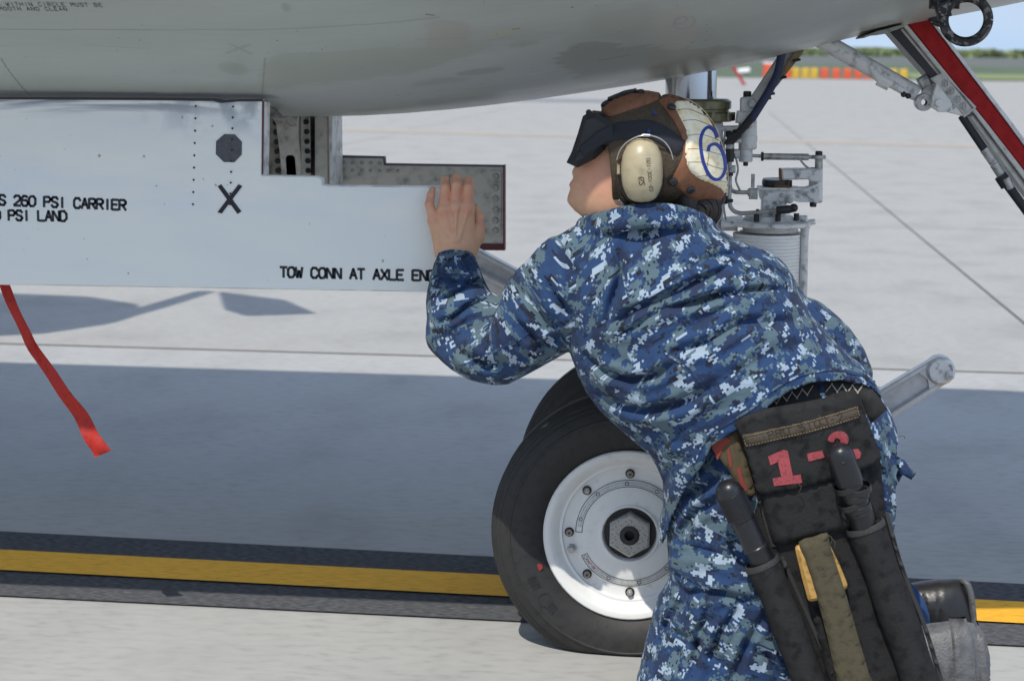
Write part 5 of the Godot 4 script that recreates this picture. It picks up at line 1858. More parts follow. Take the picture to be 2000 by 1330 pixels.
func cloth_mesh(layers: Array, g: Dictionary, frames: Array, k := 0.012, rolls := []) -> ArrayMesh:
	var field := cushion_field(layers, g, k)
	for r in rolls:
		field = limb(field, g, r[0], r[1], r[2], r[3], 0.006)
	var n := nets(field, g)
	var pts: PackedVector3Array = n[0]
	var nor: PackedVector3Array = n[1]
	var tris: PackedInt32Array = n[2]
	var P := PackedVector3Array()
	var N := PackedVector3Array()
	var T := PackedVector2Array()
	var I := PackedInt32Array()
	var owner_of := PackedInt32Array()
	owner_of.resize(pts.size())
	for v in pts.size():
		var best := 1e9
		for l in layers.size():
			var L: Dictionary = layers[l]
			var e: float = (pts[v].z - sample(L.z, L.g, pts[v].x, pts[v].y)) / L.s
			var f: float = (e * e - sample(L.u, L.g, pts[v].x, pts[v].y)) / L.a
			if f < best:
				best = f
				owner_of[v] = l
	var made := {}
	for t in range(0, tris.size(), 3):
		var o := owner_of[tris[t]]
		for q in 3:
			var v := tris[t + q]
			var key := v * 8 + o
			if not made.has(key):
				made[key] = P.size()
				P.append(pts[v])
				N.append(nor[v])
				T.append(cloth_uv(layers[o], frames[o], pts[v]) / TILE)
			I.append(made[key])
	var arr := []
	arr.resize(Mesh.ARRAY_MAX)
	arr[Mesh.ARRAY_VERTEX] = P
	arr[Mesh.ARRAY_NORMAL] = N
	arr[Mesh.ARRAY_TEX_UV] = T
	arr[Mesh.ARRAY_INDEX] = I
	var m := ArrayMesh.new()
	m.add_surface_from_arrays(Mesh.PRIMITIVE_TRIANGLES, arr)
	return m


# Cloth runs along the bones of a limb: v along it, u round it.
func cloth_uv(L: Dictionary, frame: Dictionary, p: Vector3) -> Vector2:
	var line: Array = frame.line
	var best := 1e9
	var lat := 0.0
	var along_ := 0.0
	var run := 0.0
	var q := Vector2(p.x, p.y)
	for k in line.size() - 1:
		var a: Vector2 = line[k]
		var b: Vector2 = line[k + 1]
		var d := (b - a).normalized()
		var len_ := a.distance_to(b)
		var t := (q - a).dot(d)
		var tc := clampf(t, -1e9 if k == 0 else 0.0, 1e9 if k == line.size() - 2 else len_)
		var dist := q.distance_to(a + d * tc)
		if dist < best:
			best = dist
			lat = (q - a).dot(Vector2(-d.y, d.x))
			along_ = run + tc
		run += len_
	var w: float = frame.wide
	var z: float = p.z - sample(L.z, L.g, p.x, p.y)
	return Vector2(atan2(lat / w, maxf(z, -L.t) / L.t + 0.15) * w * 1.05 + 0.50 + frame.shift, along_ + 0.15)


func cut(L: Dictionary, poly: PackedVector2Array) -> void:
	# the cloth ends at a hem: only what lies inside this outline stays
	var g: Dictionary = L.g
	var c := PackedFloat32Array()
	c.resize(g.nx * g.ny)
	for i in g.nx:
		for j in g.ny:
			var p := Vector2(g.lo.x + i * g.c, g.lo.y + j * g.c)
			var best := 1e9
			for k in poly.size():
				best = minf(best, p.distance_squared_to(Geometry2D.get_closest_point_to_segment(p, poly[k], poly[(k + 1) % poly.size()])))
			c[i * g.ny + j] = sqrt(best) * (1.0 if Geometry2D.is_point_in_polygon(p, poly) else -1.0)
	L.cut = c


func mirrored(on, z0: float) -> Callable:
	return func(p: Vector2) -> Array:
		var s: Array = on.call(p)
		return [Vector3(s[0].x, s[0].y, 2.0 * z0 - s[0].z), Vector3(s[1].x, s[1].y, -s[1].z)]


func skin_mesh(list: Array) -> ArrayMesh:
	# several grids of one body in one surface; colours: a little redder at the places of flush
	var P := PackedVector3Array()
	var N := PackedVector3Array()
	var C := PackedColorArray()
	var I := PackedInt32Array()
	var n := noise(120, 60.0, 4)
	var flush := [Vector3(-0.071, 0.9089, 0.32), Vector3(-0.0574, 0.8929, 0.33), Vector3(-0.326, 0.8276, 0.13), Vector3(-0.2985, 0.8318, 0.13), Vector3(-0.3596, 0.8096, 0.12), Vector3(-0.3407, 0.8218, 0.13), Vector3(-0.3379, 0.8776, 0.12), Vector3(-0.3195, 0.8807, 0.12), Vector3(-0.2975, 0.8775, 0.12), Vector3(-0.3262, 0.7947, 0.14), Vector3(-0.2754, 0.8005, 0.1), Vector3(-0.1099, 0.885, 0.25), Vector3(-0.3398, 0.8515, 0.125), Vector3(-0.3184, 0.8566, 0.127), Vector3(-0.2975, 0.8533, 0.125), Vector3(-0.3653, 0.8443, 0.12)]
	var reach := [0.042, 0.036, 0.011, 0.011, 0.009, 0.010, 0.010, 0.010, 0.010, 0.006, 0.012, 0.008, 0.016, 0.016, 0.016, 0.014]
	for e in list:
		var base := P.size()
		for k in e[0].size():
			var p: Vector3 = e[0][k]
			var r := 0.0
			for q in flush.size():
				var d: float = p.distance_to(flush[q]) / reach[q]
				r = maxf(r, exp(-d * d))
			var v := 1.0 + 0.09 * n.get_noise_3d(p.x, p.y, p.z)
			var col := Color(0.70, 0.405, 0.25).lerp(Color(0.66, 0.275, 0.19), r * 0.65)
			C.append(Color(col.r * v, col.g * v, col.b * v))
		P.append_array(e[0])
		N.append_array(e[1])
		for t in e[2]:
			I.append(t + base)
	var arr := []
	arr.resize(Mesh.ARRAY_MAX)
	arr[Mesh.ARRAY_VERTEX] = P
	arr[Mesh.ARRAY_NORMAL] = N
	arr[Mesh.ARRAY_COLOR] = C
	arr[Mesh.ARRAY_INDEX] = I
	var m := ArrayMesh.new()
	m.add_surface_from_arrays(Mesh.PRIMITIVE_TRIANGLES, arr)
	return m


func build_person() -> void:
	var camo := mat("camouflage_cloth", Color.WHITE, 0.88)
	camo.albedo_texture = camo_picture()
	camo.texture_filter = BaseMaterial3D.TEXTURE_FILTER_NEAREST
	camo.heightmap_enabled = true
	camo.heightmap_texture = cloud_tex(106, 0.035, 5, [[0.0, 0.0], [1.0, 1.0]], 1024, FastNoiseLite.FRACTAL_RIDGED)
	camo.heightmap_scale = 0.35
	camo.rim_enabled = true
	camo.rim = 0.1
	var skinm := mat("skin", Color.WHITE, 0.58)
	skinm.vertex_color_use_as_albedo = true
	skinm.subsurf_scatter_enabled = true
	skinm.subsurf_scatter_strength = 0.12
	var who := thing("person", "kneeling person in blue digital camouflage and brown helmet, one hand on the gear door", "person", Vector3(0.35, 0, 0.28))

	# --- bare body: head and neck, left hand, and a coarse core under the clothes
	var hg := grid_of(Vector3(-0.1398, 0.7697, 0.13), Vector3(0.0822, 1.0503, 0.37), 0.003)
	hg.hi = null
	var face_l := cushion((PackedVector2Array([Vector2(-0.0684, 0.9944), Vector2(-0.0872, 0.9778), Vector2(-0.0988, 0.9475), Vector2(-0.094, 0.9243), Vector2(-0.1025, 0.9137), Vector2(-0.105, 0.9068), Vector2(-0.1006, 0.8999), Vector2(-0.1022, 0.8955), Vector2(-0.1091, 0.8893), Vector2(-0.1094, 0.8841), Vector2(-0.1059, 0.8807), Vector2(-0.108, 0.8755), Vector2(-0.1135, 0.8649), Vector2(-0.1116, 0.8545), Vector2(-0.1013, 0.8443), Vector2(-0.0793, 0.8282), Vector2(-0.0562, 0.8051), Vector2(0.057, 0.7902), Vector2(0.071, 0.8556), Vector2(0.0566, 0.9844), Vector2(-0.0083, 1.0047)])), 0.068, [Vector3(-0.0323, 0.9141, 0.25)], hg, 50)
	cut(face_l, PackedVector2Array([Vector2(-0.2034, 1.1085), Vector2(-0.0456, 1.1103), Vector2(-0.0397, 0.9846), Vector2(-0.0278, 0.9425), Vector2(-0.0243, 0.9001), Vector2(-0.0168, 0.8645), Vector2(0.0056, 0.8538), Vector2(0.159, 0.8272), Vector2(0.1635, 0.6728), Vector2(-0.198, 0.6632)]))
	fold(face_l, PackedVector2Array([Vector2(-0.1029, 0.8876), Vector2(-0.0944, 0.8856), Vector2(-0.0849, 0.8807)]), 0.0028, 0.0035, 0.5)
	fold(face_l, PackedVector2Array([Vector2(-0.0948, 0.9102), Vector2(-0.0879, 0.9044), Vector2(-0.0818, 0.8935)]), 0.005, 0.002, 0.4)
	fold(face_l, PackedVector2Array([Vector2(-0.1028, 0.8778), Vector2(-0.0959, 0.8763), Vector2(-0.0891, 0.8747)]), 0.004, 0.0015, 0.3)
	var hf := cushion_field([face_l], hg)
	hf = limb(hf, hg, Vector3(-0.0007, 0.8542, 0.25), Vector3(0.0494, 0.7703, 0.27), 0.050, 0.052, 0.03)
	var head := nets(hf, hg)
	var gg := grid_of(Vector3(-0.3963, 0.7238, 0.03), Vector3(-0.2548, 0.8964, 0.165), 0.0024)
	var f := blank_field(gg)
	f = limb(f, gg, Vector3(-0.3205, 0.7276, 0.118), Vector3(-0.3238, 0.7568, 0.116), 0.0300, 0.0285, 0.01, 1.25)
	f = limb(f, gg, Vector3(-0.3367, 0.7565, 0.116), Vector3(-0.3601, 0.8069, 0.11), 0.0220, 0.0115, 0.012, 1.2)
	f = limb(f, gg, Vector3(-0.3291, 0.7587, 0.118), Vector3(-0.342, 0.8288, 0.115), 0.0230, 0.0125, 0.012, 1.2)
	f = limb(f, gg, Vector3(-0.3178, 0.7591, 0.119), Vector3(-0.3205, 0.834, 0.117), 0.0240, 0.0130, 0.012, 1.2)
	f = limb(f, gg, Vector3(-0.3089, 0.7591, 0.117), Vector3(-0.2996, 0.8324, 0.115), 0.0240, 0.0130, 0.012, 1.2)
	f = limb(f, gg, Vector3(-0.307, 0.7566, 0.11), Vector3(-0.2851, 0.7802, 0.102), 0.0240, 0.0150, 0.014, 1.1)
	# little finger
	f = limb(f, gg, Vector3(-0.3601, 0.8069, 0.11), Vector3(-0.3682, 0.8375, 0.116), 0.0100, 0.0080, 0.004)
	f = limb(f, gg, Vector3(-0.3682, 0.8375, 0.116), Vector3(-0.3664, 0.8536, 0.11), 0.0080, 0.0070, 0.003)
	f = limb(f, gg, Vector3(-0.3664, 0.8536, 0.11), Vector3(-0.3646, 0.8633, 0.104), 0.0070, 0.0060, 0.003)
	# ring, middle and index finger close over the door edge
	for q in [[Vector3(-0.342, 0.8288, 0.115), Vector3(-0.3391, 0.8686, 0.121), Vector3(-0.341, 0.8803, 0.105), Vector3(-0.3459, 0.8752, 0.07), Vector3(-0.3484, 0.8638, 0.052), 0.0090], [Vector3(-0.3205, 0.834, 0.117), Vector3(-0.3186, 0.8718, 0.123), Vector3(-0.3206, 0.8839, 0.106), Vector3(-0.3254, 0.8784, 0.07), Vector3(-0.3278, 0.8661, 0.052), 0.0098], [Vector3(-0.2996, 0.8324, 0.115), Vector3(-0.2977, 0.8684, 0.121), Vector3(-0.3, 0.8791, 0.104), Vector3(-0.3049, 0.8741, 0.07), Vector3(-0.3071, 0.8627, 0.052), 0.0098]]:
		var r: float = q[5]
		f = limb(f, gg, q[0], q[1], r * 1.10, r * 0.98, 0.0007)
		f = limb(f, gg, q[1], q[2], r, r * 0.92, 0.001)
		f = limb(f, gg, q[2], q[3], r * 0.92, r * 0.85, 0.002)
		f = limb(f, gg, q[3], q[4], r * 0.85, r * 0.75, 0.002)
	# thumb along the side of the hand
	f = limb(f, gg, Vector3(-0.2851, 0.7802, 0.102), Vector3(-0.2812, 0.7974, 0.097), 0.0145, 0.0100, 0.004)
	f = limb(f, gg, Vector3(-0.2812, 0.7974, 0.097), Vector3(-0.2809, 0.8146, 0.094), 0.0100, 0.0086, 0.003)
	f = limb(f, gg, Vector3(-0.2809, 0.8146, 0.094), Vector3(-0.2884, 0.8319, 0.094), 0.0086, 0.0070, 0.003)
	for q in [[Vector3(-0.3597, 0.8081, 0.113), 0.0112], [Vector3(-0.3413, 0.8292, 0.1195), 0.0122], [Vector3(-0.3198, 0.8353, 0.1225), 0.0130], [Vector3(-0.2989, 0.8328, 0.12), 0.0128], [Vector3(-0.2806, 0.8148, 0.096), 0.0090], [Vector3(-0.28, 0.7948, 0.099), 0.0112]]:
		f = limb(f, gg, q[0], q[0] + Vector3(0, 0.001, 0), q[1], q[1], 0.004)
	for q in [[Vector3(-0.3223, 0.7758, 0.141), Vector3(-0.3392, 0.8235, 0.1275)], [Vector3(-0.3175, 0.776, 0.1425), Vector3(-0.3186, 0.8296, 0.131)], [Vector3(-0.3114, 0.7759, 0.1405), Vector3(-0.2987, 0.828, 0.1285)], [Vector3(-0.3292, 0.7753, 0.1375), Vector3(-0.3566, 0.8034, 0.121)]]:
		f = limb(f, gg, q[0], q[1], 0.0010, 0.0024, 0.008)
	var hand := nets(f, gg)
	var bg := grid_of(Vector3(-0.4065, -0.2018, -0.05), Vector3(0.566, 0.9037, 0.55), 0.014)
	var bf := blank_field(bg)
	for q in [[Vector3(0.0263, 0.8209, 0.26), Vector3(0.0845, 0.756, 0.29), 0.045, 0.05], [Vector3(0.0256, 0.7113, 0.29), Vector3(0.2363, 0.534, 0.29), 0.06, 0.06], [Vector3(0.1281, 0.7213, 0.28), Vector3(0.2872, 0.5444, 0.29), 0.06, 0.05], [Vector3(-0.015, 0.7514, 0.27), Vector3(-0.1743, 0.6243, 0.27), 0.04, 0.036], [Vector3(-0.1743, 0.6243, 0.27), Vector3(-0.2469, 0.5925, 0.25), 0.036, 0.034], [Vector3(-0.2469, 0.5925, 0.25), Vector3(-0.3214, 0.7283, 0.125), 0.034, 0.026], [Vector3(0.2417, 0.6993, 0.22), Vector3(0.3782, 0.5787, 0.19), 0.03, 0.03], [Vector3(0.2764, 0.3741, 0.28), Vector3(0.113, 0.015, 0.34), 0.07, 0.05], [Vector3(0.3552, 0.3724, 0.26), Vector3(0.2388, -0.0095, 0.2), 0.07, 0.05], [Vector3(0.113, 0.015, 0.34), Vector3(0.4845, 0.0739, 0.3), 0.05, 0.035], [Vector3(0.2388, -0.0095, 0.2), Vector3(0.4708, 0.088, 0.07), 0.05, 0.03]]:
		bf = limb(bf, bg, q[0], q[1], q[2], q[3], 0.04)
	var bare := part(who, "body", skin_mesh([head, hand, nets(bf, bg)]), skinm, "bare face, neck and left hand")
	var nailm := mat("nail", lin(0.66, 0.42, 0.34), 0.35)
	var stn := begin()
	ball(stn, Vector3(-0.3642, 0.8618, 0.1095), Vector3(0.0034, 0.0046, 0.0018), 12)
	part(bare, "fingernail", done(stn), nailm)

	# --- jacket
	var jg := grid_of(Vector3(-0.4036, 0.1361, 0.01), Vector3(0.4205, 0.8934, 0.5), 0.0042)
	var torso := cushion(PackedVector2Array([Vector2(-0.0766, 0.8277), Vector2(-0.0233, 0.846), Vector2(0.0042, 0.8519), Vector2(0.0559, 0.8551), Vector2(0.0905, 0.8449), Vector2(0.1337, 0.8262), Vector2(0.177, 0.8016), Vector2(0.2028, 0.7912), Vector2(0.2284, 0.7849), Vector2(0.2543, 0.7693), Vector2(0.2738, 0.7424), Vector2(0.2833, 0.7126), Vector2(0.3055, 0.6782), Vector2(0.3309, 0.65), Vector2(0.3641, 0.6182), Vector2(0.3955, 0.594), Vector2(0.4242, 0.5531), Vector2(0.4454, 0.5102), Vector2(0.4638, 0.4541), Vector2(0.4701, 0.3842), Vector2(0.4535, 0.313), Vector2(0.3325, 0.228), Vector2(0.1771, 0.2131), Vector2(0.0626, 0.254), Vector2(0.0561, 0.3079), Vector2(0.0632, 0.3405), Vector2(0.066, 0.3665), Vector2(0.0636, 0.3913), Vector2(0.0526, 0.4165), Vector2(0.0417, 0.4362), Vector2(0.0204, 0.4519), Vector2(-0.0001, 0.4676), Vector2(-0.0215, 0.4841), Vector2(-0.0484, 0.5082), Vector2(-0.0701, 0.5363), Vector2(-0.0837, 0.5614), Vector2(-0.0966, 0.5945), Vector2(-0.1012, 0.6076), Vector2(-0.1218, 0.6798), Vector2(-0.1324, 0.7662), Vector2(-0.1099, 0.8099)]), 0.150, [Vector3(-0.0033, 0.7942, 0.26), Vector3(0.0834, 0.7889, 0.275), Vector3(0.1879, 0.7228, 0.28), Vector3(-0.0427, 0.647, 0.28), Vector3(0.1485, 0.603, 0.3), Vector3(0.2891, 0.4763, 0.3), Vector3(0.0694, 0.3354, 0.3), Vector3(0.4069, 0.522, 0.29)], jg)
	cut(torso, PackedVector2Array([Vector2(-0.1083, 0.8785), Vector2(0.4327, 0.8891), Vector2(0.4463, 0.574), Vector2(0.4264, 0.5412), Vector2(0.4075, 0.5626), Vector2(0.3874, 0.573), Vector2(0.3475, 0.5844), Vector2(0.3038, 0.5848), Vector2(0.2687, 0.5744), Vector2(0.2411, 0.5574), Vector2(0.2185, 0.5363), Vector2(0.1793, 0.5085), Vector2(0.1433, 0.4807), Vector2(0.1292, 0.444), Vector2(0.1163, 0.4237), Vector2(0.1011, 0.3945), Vector2(0.09, 0.3654), Vector2(0.0806, 0.3363), Vector2(0.0698, 0.2921), Vector2(0.06, 0.2723), Vector2(0.0534, 0.3019), Vector2(0.0433, 0.441), Vector2(-0.1878, 0.5198), Vector2(-0.1921, 0.8769)]))
	var arm := cushion(PackedVector2Array([Vector2(-0.3413, 0.7875), Vector2(-0.2981, 0.7862), Vector2(-0.2789, 0.7456), Vector2(-0.2625, 0.7135), Vector2(-0.2467, 0.6925), Vector2(-0.2346, 0.688), Vector2(-0.2228, 0.6932), Vector2(-0.2167, 0.7139), Vector2(-0.1998, 0.7359), Vector2(-0.1771, 0.757), Vector2(-0.1592, 0.7791), Vector2(-0.1409, 0.7981), Vector2(-0.1258, 0.8015), Vector2(-0.1093, 0.8107), Vector2(-0.0757, 0.8297), Vector2(-0.0374, 0.8213), Vector2(-0.0147, 0.7703), Vector2(-0.0176, 0.7006), Vector2(-0.0427, 0.6378), Vector2(-0.1019, 0.6034), Vector2(-0.1229, 0.591), Vector2(-0.1652, 0.5649), Vector2(-0.2085, 0.5386), Vector2(-0.2345, 0.5366), Vector2(-0.2733, 0.544), Vector2(-0.3091, 0.5599), Vector2(-0.3422, 0.5807), Vector2(-0.3592, 0.5969), Vector2(-0.362, 0.6142), Vector2(-0.3599, 0.644), Vector2(-0.3648, 0.6675), Vector2(-0.3648, 0.6835), Vector2(-0.3636, 0.6997), Vector2(-0.359, 0.7251), Vector2(-0.3524, 0.751)]), 0.066, [Vector3(-0.3288, 0.7644, 0.12), Vector3(-0.3197, 0.7128, 0.15), Vector3(-0.3078, 0.6465, 0.2), Vector3(-0.2552, 0.5841, 0.255), Vector3(-0.191, 0.6342, 0.28), Vector3(-0.1127, 0.7165, 0.29), Vector3(-0.0445, 0.7523, 0.285)], jg)
	cut(arm, PackedVector2Array([Vector2(-0.4943, 0.3679), Vector2(-0.4941, 0.7248), Vector2(-0.3568, 0.7473), Vector2(-0.3476, 0.7558), Vector2(-0.3219, 0.7605), Vector2(-0.2952, 0.7579), Vector2(-0.2841, 0.7508), Vector2(0.052, 0.882), Vector2(0.0641, 0.3875)]))
	var arm2 := cushion(PackedVector2Array([Vector2(0.1789, 0.768), Vector2(0.2304, 0.7815), Vector2(0.2706, 0.7438), Vector2(0.2991, 0.6982), Vector2(0.3232, 0.6909), Vector2(0.3538, 0.6665), Vector2(0.3782, 0.6431), Vector2(0.4031, 0.609), Vector2(0.4185, 0.5736), Vector2(0.4219, 0.5531), Vector2(0.4065, 0.5257), Vector2(0.3624, 0.5333), Vector2(0.2908, 0.572), Vector2(0.2354, 0.6437)]), 0.062, [Vector3(0.2319, 0.7342, 0.22), Vector3(0.3233, 0.6442, 0.19), Vector3(0.4049, 0.566, 0.19)], jg)
	# folds, taken along the drag of the cloth
	for q in [
		[PackedVector2Array([Vector2(-0.0221, 0.6743), Vector2(0.0123, 0.6936), Vector2(0.0498, 0.7096), Vector2(0.109, 0.741), Vector2(0.163, 0.7662), Vector2(0.2081, 0.778)]), 0.0075, 0.0105], [PackedVector2Array([Vector2(-0.0002, 0.6598), Vector2(0.0551, 0.6981), Vector2(0.1447, 0.722), Vector2(0.2097, 0.7294), Vector2(0.2682, 0.7251)]), 0.0060, 0.0095],
		[PackedVector2Array([Vector2(0.0642, 0.6281), Vector2(0.1271, 0.6483), Vector2(0.1851, 0.6799), Vector2(0.2674, 0.6788), Vector2(0.2927, 0.6762)]), 0.0085, 0.0085], [PackedVector2Array([Vector2(-0.0674, 0.6091), Vector2(-0.0303, 0.5858), Vector2(0.0098, 0.5785), Vector2(0.0502, 0.5924), Vector2(0.0818, 0.616)]), 0.0070, 0.0090],
		[PackedVector2Array([Vector2(-0.0496, 0.5488), Vector2(-0.0175, 0.5311), Vector2(0.035, 0.5294), Vector2(0.0902, 0.5481), Vector2(0.1487, 0.5819)]), 0.0085, 0.0085], [PackedVector2Array([Vector2(0.0897, 0.565), Vector2(0.1679, 0.6001), Vector2(0.2454, 0.6333), Vector2(0.3032, 0.6533), Vector2(0.3423, 0.6477)]), 0.0075, 0.0080],
		[PackedVector2Array([Vector2(-0.0363, 0.6644), Vector2(-0.0237, 0.7051), Vector2(-0.0121, 0.7448), Vector2(-0.0155, 0.7906)]), 0.0075, 0.0110], [PackedVector2Array([Vector2(-0.0611, 0.651), Vector2(-0.0469, 0.6978), Vector2(-0.0378, 0.7441), Vector2(-0.0405, 0.7983)]), 0.0070, 0.0080],
		[PackedVector2Array([Vector2(-0.0111, 0.8121), Vector2(0.043, 0.81), Vector2(0.0908, 0.8227), Vector2(0.1339, 0.8153)]), 0.0080, 0.0060], [PackedVector2Array([Vector2(0.104, 0.7651), Vector2(0.1431, 0.7793), Vector2(0.192, 0.7871), Vector2(0.2289, 0.7813)]), 0.0075, 0.0095],
		[PackedVector2Array([Vector2(0.1925, 0.785), Vector2(0.2261, 0.7608), Vector2(0.2516, 0.7364), Vector2(0.2705, 0.7118)]), 0.0070, 0.0080], [PackedVector2Array([Vector2(0.0127, 0.7477), Vector2(0.0615, 0.7696), Vector2(0.102, 0.7871)]), 0.0080, 0.0050],
		[PackedVector2Array([Vector2(-0.0315, 0.5088), Vector2(0.0104, 0.4966), Vector2(0.0685, 0.4952), Vector2(0.1176, 0.5137)]), 0.0090, 0.0060], [PackedVector2Array([Vector2(0.1472, 0.6321), Vector2(0.2036, 0.6569), Vector2(0.2602, 0.6643)]), 0.0060, 0.0060],
		[PackedVector2Array([Vector2(0.0276, 0.4683), Vector2(0.0688, 0.485), Vector2(0.1103, 0.4797), Vector2(0.1508, 0.5064)]), 0.0080, 0.0060], [PackedVector2Array([Vector2(0.2777, 0.6275), Vector2(0.3262, 0.6289), Vector2(0.3756, 0.6055)]), 0.0070, 0.0060], [PackedVector2Array([Vector2(0.0625, 0.4014), Vector2(0.0783, 0.4361), Vector2(0.1105, 0.4712)]), 0.0070, 0.0060], [PackedVector2Array([Vector2(0.0158, 0.6283), Vector2(0.0566, 0.6462), Vector2(0.1052, 0.6725), Vector2(0.1616, 0.6989)]), 0.0060, 0.0065]]:
		fold(torso, q[0], q[1] * (1.05 if q[2] > 0.0082 else 1.5), q[2] * (2.2 if q[2] > 0.0082 else 0.85))
	for q in [
		[PackedVector2Array([Vector2(-0.2262, 0.6922), Vector2(-0.2561, 0.7089), Vector2(-0.2892, 0.7011), Vector2(-0.3189, 0.6828), Vector2(-0.3399, 0.6664)]), 0.0060, 0.0110], [PackedVector2Array([Vector2(-0.2279, 0.6834), Vector2(-0.2515, 0.6845), Vector2(-0.2802, 0.6724), Vector2(-0.3047, 0.6533), Vector2(-0.3292, 0.6421)]), 0.0055, 0.0085],
		[PackedVector2Array([Vector2(-0.3451, 0.713), Vector2(-0.3091, 0.7068), Vector2(-0.2741, 0.7112), Vector2(-0.2552, 0.7027)]), 0.0060, 0.0070], [PackedVector2Array([Vector2(-0.2063, 0.6809), Vector2(-0.1687, 0.6438), Vector2(-0.1346, 0.6135)]), 0.0080, 0.0070], [PackedVector2Array([Vector2(-0.1364, 0.7336), Vector2(-0.1109, 0.6938), Vector2(-0.0864, 0.6634), Vector2(-0.0657, 0.6536)]), 0.0080, 0.0080],
		[PackedVector2Array([Vector2(-0.3185, 0.6247), Vector2(-0.2849, 0.5992), Vector2(-0.2408, 0.5811), Vector2(-0.1971, 0.5929)]), 0.0095, 0.0060], [PackedVector2Array([Vector2(-0.1955, 0.7192), Vector2(-0.1607, 0.6942), Vector2(-0.1257, 0.6519)]), 0.0070, 0.0060], [PackedVector2Array([Vector2(-0.1194, 0.7983), Vector2(-0.1017, 0.7559), Vector2(-0.0668, 0.7139), Vector2(-0.0489, 0.6713)]), 0.0080, 0.0075], [PackedVector2Array([Vector2(-0.3387, 0.7405), Vector2(-0.3031, 0.7484), Vector2(-0.271, 0.7421)]), 0.0050, 0.0040], [PackedVector2Array([Vector2(-0.1767, 0.5983), Vector2(-0.1425, 0.6254), Vector2(-0.0998, 0.644)]), 0.0060, 0.0050], [PackedVector2Array([Vector2(-0.0854, 0.799), Vector2(-0.0589, 0.7484), Vector2(-0.0364, 0.6888)]), 0.0060, 0.0060]]:
		fold(arm, q[0], q[1] * 0.9, q[2] * 2.2)
	fold(arm2, PackedVector2Array([Vector2(0.3214, 0.6811), Vector2(0.3581, 0.6288), Vector2(0.3949, 0.5763)]), 0.008, 0.008)
	fold(arm2, PackedVector2Array([Vector2(0.3574, 0.6465), Vector2(0.3939, 0.6031), Vector2(0.4126, 0.5679)]), 0.006, 0.006)
	ripples(torso, 131, Vector2(0.84, 0.54), 0.26, 0.070, 0.0022)
	ripples(arm, 132, Vector2(0.5, -0.86), 0.05, 0.035, 0.0030)
	var spine := {"line": [Vector2(0.3378, 0.3702), Vector2(0.2065, 0.587), Vector2(0.0601, 0.8089)], "wide": 0.20, "shift": 0.0}
	var bones := {"line": Array(smooth_line(PackedVector2Array([Vector2(-0.0355, 0.7352), Vector2(-0.1213, 0.6444), Vector2(-0.1825, 0.596), Vector2(-0.2392, 0.5809), Vector2(-0.2909, 0.6104), Vector2(-0.3168, 0.6794), Vector2(-0.3281, 0.8018)]), 4)), "wide": 0.068, "shift": 0.27}
	var bones2 := {"line": [Vector2(0.2141, 0.7669), Vector2(0.4043, 0.5588)], "wide": 0.062, "shift": -0.25}
	var collar := []
	var neck := spline([Vector3(-0.0829, 0.8172, 0.245), Vector3(-0.0717, 0.8244, 0.285), Vector3(-0.0442, 0.8346, 0.318), Vector3(-0.011, 0.8449, 0.342), Vector3(0.0261, 0.8514, 0.35), Vector3(0.0661, 0.8506, 0.34), Vector3(0.1012, 0.8408, 0.315), Vector3(0.1286, 0.8265, 0.28)], 3)
	for i in neck.size() - 1:
		collar.append([neck[i], neck[i + 1], 0.0125, 0.0125])
		collar.append([neck[i] + Vector3(0, -0.014, 0.006), neck[i + 1] + Vector3(0, -0.014, 0.006), 0.0125, 0.0125])
	var jacket := part(who, "jacket", cloth_mesh([torso, arm, arm2], jg, [spine, bones, bones2], 0.005, collar), camo, "blue digital camouflage jacket with a loose hem")
	var st := begin()
	var on_torso = over(torso)
	for q in [PackedVector2Array([Vector2(-0.0342, 0.8135), Vector2(-0.0201, 0.7738), Vector2(-0.0071, 0.7449), Vector2(0.0043, 0.7159)]), PackedVector2Array([Vector2(0.0652, 0.6297), Vector2(0.1069, 0.6058), Vector2(0.1496, 0.5485)]), PackedVector2Array([Vector2(0.0212, 0.5697), Vector2(0.0572, 0.6211)]), PackedVector2Array([Vector2(0.4116, 0.5686), Vector2(0.3917, 0.5845), Vector2(0.3754, 0.5907), Vector2(0.3428, 0.6004), Vector2(0.3, 0.6008), Vector2(0.2623, 0.5897), Vector2(0.2337, 0.5722), Vector2(0.2116, 0.5515), Vector2(0.1732, 0.5243), Vector2(0.1379, 0.497), Vector2(0.113, 0.4429)])]:
		drape(st, band(smooth_line(q), 0.0035), on_torso, 0.0016, -0.002, 0.004, 0.0, 1.0 / TILE)
	var on_arm = over(arm)
	for q in [PackedVector2Array([Vector2(-0.3553, 0.7112), Vector2(-0.3355, 0.7187), Vector2(-0.306, 0.7214), Vector2(-0.2732, 0.7191)]), PackedVector2Array([Vector2(-0.1863, 0.7456), Vector2(-0.1478, 0.6973), Vector2(-0.1037, 0.6269)]), PackedVector2Array([Vector2(-0.2875, 0.5817), Vector2(-0.2376, 0.6024), Vector2(-0.165, 0.6433)])]:
		drape(st, band(smooth_line(q), 0.0035), on_arm, 0.0018, -0.002, 0.004, 0.0, 1.0 / TILE)
	part(jacket, "seam", done(st), camo).set_meta("kind", "stuff")

	# --- trousers
	var tg := grid_of(Vector3(-0.0208, -0.1688, 0.04), Vector3(0.4526, 0.692, 0.5), 0.006)
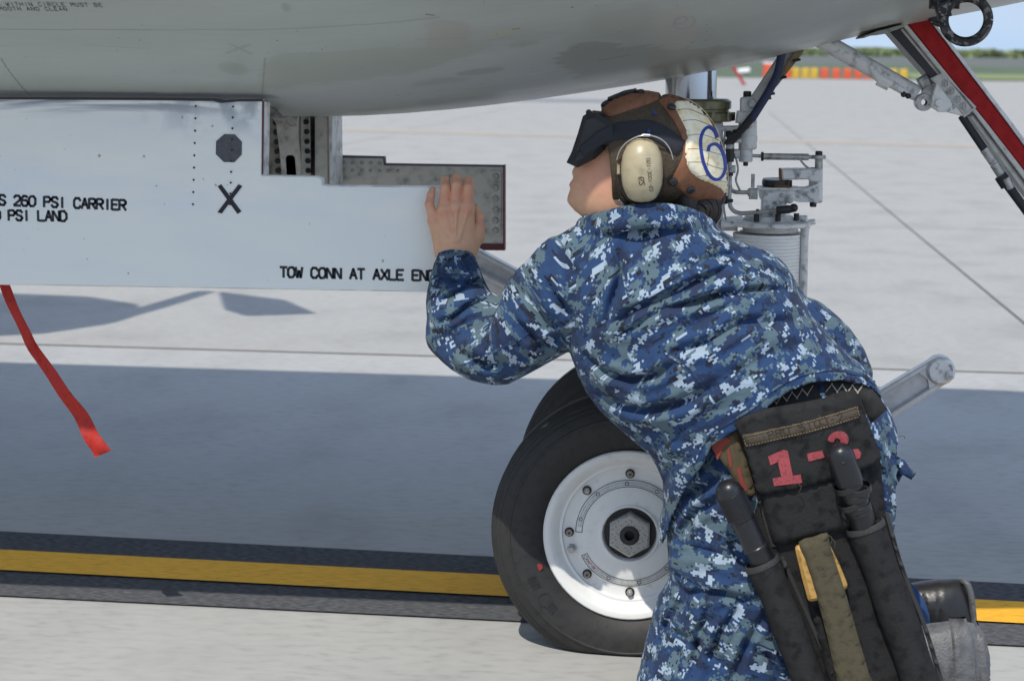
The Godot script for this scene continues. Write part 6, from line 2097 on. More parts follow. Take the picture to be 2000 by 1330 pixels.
	var legs := cushion(PackedVector2Array([Vector2(0.0691, 0.3322), Vector2(0.0754, 0.2625), Vector2(0.0776, 0.2138), Vector2(0.0692, 0.2003), Vector2(0.0591, 0.1868), Vector2(0.0488, 0.1473), Vector2(0.0373, 0.0967), Vector2(0.0257, 0.0451), Vector2(0.0129, -0.0097), Vector2(0.0268, -0.0409), Vector2(0.1841, -0.038), Vector2(0.3054, -0.0112), Vector2(0.4068, 0.0794), Vector2(0.4524, 0.3053), Vector2(0.4663, 0.3414), Vector2(0.474, 0.3815), Vector2(0.4733, 0.4169), Vector2(0.4607, 0.4696), Vector2(0.4432, 0.5175), Vector2(0.4214, 0.5519), Vector2(0.3946, 0.5868), Vector2(0.3177, 0.649), Vector2(0.1901, 0.6456), Vector2(0.0985, 0.5468), Vector2(0.0583, 0.4214)]), 0.135, [Vector3(0.3241, 0.4744, 0.285), Vector3(0.1562, 0.335, 0.285), Vector3(0.1612, 0.1588, 0.3), Vector3(0.1046, 0.0055, 0.34), Vector3(0.4132, 0.3881, 0.28)], tg)
	for q in [[PackedVector2Array([Vector2(0.0749, 0.2264), Vector2(0.1087, 0.2174), Vector2(0.1587, 0.2301), Vector2(0.2174, 0.2256)]), 0.008, 0.009], [PackedVector2Array([Vector2(0.1105, 0.214), Vector2(0.0863, 0.1745), Vector2(0.067, 0.1314)]), 0.0075, 0.0085], [PackedVector2Array([Vector2(0.1508, 0.2158), Vector2(0.1353, 0.1679), Vector2(0.1208, 0.0792)]), 0.008, 0.010], [PackedVector2Array([Vector2(0.2008, 0.2215), Vector2(0.1689, 0.1694), Vector2(0.1494, 0.1159)]), 0.0075, 0.009], [PackedVector2Array([Vector2(0.243, 0.2076), Vector2(0.2113, 0.1539), Vector2(0.1885, 0.0737)]), 0.0075, 0.009],
		[PackedVector2Array([Vector2(0.1084, 0.3831), Vector2(0.1371, 0.4057), Vector2(0.1616, 0.4238)]), 0.008, 0.012], [PackedVector2Array([Vector2(0.0978, 0.3142), Vector2(0.1217, 0.3583), Vector2(0.1544, 0.381)]), 0.008, 0.008], [PackedVector2Array([Vector2(0.082, 0.279), Vector2(0.1402, 0.2943), Vector2(0.1908, 0.2748)]), 0.008, 0.005], [PackedVector2Array([Vector2(0.4315, 0.4847), Vector2(0.4461, 0.4336), Vector2(0.4487, 0.3733)]), 0.009, 0.007], [PackedVector2Array([Vector2(0.0512, 0.1553), Vector2(0.1021, 0.1489), Vector2(0.179, 0.1085)]), 0.008, 0.006], [PackedVector2Array([Vector2(0.176, 0.2134), Vector2(0.1599, 0.1909), Vector2(0.1023, 0.1401)]), 0.006, 0.006], [PackedVector2Array([Vector2(0.2115, 0.1451), Vector2(0.2455, 0.1292), Vector2(0.2637, 0.0862)]), 0.008, 0.007]]:
		fold(legs, q[0], q[1] * 0.85, q[2] * 1.8)
	ripples(legs, 133, Vector2(0.45, 0.89), 0.10, 0.03, 0.004)
	var thigh := {"line": [Vector2(0.3232, 0.54), Vector2(0.2539, 0.4014), Vector2(0.1052, 0.018)], "wide": 0.15, "shift": 0.11}
	var trousers := part(who, "trousers", cloth_mesh([legs], tg, [thigh]), camo, "blue digital camouflage trousers")
	st = begin()
	drape(st, PackedVector2Array([Vector2(0.08, 0.2998), Vector2(0.1568, 0.2951), Vector2(0.2236, 0.2824), Vector2(0.2353, 0.2294), Vector2(0.1586, 0.233), Vector2(0.0763, 0.2459)]), over(legs), 0.008, -0.004, 0.006, 0.008, 1.0 / TILE)
	part(trousers, "pocket_flap", done(st), camo)
	st = begin()
	drape(st, PackedVector2Array([Vector2(0.4472, 0.4466), Vector2(0.4666, 0.4387), Vector2(0.4797, 0.4219), Vector2(0.4882, 0.4179), Vector2(0.4805, 0.4047), Vector2(0.4652, 0.4128), Vector2(0.4592, 0.3996), Vector2(0.451, 0.4166)]), flat_on(0.30), 0.012, -0.012, 0.008, 0.006, 1.0 / TILE)
	part(trousers, "strap_end", done(st), camo)
	# shins, clothed, behind the pouch
	st = begin()
	tube(st, [Vector3(0.113, 0.015, 0.34), Vector3(0.3036, 0.0356, 0.32), Vector3(0.5094, 0.0932, 0.3)], [0.068, 0.07, 0.058], 20)
	tube(st, [Vector3(0.2385, 0, 0.2), Vector3(0.3851, 0.0661, 0.12), Vector3(0.519, 0.1101, 0.04)], [0.066, 0.07, 0.055], 20)
	part(trousers, "trouser_leg", done(st), camo).set_meta("kind", "stuff")
	build_belt(who, legs, camo)
	build_boots(who)
	build_helmet(who)


func smooth_line(p: PackedVector2Array, per := 5) -> PackedVector2Array:
	return PackedVector2Array(spline(Array(p), per))


func build_belt(who: Node3D, legs: Dictionary, camo: Material) -> void:
	var cloth := mat("black_webbing", lin(0.020, 0.020, 0.019), 0.85)
	tri_map(cloth, cloud_tex(141, 0.03, 4, [[0.0, 0.7], [0.5, 1.0], [1.0, 1.5]]), Vector3(8, 8, 8))
	var on = over(legs, 0.2)
	var st := begin()
	drape(st, PackedVector2Array([Vector2(0.1836, 0.5139), Vector2(0.214, 0.5419), Vector2(0.2412, 0.5613), Vector2(0.2734, 0.5757), Vector2(0.3163, 0.5837), Vector2(0.3611, 0.5801), Vector2(0.394, 0.5694), Vector2(0.4124, 0.555), Vector2(0.4089, 0.5214), Vector2(0.3628, 0.5366), Vector2(0.314, 0.5367), Vector2(0.2654, 0.5251), Vector2(0.217, 0.4982)]), on, 0.006, -0.006, 0.008)
	var belt := part(who, "belt", done(st), cloth, "black belt with pale zigzag stitching")
	st = begin()
	var zig := PackedVector2Array()
	var a: Vector2 = Vector2(0.2313, 0.5446)
	var b: Vector2 = Vector2(0.3037, 0.5652)
	var c: Vector2 = Vector2(0.3262, 0.5684)
	var d: Vector2 = Vector2(0.3846, 0.5619)
	for span in [[a, b, 9], [c, d, 7]]:
		for k in span[2]:
			var p: Vector2 = span[0].lerp(span[1], k / float(span[2]))
			var q: Vector2 = span[0].lerp(span[1], (k + 1) / float(span[2]))
			var up := Vector2(0.001, 0.0065 * (1.0 if k % 2 == 0 else -1.0))
			drape(st, band(PackedVector2Array([p - up, q + up]), 0.0014), on, 0.0078, 0.006, 0.01)
	part(belt, "zigzag_stitching", done(st), M.tan_paint)
	st = begin()
	drape(st, PackedVector2Array([Vector2(0.3083, 0.5885), Vector2(0.3147, 0.5896), Vector2(0.3266, 0.5524), Vector2(0.3186, 0.5505)]), on, 0.013, 0.004, 0.006, 0.002, 1.0 / TILE)
	part(belt, "belt_loop", done(st), camo)


func build_boots(who: Node3D) -> void:
	var dusty := mat("dusty_leather", lin(0.125, 0.125, 0.128), 0.5)
	tri_map(dusty, cloud_tex(142, 0.010, 5, [[0.0, 0.6], [0.4, 0.92], [0.7, 1.05], [1.0, 1.3]]), Vector3(7, 7, 7), cloud_tex(143, 0.05, 4, [[0.0, 0.0], [1.0, 1.0]]), 0.1)
	var dark := mat("black_leather", lin(0.016, 0.0155, 0.0155), 0.36)
	tri_map(dark, cloud_tex(144, 0.02, 5, [[0.0, 0.8], [0.6, 1.0], [1.0, 2.2]]), Vector3(9, 9, 9))
	# near boot: lies on its toe, heel towards the right
	var g := grid_of(Vector3(0.4749, -0.0828, 0.2), Vector3(0.6212, 0.2005, 0.37), 0.005)
	var L := cushion(PackedVector2Array([Vector2(0.4578, 0.1192), Vector2(0.491, 0.1451), Vector2(0.518, 0.1545), Vector2(0.5502, 0.1604), Vector2(0.5927, 0.1628), Vector2(0.6102, 0.1523), Vector2(0.6198, 0.1312), Vector2(0.6267, 0.0954), Vector2(0.6323, 0.0504), Vector2(0.6385, -0.0039), Vector2(0.6277, -0.0273), Vector2(0.5161, -0.033), Vector2(0.4798, 0.0064)]), 0.052, [Vector3(0.5538, 0.0829, 0.29)], g, 40)
	fold(L, PackedVector2Array([Vector2(0.5074, 0.1508), Vector2(0.5275, 0.1535), Vector2(0.5508, 0.1582)]), 0.004, 0.003)
	fold(L, PackedVector2Array([Vector2(0.517, 0.1068), Vector2(0.5304, 0.0895), Vector2(0.5445, 0.0589)]), 0.006, 0.003)
	fold(L, PackedVector2Array([Vector2(0.5501, 0.1741), Vector2(0.554, 0.1263), Vector2(0.5548, 0.0728), Vector2(0.5552, 0.0281)]), 0.003, 0.003)
	fold(L, PackedVector2Array([Vector2(0.5869, 0.1757), Vector2(0.5971, 0.1372), Vector2(0.6019, 0.0751), Vector2(0.604, 0.0305)]), 0.003, 0.003)
	var boot := part(who, "boot", net_mesh(nets(cushion_field([L], g), g)), dusty, "dusty grey boot nearest the camera, heel to the right")
	var st := begin()
	drape(st, PackedVector2Array([Vector2(0.5537, 0.1672), Vector2(0.5821, 0.1693), Vector2(0.5929, 0.137), Vector2(0.5985, 0.075), Vector2(0.5994, 0.0213), Vector2(0.5607, 0.0194), Vector2(0.5586, 0.0998)]), over(L), 0.004, -0.001, 0.0045, 0.002)
	part(boot, "heel_strap", done(st), dusty)
	st = begin()
	drape(st, PackedVector2Array([Vector2(0.5999, 0.1657), Vector2(0.6101, 0.1449), Vector2(0.6168, 0.1115), Vector2(0.6224, 0.0672), Vector2(0.6285, 0.0138), Vector2(0.6151, -0.0048), Vector2(0.6052, 0.0753), Vector2(0.5988, 0.1373)]), over(L), 0.006, -0.002, 0.0045, 0.002)
	part(boot, "sole", done(st), dusty)
	# far boot
	g = grid_of(Vector3(0.4972, -0.0267, -0.06), Vector3(0.6321, 0.1967, 0.09), 0.005)
	L = cushion(PackedVector2Array([Vector2(0.4874, 0.1369), Vector2(0.5287, 0.1494), Vector2(0.5746, 0.1582), Vector2(0.6132, 0.1627), Vector2(0.6258, 0.1507), Vector2(0.6348, 0.1189), Vector2(0.6403, 0.0801), Vector2(0.6404, 0.041), Vector2(0.6182, 0.0203), Vector2(0.525, 0.0209), Vector2(0.4949, 0.0687)]), 0.048, [Vector3(0.5872, 0.1007, 0.015)], g, 40)
	fold(L, PackedVector2Array([Vector2(0.5657, 0.1673), Vector2(0.5689, 0.1376), Vector2(0.5674, 0.0892)]), 0.003, 0.0025)
	fold(L, PackedVector2Array([Vector2(0.5298, 0.1504), Vector2(0.5402, 0.1219), Vector2(0.5363, 0.0878)]), 0.005, 0.003)
	boot = part(who, "boot", net_mesh(nets(cushion_field([L], g), g)), dark, "black boot on the far side")
	st = begin()
	tube(st, spline([Vector3(0.6109, 0.1592, 0.025), Vector3(0.6189, 0.1556, 0.035), Vector3(0.6255, 0.139, 0.04), Vector3(0.6303, 0.1107, 0.042), Vector3(0.6341, 0.0763, 0.04), Vector3(0.6333, 0.0439, 0.03)]), 0.0062, 10)
	part(boot, "sole", done(st), dusty)


func build_helmet(who: Node3D) -> void:
	var liner := mat("liner_cloth", lin(0.072, 0.052, 0.031), 0.85)
	tri_map(liner, cloud_tex(151, 0.03, 5, [[0.0, 0.7], [0.5, 1.0], [1.0, 1.4]]), Vector3(8, 8, 8), cloud_tex(152, 0.05, 4, [[0.0, 0.0], [1.0, 1.0]]), 0.15)
	var brown := mat("brown_shell", lin(0.215, 0.088, 0.040), 0.6)
	tri_map(brown, cloud_tex(153, 0.015, 5, [[0.0, 0.75], [0.5, 1.0], [1.0, 1.2]]), Vector3(8, 8, 8))
	var white := mat("stained_white", lin(1, 1, 1), 0.5)
	tri_map(white, cloud_tex(154, 0.011, 6, [[0.0, Color(0.80, 0.66, 0.36)], [0.26, Color(0.84, 0.74, 0.50)], [0.42, Color(0.93, 0.89, 0.76)], [0.75, Color(0.95, 0.93, 0.85)], [1.0, Color(0.84, 0.78, 0.64)]]), Vector3(7, 7, 7))
	var cream := mat("cream_plastic", lin(0.47, 0.405, 0.26), 0.35)
	tri_map(cream, cloud_tex(155, 0.012, 5, [[0.0, 0.82], [0.4, 0.97], [1.0, 1.03]]), Vector3(6, 6, 6))
	var gogg := mat("goggle_rubber", lin(0.017, 0.017, 0.018), 0.45)
	var strapm := mat("goggle_strap", lin(0.018, 0.020, 0.026), 0.8)
	tri_map(strapm, cloud_tex(156, 0.05, 4, [[0.0, 0.8], [1.0, 1.2]]), Vector3(12, 12, 12))
	var lens := mat("goggle_lens", lin(0.015, 0.017, 0.02), 0.06)
	var blue := mat("blue_marking", lin(0.010, 0.035, 0.26), 0.45)
	var hair := mat("dark_hair", lin(0.018, 0.012, 0.010), 0.42)
	hair.anisotropy_enabled = false
	var wire := mat("steel_wire", lin(0.62, 0.62, 0.62), 0.25, 1.0)
	var snapm := mat("snap_black", lin(0.018, 0.019, 0.024), 0.35)
	var z0 := 0.25
	var g := grid_of(Vector3(-0.0778, 0.8246, 0.12), Vector3(0.1596, 1.0596, 0.38), 0.004)
	var L := cushion(smooth_poly(PackedVector2Array([Vector2(-0.0567, 1.0134), Vector2(-0.0398, 1.0273), Vector2(-0.015, 1.0379), Vector2(0.0021, 1.0416), Vector2(0.0235, 1.0402), Vector2(0.0424, 1.0387), Vector2(0.0613, 1.0356), Vector2(0.0794, 1.0299), Vector2(0.0941, 1.0225), Vector2(0.108, 1.0124), Vector2(0.1274, 0.9889), Vector2(0.1411, 0.9584), Vector2(0.1505, 0.9277), Vector2(0.154, 0.8952), Vector2(0.1521, 0.8745), Vector2(0.1457, 0.8589), Vector2(0.1312, 0.8551), Vector2(0.1079, 0.8581), Vector2(0.0856, 0.8576), Vector2(0.0555, 0.8518), Vector2(0.0228, 0.8477), Vector2(-0.0083, 0.8436), Vector2(-0.0394, 0.8395), Vector2(-0.0745, 0.8527), Vector2(-0.0883, 0.8958), Vector2(-0.0891, 0.939), Vector2(-0.0812, 0.9822), Vector2(-0.0704, 1.0038)]), 2), 0.104, [Vector3(0.0447, 0.9413, 0.25)], g, 60)
	cut(L, PackedVector2Array([Vector2(-0.056, 1.0685), Vector2(0.2181, 1.072), Vector2(0.2271, 0.7956), Vector2(0.0568, 0.8582), Vector2(0.0247, 0.8541), Vector2(-0.0058, 0.8518), Vector2(-0.0255, 0.8548), Vector2(-0.0317, 0.8683), Vector2(-0.0324, 0.9006), Vector2(-0.0356, 0.9335), Vector2(-0.0403, 0.9596), Vector2(-0.0468, 0.989), Vector2(-0.0533, 1.015)]))
	for q in [[PackedVector2Array([Vector2(-0.0283, 0.9444), Vector2(-0.0211, 0.9194), Vector2(-0.0206, 0.8943), Vector2(-0.0216, 0.8648)]), 0.003, 0.0030], [PackedVector2Array([Vector2(-0.0088, 1.0097), Vector2(0.0078, 1.0149), Vector2(0.0243, 1.0243)]), 0.004, 0.003], [PackedVector2Array([Vector2(0.0575, 0.8663), Vector2(0.074, 0.8758), Vector2(0.0947, 0.8804)]), 0.005, 0.004], [PackedVector2Array([Vector2(0.0513, 0.9836), Vector2(0.0558, 1.0043), Vector2(0.0453, 1.0248)]), 0.005, 0.004], [PackedVector2Array([Vector2(0.0044, 0.9994), Vector2(0.0226, 1.0055), Vector2(0.0418, 1)]), 0.004, 0.003], [PackedVector2Array([Vector2(0.0618, 0.8965), Vector2(0.0731, 0.9092), Vector2(0.081, 0.926)]), 0.005, 0.003]]:
		fold(L, q[0], q[1], q[2])
	var helmet := part(who, "helmet", net_mesh(nets(cushion_field([L], g), g)), liner, "deck helmet: brown cloth liner with brown and white shells")
	var on = over(L)
	var st := begin()
	var front := PackedVector2Array([Vector2(-0.0542, 1.0112), Vector2(-0.0493, 1.0215), Vector2(-0.0391, 1.0276), Vector2(-0.0147, 1.0376), Vector2(0.0024, 1.0413), Vector2(0.0222, 1.0399), Vector2(0.0393, 1.0368), Vector2(0.042, 1.0322), Vector2(0.0311, 1.0269), Vector2(0.0168, 1.0217), Vector2(0.0006, 1.0163), Vector2(-0.0138, 1.011), Vector2(-0.0291, 1.0057), Vector2(-0.0385, 1.003), Vector2(-0.0472, 1.0062)])
	drape(st, front, on, 0.0065, 0.0, 0.005, 0.003)
	drape(st, front, mirrored(on, z0), 0.0065, 0.0, 0.006)
	part(helmet, "front_shell", done(st), brown)
	st = begin()
	var rim := PackedVector2Array(PackedVector2Array([Vector2(-0.0408, 1.0263), Vector2(-0.0147, 1.0372), Vector2(0.0024, 1.0409), Vector2(0.0025, 1.0375), Vector2(-0.0146, 1.0338), Vector2(-0.039, 1.0234)]))
	drape(st, rim, on, 0.0095, 0.004, 0.005)
	part(helmet, "shell_edge", done(st), snapm)
	var back := smooth_poly(PackedVector2Array([Vector2(0.0412, 1.0296), Vector2(0.053, 1.0349), Vector2(0.078, 1.0294), Vector2(0.0943, 1.022), Vector2(0.109, 1.0112), Vector2(0.1274, 0.9892), Vector2(0.14, 0.9603), Vector2(0.1495, 0.9289), Vector2(0.153, 0.8964), Vector2(0.1511, 0.8755), Vector2(0.1448, 0.8583), Vector2(0.1338, 0.8548), Vector2(0.1081, 0.8613), Vector2(0.0911, 0.8765), Vector2(0.0678, 0.8997), Vector2(0.0676, 0.9073), Vector2(0.0812, 0.9365), Vector2(0.0839, 0.9606), Vector2(0.0744, 0.9863), Vector2(0.0582, 1.0098), Vector2(0.0466, 1.0229)]), 2)
	st = begin()
	drape(st, back, on, 0.0065, 0.0, 0.005, 0.003)
	drape(st, back, mirrored(on, z0), 0.0065, 0.0, 0.006)
	part(helmet, "back_shell", done(st), brown)
	var panel := smooth_poly(PackedVector2Array([Vector2(0.0637, 1.0207), Vector2(0.078, 1.0269), Vector2(0.0934, 1.0212), Vector2(0.1082, 1.0108), Vector2(0.1266, 0.9884), Vector2(0.1392, 0.9594), Vector2(0.1487, 0.928), Vector2(0.1521, 0.8973), Vector2(0.1502, 0.8773), Vector2(0.1405, 0.888), Vector2(0.1223, 0.899), Vector2(0.1011, 0.9099), Vector2(0.0864, 0.9305), Vector2(0.086, 0.9719), Vector2(0.0775, 0.9927)]), 3)
	st = begin()
	drape(st, panel, on, 0.0105, 0.002, 0.004, 0.001)
	drape(st, panel, mirrored(on, z0), 0.0085, 0.003, 0.006)
	var wp := part(helmet, "white_panel", done(st), white, "yellow-stained white panel on the back of the helmet")
	st = begin()
	for q in [PackedVector2Array([Vector2(0.0693, 1.0091), Vector2(0.0861, 1.0101), Vector2(0.1016, 1.0044), Vector2(0.1153, 0.998)]), PackedVector2Array([Vector2(0.0783, 0.9936), Vector2(0.0968, 0.9944), Vector2(0.1139, 0.9881), Vector2(0.1276, 0.9818)]), PackedVector2Array([Vector2(0.086, 0.9719), Vector2(0.1043, 0.9734), Vector2(0.1213, 0.9685), Vector2(0.1349, 0.9619)]), PackedVector2Array([Vector2(0.0858, 0.9524), Vector2(0.1033, 0.952), Vector2(0.1236, 0.9459), Vector2(0.1406, 0.9397)]), PackedVector2Array([Vector2(0.0863, 0.9331), Vector2(0.1071, 0.9325), Vector2(0.1275, 0.9242), Vector2(0.1465, 0.9167)]), PackedVector2Array([Vector2(0.1027, 0.9107), Vector2(0.1178, 0.9118), Vector2(0.1349, 0.9034), Vector2(0.1496, 0.8964)]), PackedVector2Array([Vector2(0.1185, 0.945), Vector2(0.1161, 0.911)])]:
		drape(st, band(smooth_line(q, 3), 0.0007), on, 0.0109, 0.0100, 0.006)
	part(wp, "strip_joint", done(st), M.tan_brace).set_meta("kind", "stuff")
	st = begin()
	drape(st, band(smooth_line(PackedVector2Array([Vector2(0.1297, 0.9669), Vector2(0.1261, 0.976), Vector2(0.1217, 0.9809), Vector2(0.1158, 0.9833), Vector2(0.1092, 0.9783), Vector2(0.1054, 0.9661), Vector2(0.1067, 0.9485), Vector2(0.1123, 0.9281), Vector2(0.122, 0.9107), Vector2(0.1323, 0.9043), Vector2(0.1407, 0.9091), Vector2(0.1442, 0.9219), Vector2(0.1406, 0.9405), Vector2(0.1335, 0.9535), Vector2(0.1258, 0.9581), Vector2(0.1187, 0.9551), Vector2(0.1172, 0.9475)]), 4), 0.0045), on, 0.0116, 0.0106, 0.003)
	part(wp, "number_six", done(st), blue, "blue painted 6")
	# snaps and small blue buttons
	st = begin()
	lathe(st, Vector3.ZERO, Vector3.BACK, [Vector2(0.0, -0.002), Vector2(0.0075, -0.002), Vector2(0.0075, 0.001), Vector2(0.005, 0.003), Vector2(0, 0.0034)], 16)
	var snap := done(st)
	for p in PackedVector2Array([Vector2(0.0613, 1.0161), Vector2(0.0958, 0.8901), Vector2(0.1446, 0.8664), Vector2(-0.0449, 1.0182), Vector2(0.0103, 1.0376), Vector2(0.0677, 0.9031)]):
		var s: Array = on.call(p)
		var o := part(helmet, "snap", snap, snapm)
		o.position += s[0] + s[1] * 0.0075
		o.basis = Basis.looking_at(-s[1], Vector3.UP)
	for p in [Vector2(0.0347, 1.0079), Vector2(0.0273, 0.9799)]:
		var s: Array = on.call(p)
		var o := part(helmet, "blue_button", snap, blue)
		o.position += s[0] + s[1] * 0.006
		o.basis = Basis.looking_at(-s[1], Vector3.UP).scaled(Vector3(0.42, 0.42, 0.5))
	# goggles
	st = begin()
	plate(st, PackedVector2Array([Vector2(-0.1068, 0.9267), Vector2(-0.0985, 0.9438), Vector2(-0.0888, 0.9745), Vector2(-0.08, 1.0059), Vector2(-0.0733, 1.0102), Vector2(-0.0588, 1.0087), Vector2(-0.0365, 0.9973), Vector2(-0.032, 0.9838), Vector2(-0.0449, 0.9498), Vector2(-0.0608, 0.9343), Vector2(-0.076, 0.9264), Vector2(-0.0896, 0.9193)]), 0.168, 0.332, 0.010)
	var goggles := part(helmet, "goggles", done(st), gogg, "large angular black goggles worn over the eyes")
	st = begin()
	plate(st, PackedVector2Array([Vector2(-0.1085, 0.9275), Vector2(-0.1003, 0.9446), Vector2(-0.0905, 0.9753), Vector2(-0.0825, 1.0042), Vector2(-0.0792, 1.0059), Vector2(-0.0871, 0.9737), Vector2(-0.0968, 0.943), Vector2(-0.1051, 0.9258)]), 0.178, 0.322, 0.003)
	part(goggles, "lens", done(st), lens)
	st = begin()
	plate(st, PackedVector2Array([Vector2(-0.0774, 1), Vector2(-0.0621, 1.0036), Vector2(-0.0432, 0.993), Vector2(-0.0397, 0.9863), Vector2(-0.0514, 0.9742), Vector2(-0.0749, 0.9569), Vector2(-0.0883, 0.9448), Vector2(-0.0934, 0.9447), Vector2(-0.0837, 0.9737)]), 0.330, 0.3345, 0.002)
	tube(st, [Vector3(-0.0812, 1.0055, 0.19), Vector3(-0.0774, 1.0088, 0.25), Vector3(-0.0726, 1.0088, 0.31)], 0.005, 10)
	part(goggles, "vent_panel", done(st), gogg)
	st = begin()
	var sl := band(smooth_line(PackedVector2Array([Vector2(-0.0515, 0.969), Vector2(-0.0349, 0.9776), Vector2(-0.004, 0.9835), Vector2(0.0283, 0.9851), Vector2(0.0541, 0.9732), Vector2(0.0825, 0.9532)])), 0.0283)
	drape(st, sl, on, 0.0045, 0.0, 0.005, 0.001)
	drape(st, sl, mirrored(on, z0), 0.0045, 0.0, 0.006)
	part(goggles, "strap", done(st), strapm)
	st = begin()
	plate(st, PackedVector2Array([Vector2(-0.0869, 0.9541), Vector2(-0.0562, 0.9805), Vector2(-0.0329, 0.9934), Vector2(-0.0282, 0.9668), Vector2(-0.0457, 0.9598), Vector2(-0.0773, 0.9383)]), 0.332, 0.340, 0.002)
	part(goggles, "strap_end", done(st), strapm)
	# ear cup
	var ring := func(cx: Vector2, rx: float, ry: float) -> PackedVector2Array:
		var o := PackedVector2Array()
		for k in 28:
			var t := TAU * k / 28.0
			o.append(cx + Vector2(signf(cos(t)) * pow(absf(cos(t)), 0.82) * rx, signf(sin(t)) * pow(absf(sin(t)), 0.82) * ry).rotated(0.03))
		return o
	var cg := grid_of(Vector3(-0.0289, 0.8481, 0.29), Vector3(0.0641, 0.986, 0.41), 0.003)
	var c2: Vector2 = Vector2(0.0183, 0.9182)
	var seal := cushion(ring.call(c2 + Vector2(-0.001, -0.001), 0.0384, 0.0572), 0.022, [Vector3(0.0175, 0.9175, 0.338)], cg, 40)
	var cup := part(helmet, "ear_cup", net_mesh(nets(cushion_field([seal], cg), cg)), gogg, "cream hearing protector cup with a few inked digits")
	var shell := cushion(ring.call(c2, 0.0346, 0.0534), 0.034, [Vector3(0.018, 0.9183, 0.352)], cg, 40)
	part(cup, "cup_shell", net_mesh(nets(cushion_field([shell], cg), cg)), cream)
	st = begin()
	var onc = over(shell)
	var mark := func(p: Vector2, o: Vector2, tall: float) -> Vector3:
		var q := o + Vector2(-p.y, 0) * tall + Vector2(0.12, -1.0).normalized() * p.x * tall
		var s: Array = onc.call(q)
		return s[0] + s[1] * 0.0005
	lettering(st, "051-3001-63", func(v: Vector2) -> Vector3: return mark.call(v, Vector2(0.0314, 0.9394), 0.0055), 0.75, 0.9)
	lettering(st, "62", func(v: Vector2) -> Vector3: return mark.call(v, Vector2(0.0221, 0.9095), 0.008), 0.9, 0.9)
	part(cup, "inked_digits", done(st), mat("brown_ink", lin(0.09, 0.05, 0.025), 0.8))
	st = begin()
	tube(st, spline([Vector3(-0.0233, 0.9351, 0.352), Vector3(-0.0184, 0.9504, 0.358), Vector3(-0.0085, 0.9632, 0.362), Vector3(0.0072, 0.9727, 0.364), Vector3(0.0237, 0.9763, 0.365), Vector3(0.0395, 0.974, 0.363), Vector3(0.0528, 0.9666, 0.358), Vector3(0.062, 0.9548, 0.352), Vector3(0.0673, 0.9397, 0.346), Vector3(0.0684, 0.9262, 0.343), Vector3(0.067, 0.9144, 0.341)]), 0.0013, 8)
	tube(st, [Vector3(0.0188, 0.9762, 0.366), Vector3(0.0304, 0.9764, 0.366)], 0.0024, 8)
	ball(st, Vector3(0.067, 0.9144, 0.341), Vector3.ONE * 0.0028, 8)
	part(cup, "headband_wire", done(st), wire)
	st = begin()
	box(st, Vector3(-0.02, 0.9197, 0.345), Vector3(0.006, 0.018, 0.006), 0.002)
	box(st, Vector3(0.0642, 0.9242, 0.338), Vector3(0.006, 0.012, 0.006), 0.002)
	part(cup, "pivot", done(st), cream)
	st = begin()
	bar(st, Vector3(-0.0194, 0.8687, 0.335), Vector3(-0.0059, 0.8567, 0.33), 0.0035, 0.003)
	part(helmet, "strap_buckle", done(st), wire)
	st = begin()
	drape(st, PackedVector2Array([Vector2(-0.0172, 0.8734), Vector2(-0.0054, 0.8728), Vector2(0.0016, 0.862), Vector2(-0.0034, 0.8568), Vector2(-0.0162, 0.865)]), on, 0.008, 0.0, 0.005, 0.002)
	part(helmet, "chin_strap", done(st), liner)
	# hair gathered in a bun at the nape
	st = begin()
	var b0: Vector3 = Vector3(0.1125, 0.8505, 0.262)
	ball(st, b0, Vector3(0.036, 0.034, 0.040), 24)
	var rng := RandomNumberGenerator.new()
	rng.seed = 161
	for k in 46:
		var ln := []
		var ph := rng.randf() * TAU
		var tilt := rng.randf_range(-0.5, 0.5)
		var rr := rng.randf_range(0.35, 1.03)
		for q in 12:
			var t := ph + q * 0.24
			var lift := sqrt(maxf(0.0, 1.0 - rr * rr * 0.92))
			ln.append(b0 + Vector3(cos(t) * 0.036 * rr, sin(t) * 0.034 * rr, 0.041 * lift + 0.002 * sin(t * 2.0 + tilt)))
		tube(st, ln, 0.0019, 6)
	for k in 26:
		var ln := []
		var y := rng.randf_range(-0.012, 0.02)
		for q in 6:
			var t := q / 5.0
			ln.append(Vector3(0.0719, 0.856, 0.3).lerp(b0 + Vector3(0, y, 0.035), t) + Vector3(0, 0.008 * sin(PI * t) + y * (1.0 - t) * 0.7, 0.012 * sin(PI * t)))
		tube(st, ln, 0.0018, 6)
	part(who, "hair_bun", done(st), hair, "dark brown hair in a bun below the helmet")


# ---------------------------------------------------------------- what the person carries, and what hangs from the aircraft

func pouch_z(p: Vector2, lift := 0.0) -> Array:
	var a: Vector2 = Vector2(0.2795, 0.5628)
	var d: Vector2 = (Vector2(0.4114, 0.1002) - a).normalized()
	var lat := (p - a).dot(Vector2(-d.y, d.x))
	var n := Vector3(0, 0, 1) + Vector3(-d.y, d.x, 0) * lat * 2.2
	return [Vector3(p.x, p.y, 0.440 - lat * lat * 1.1 + lift), n.normalized()]


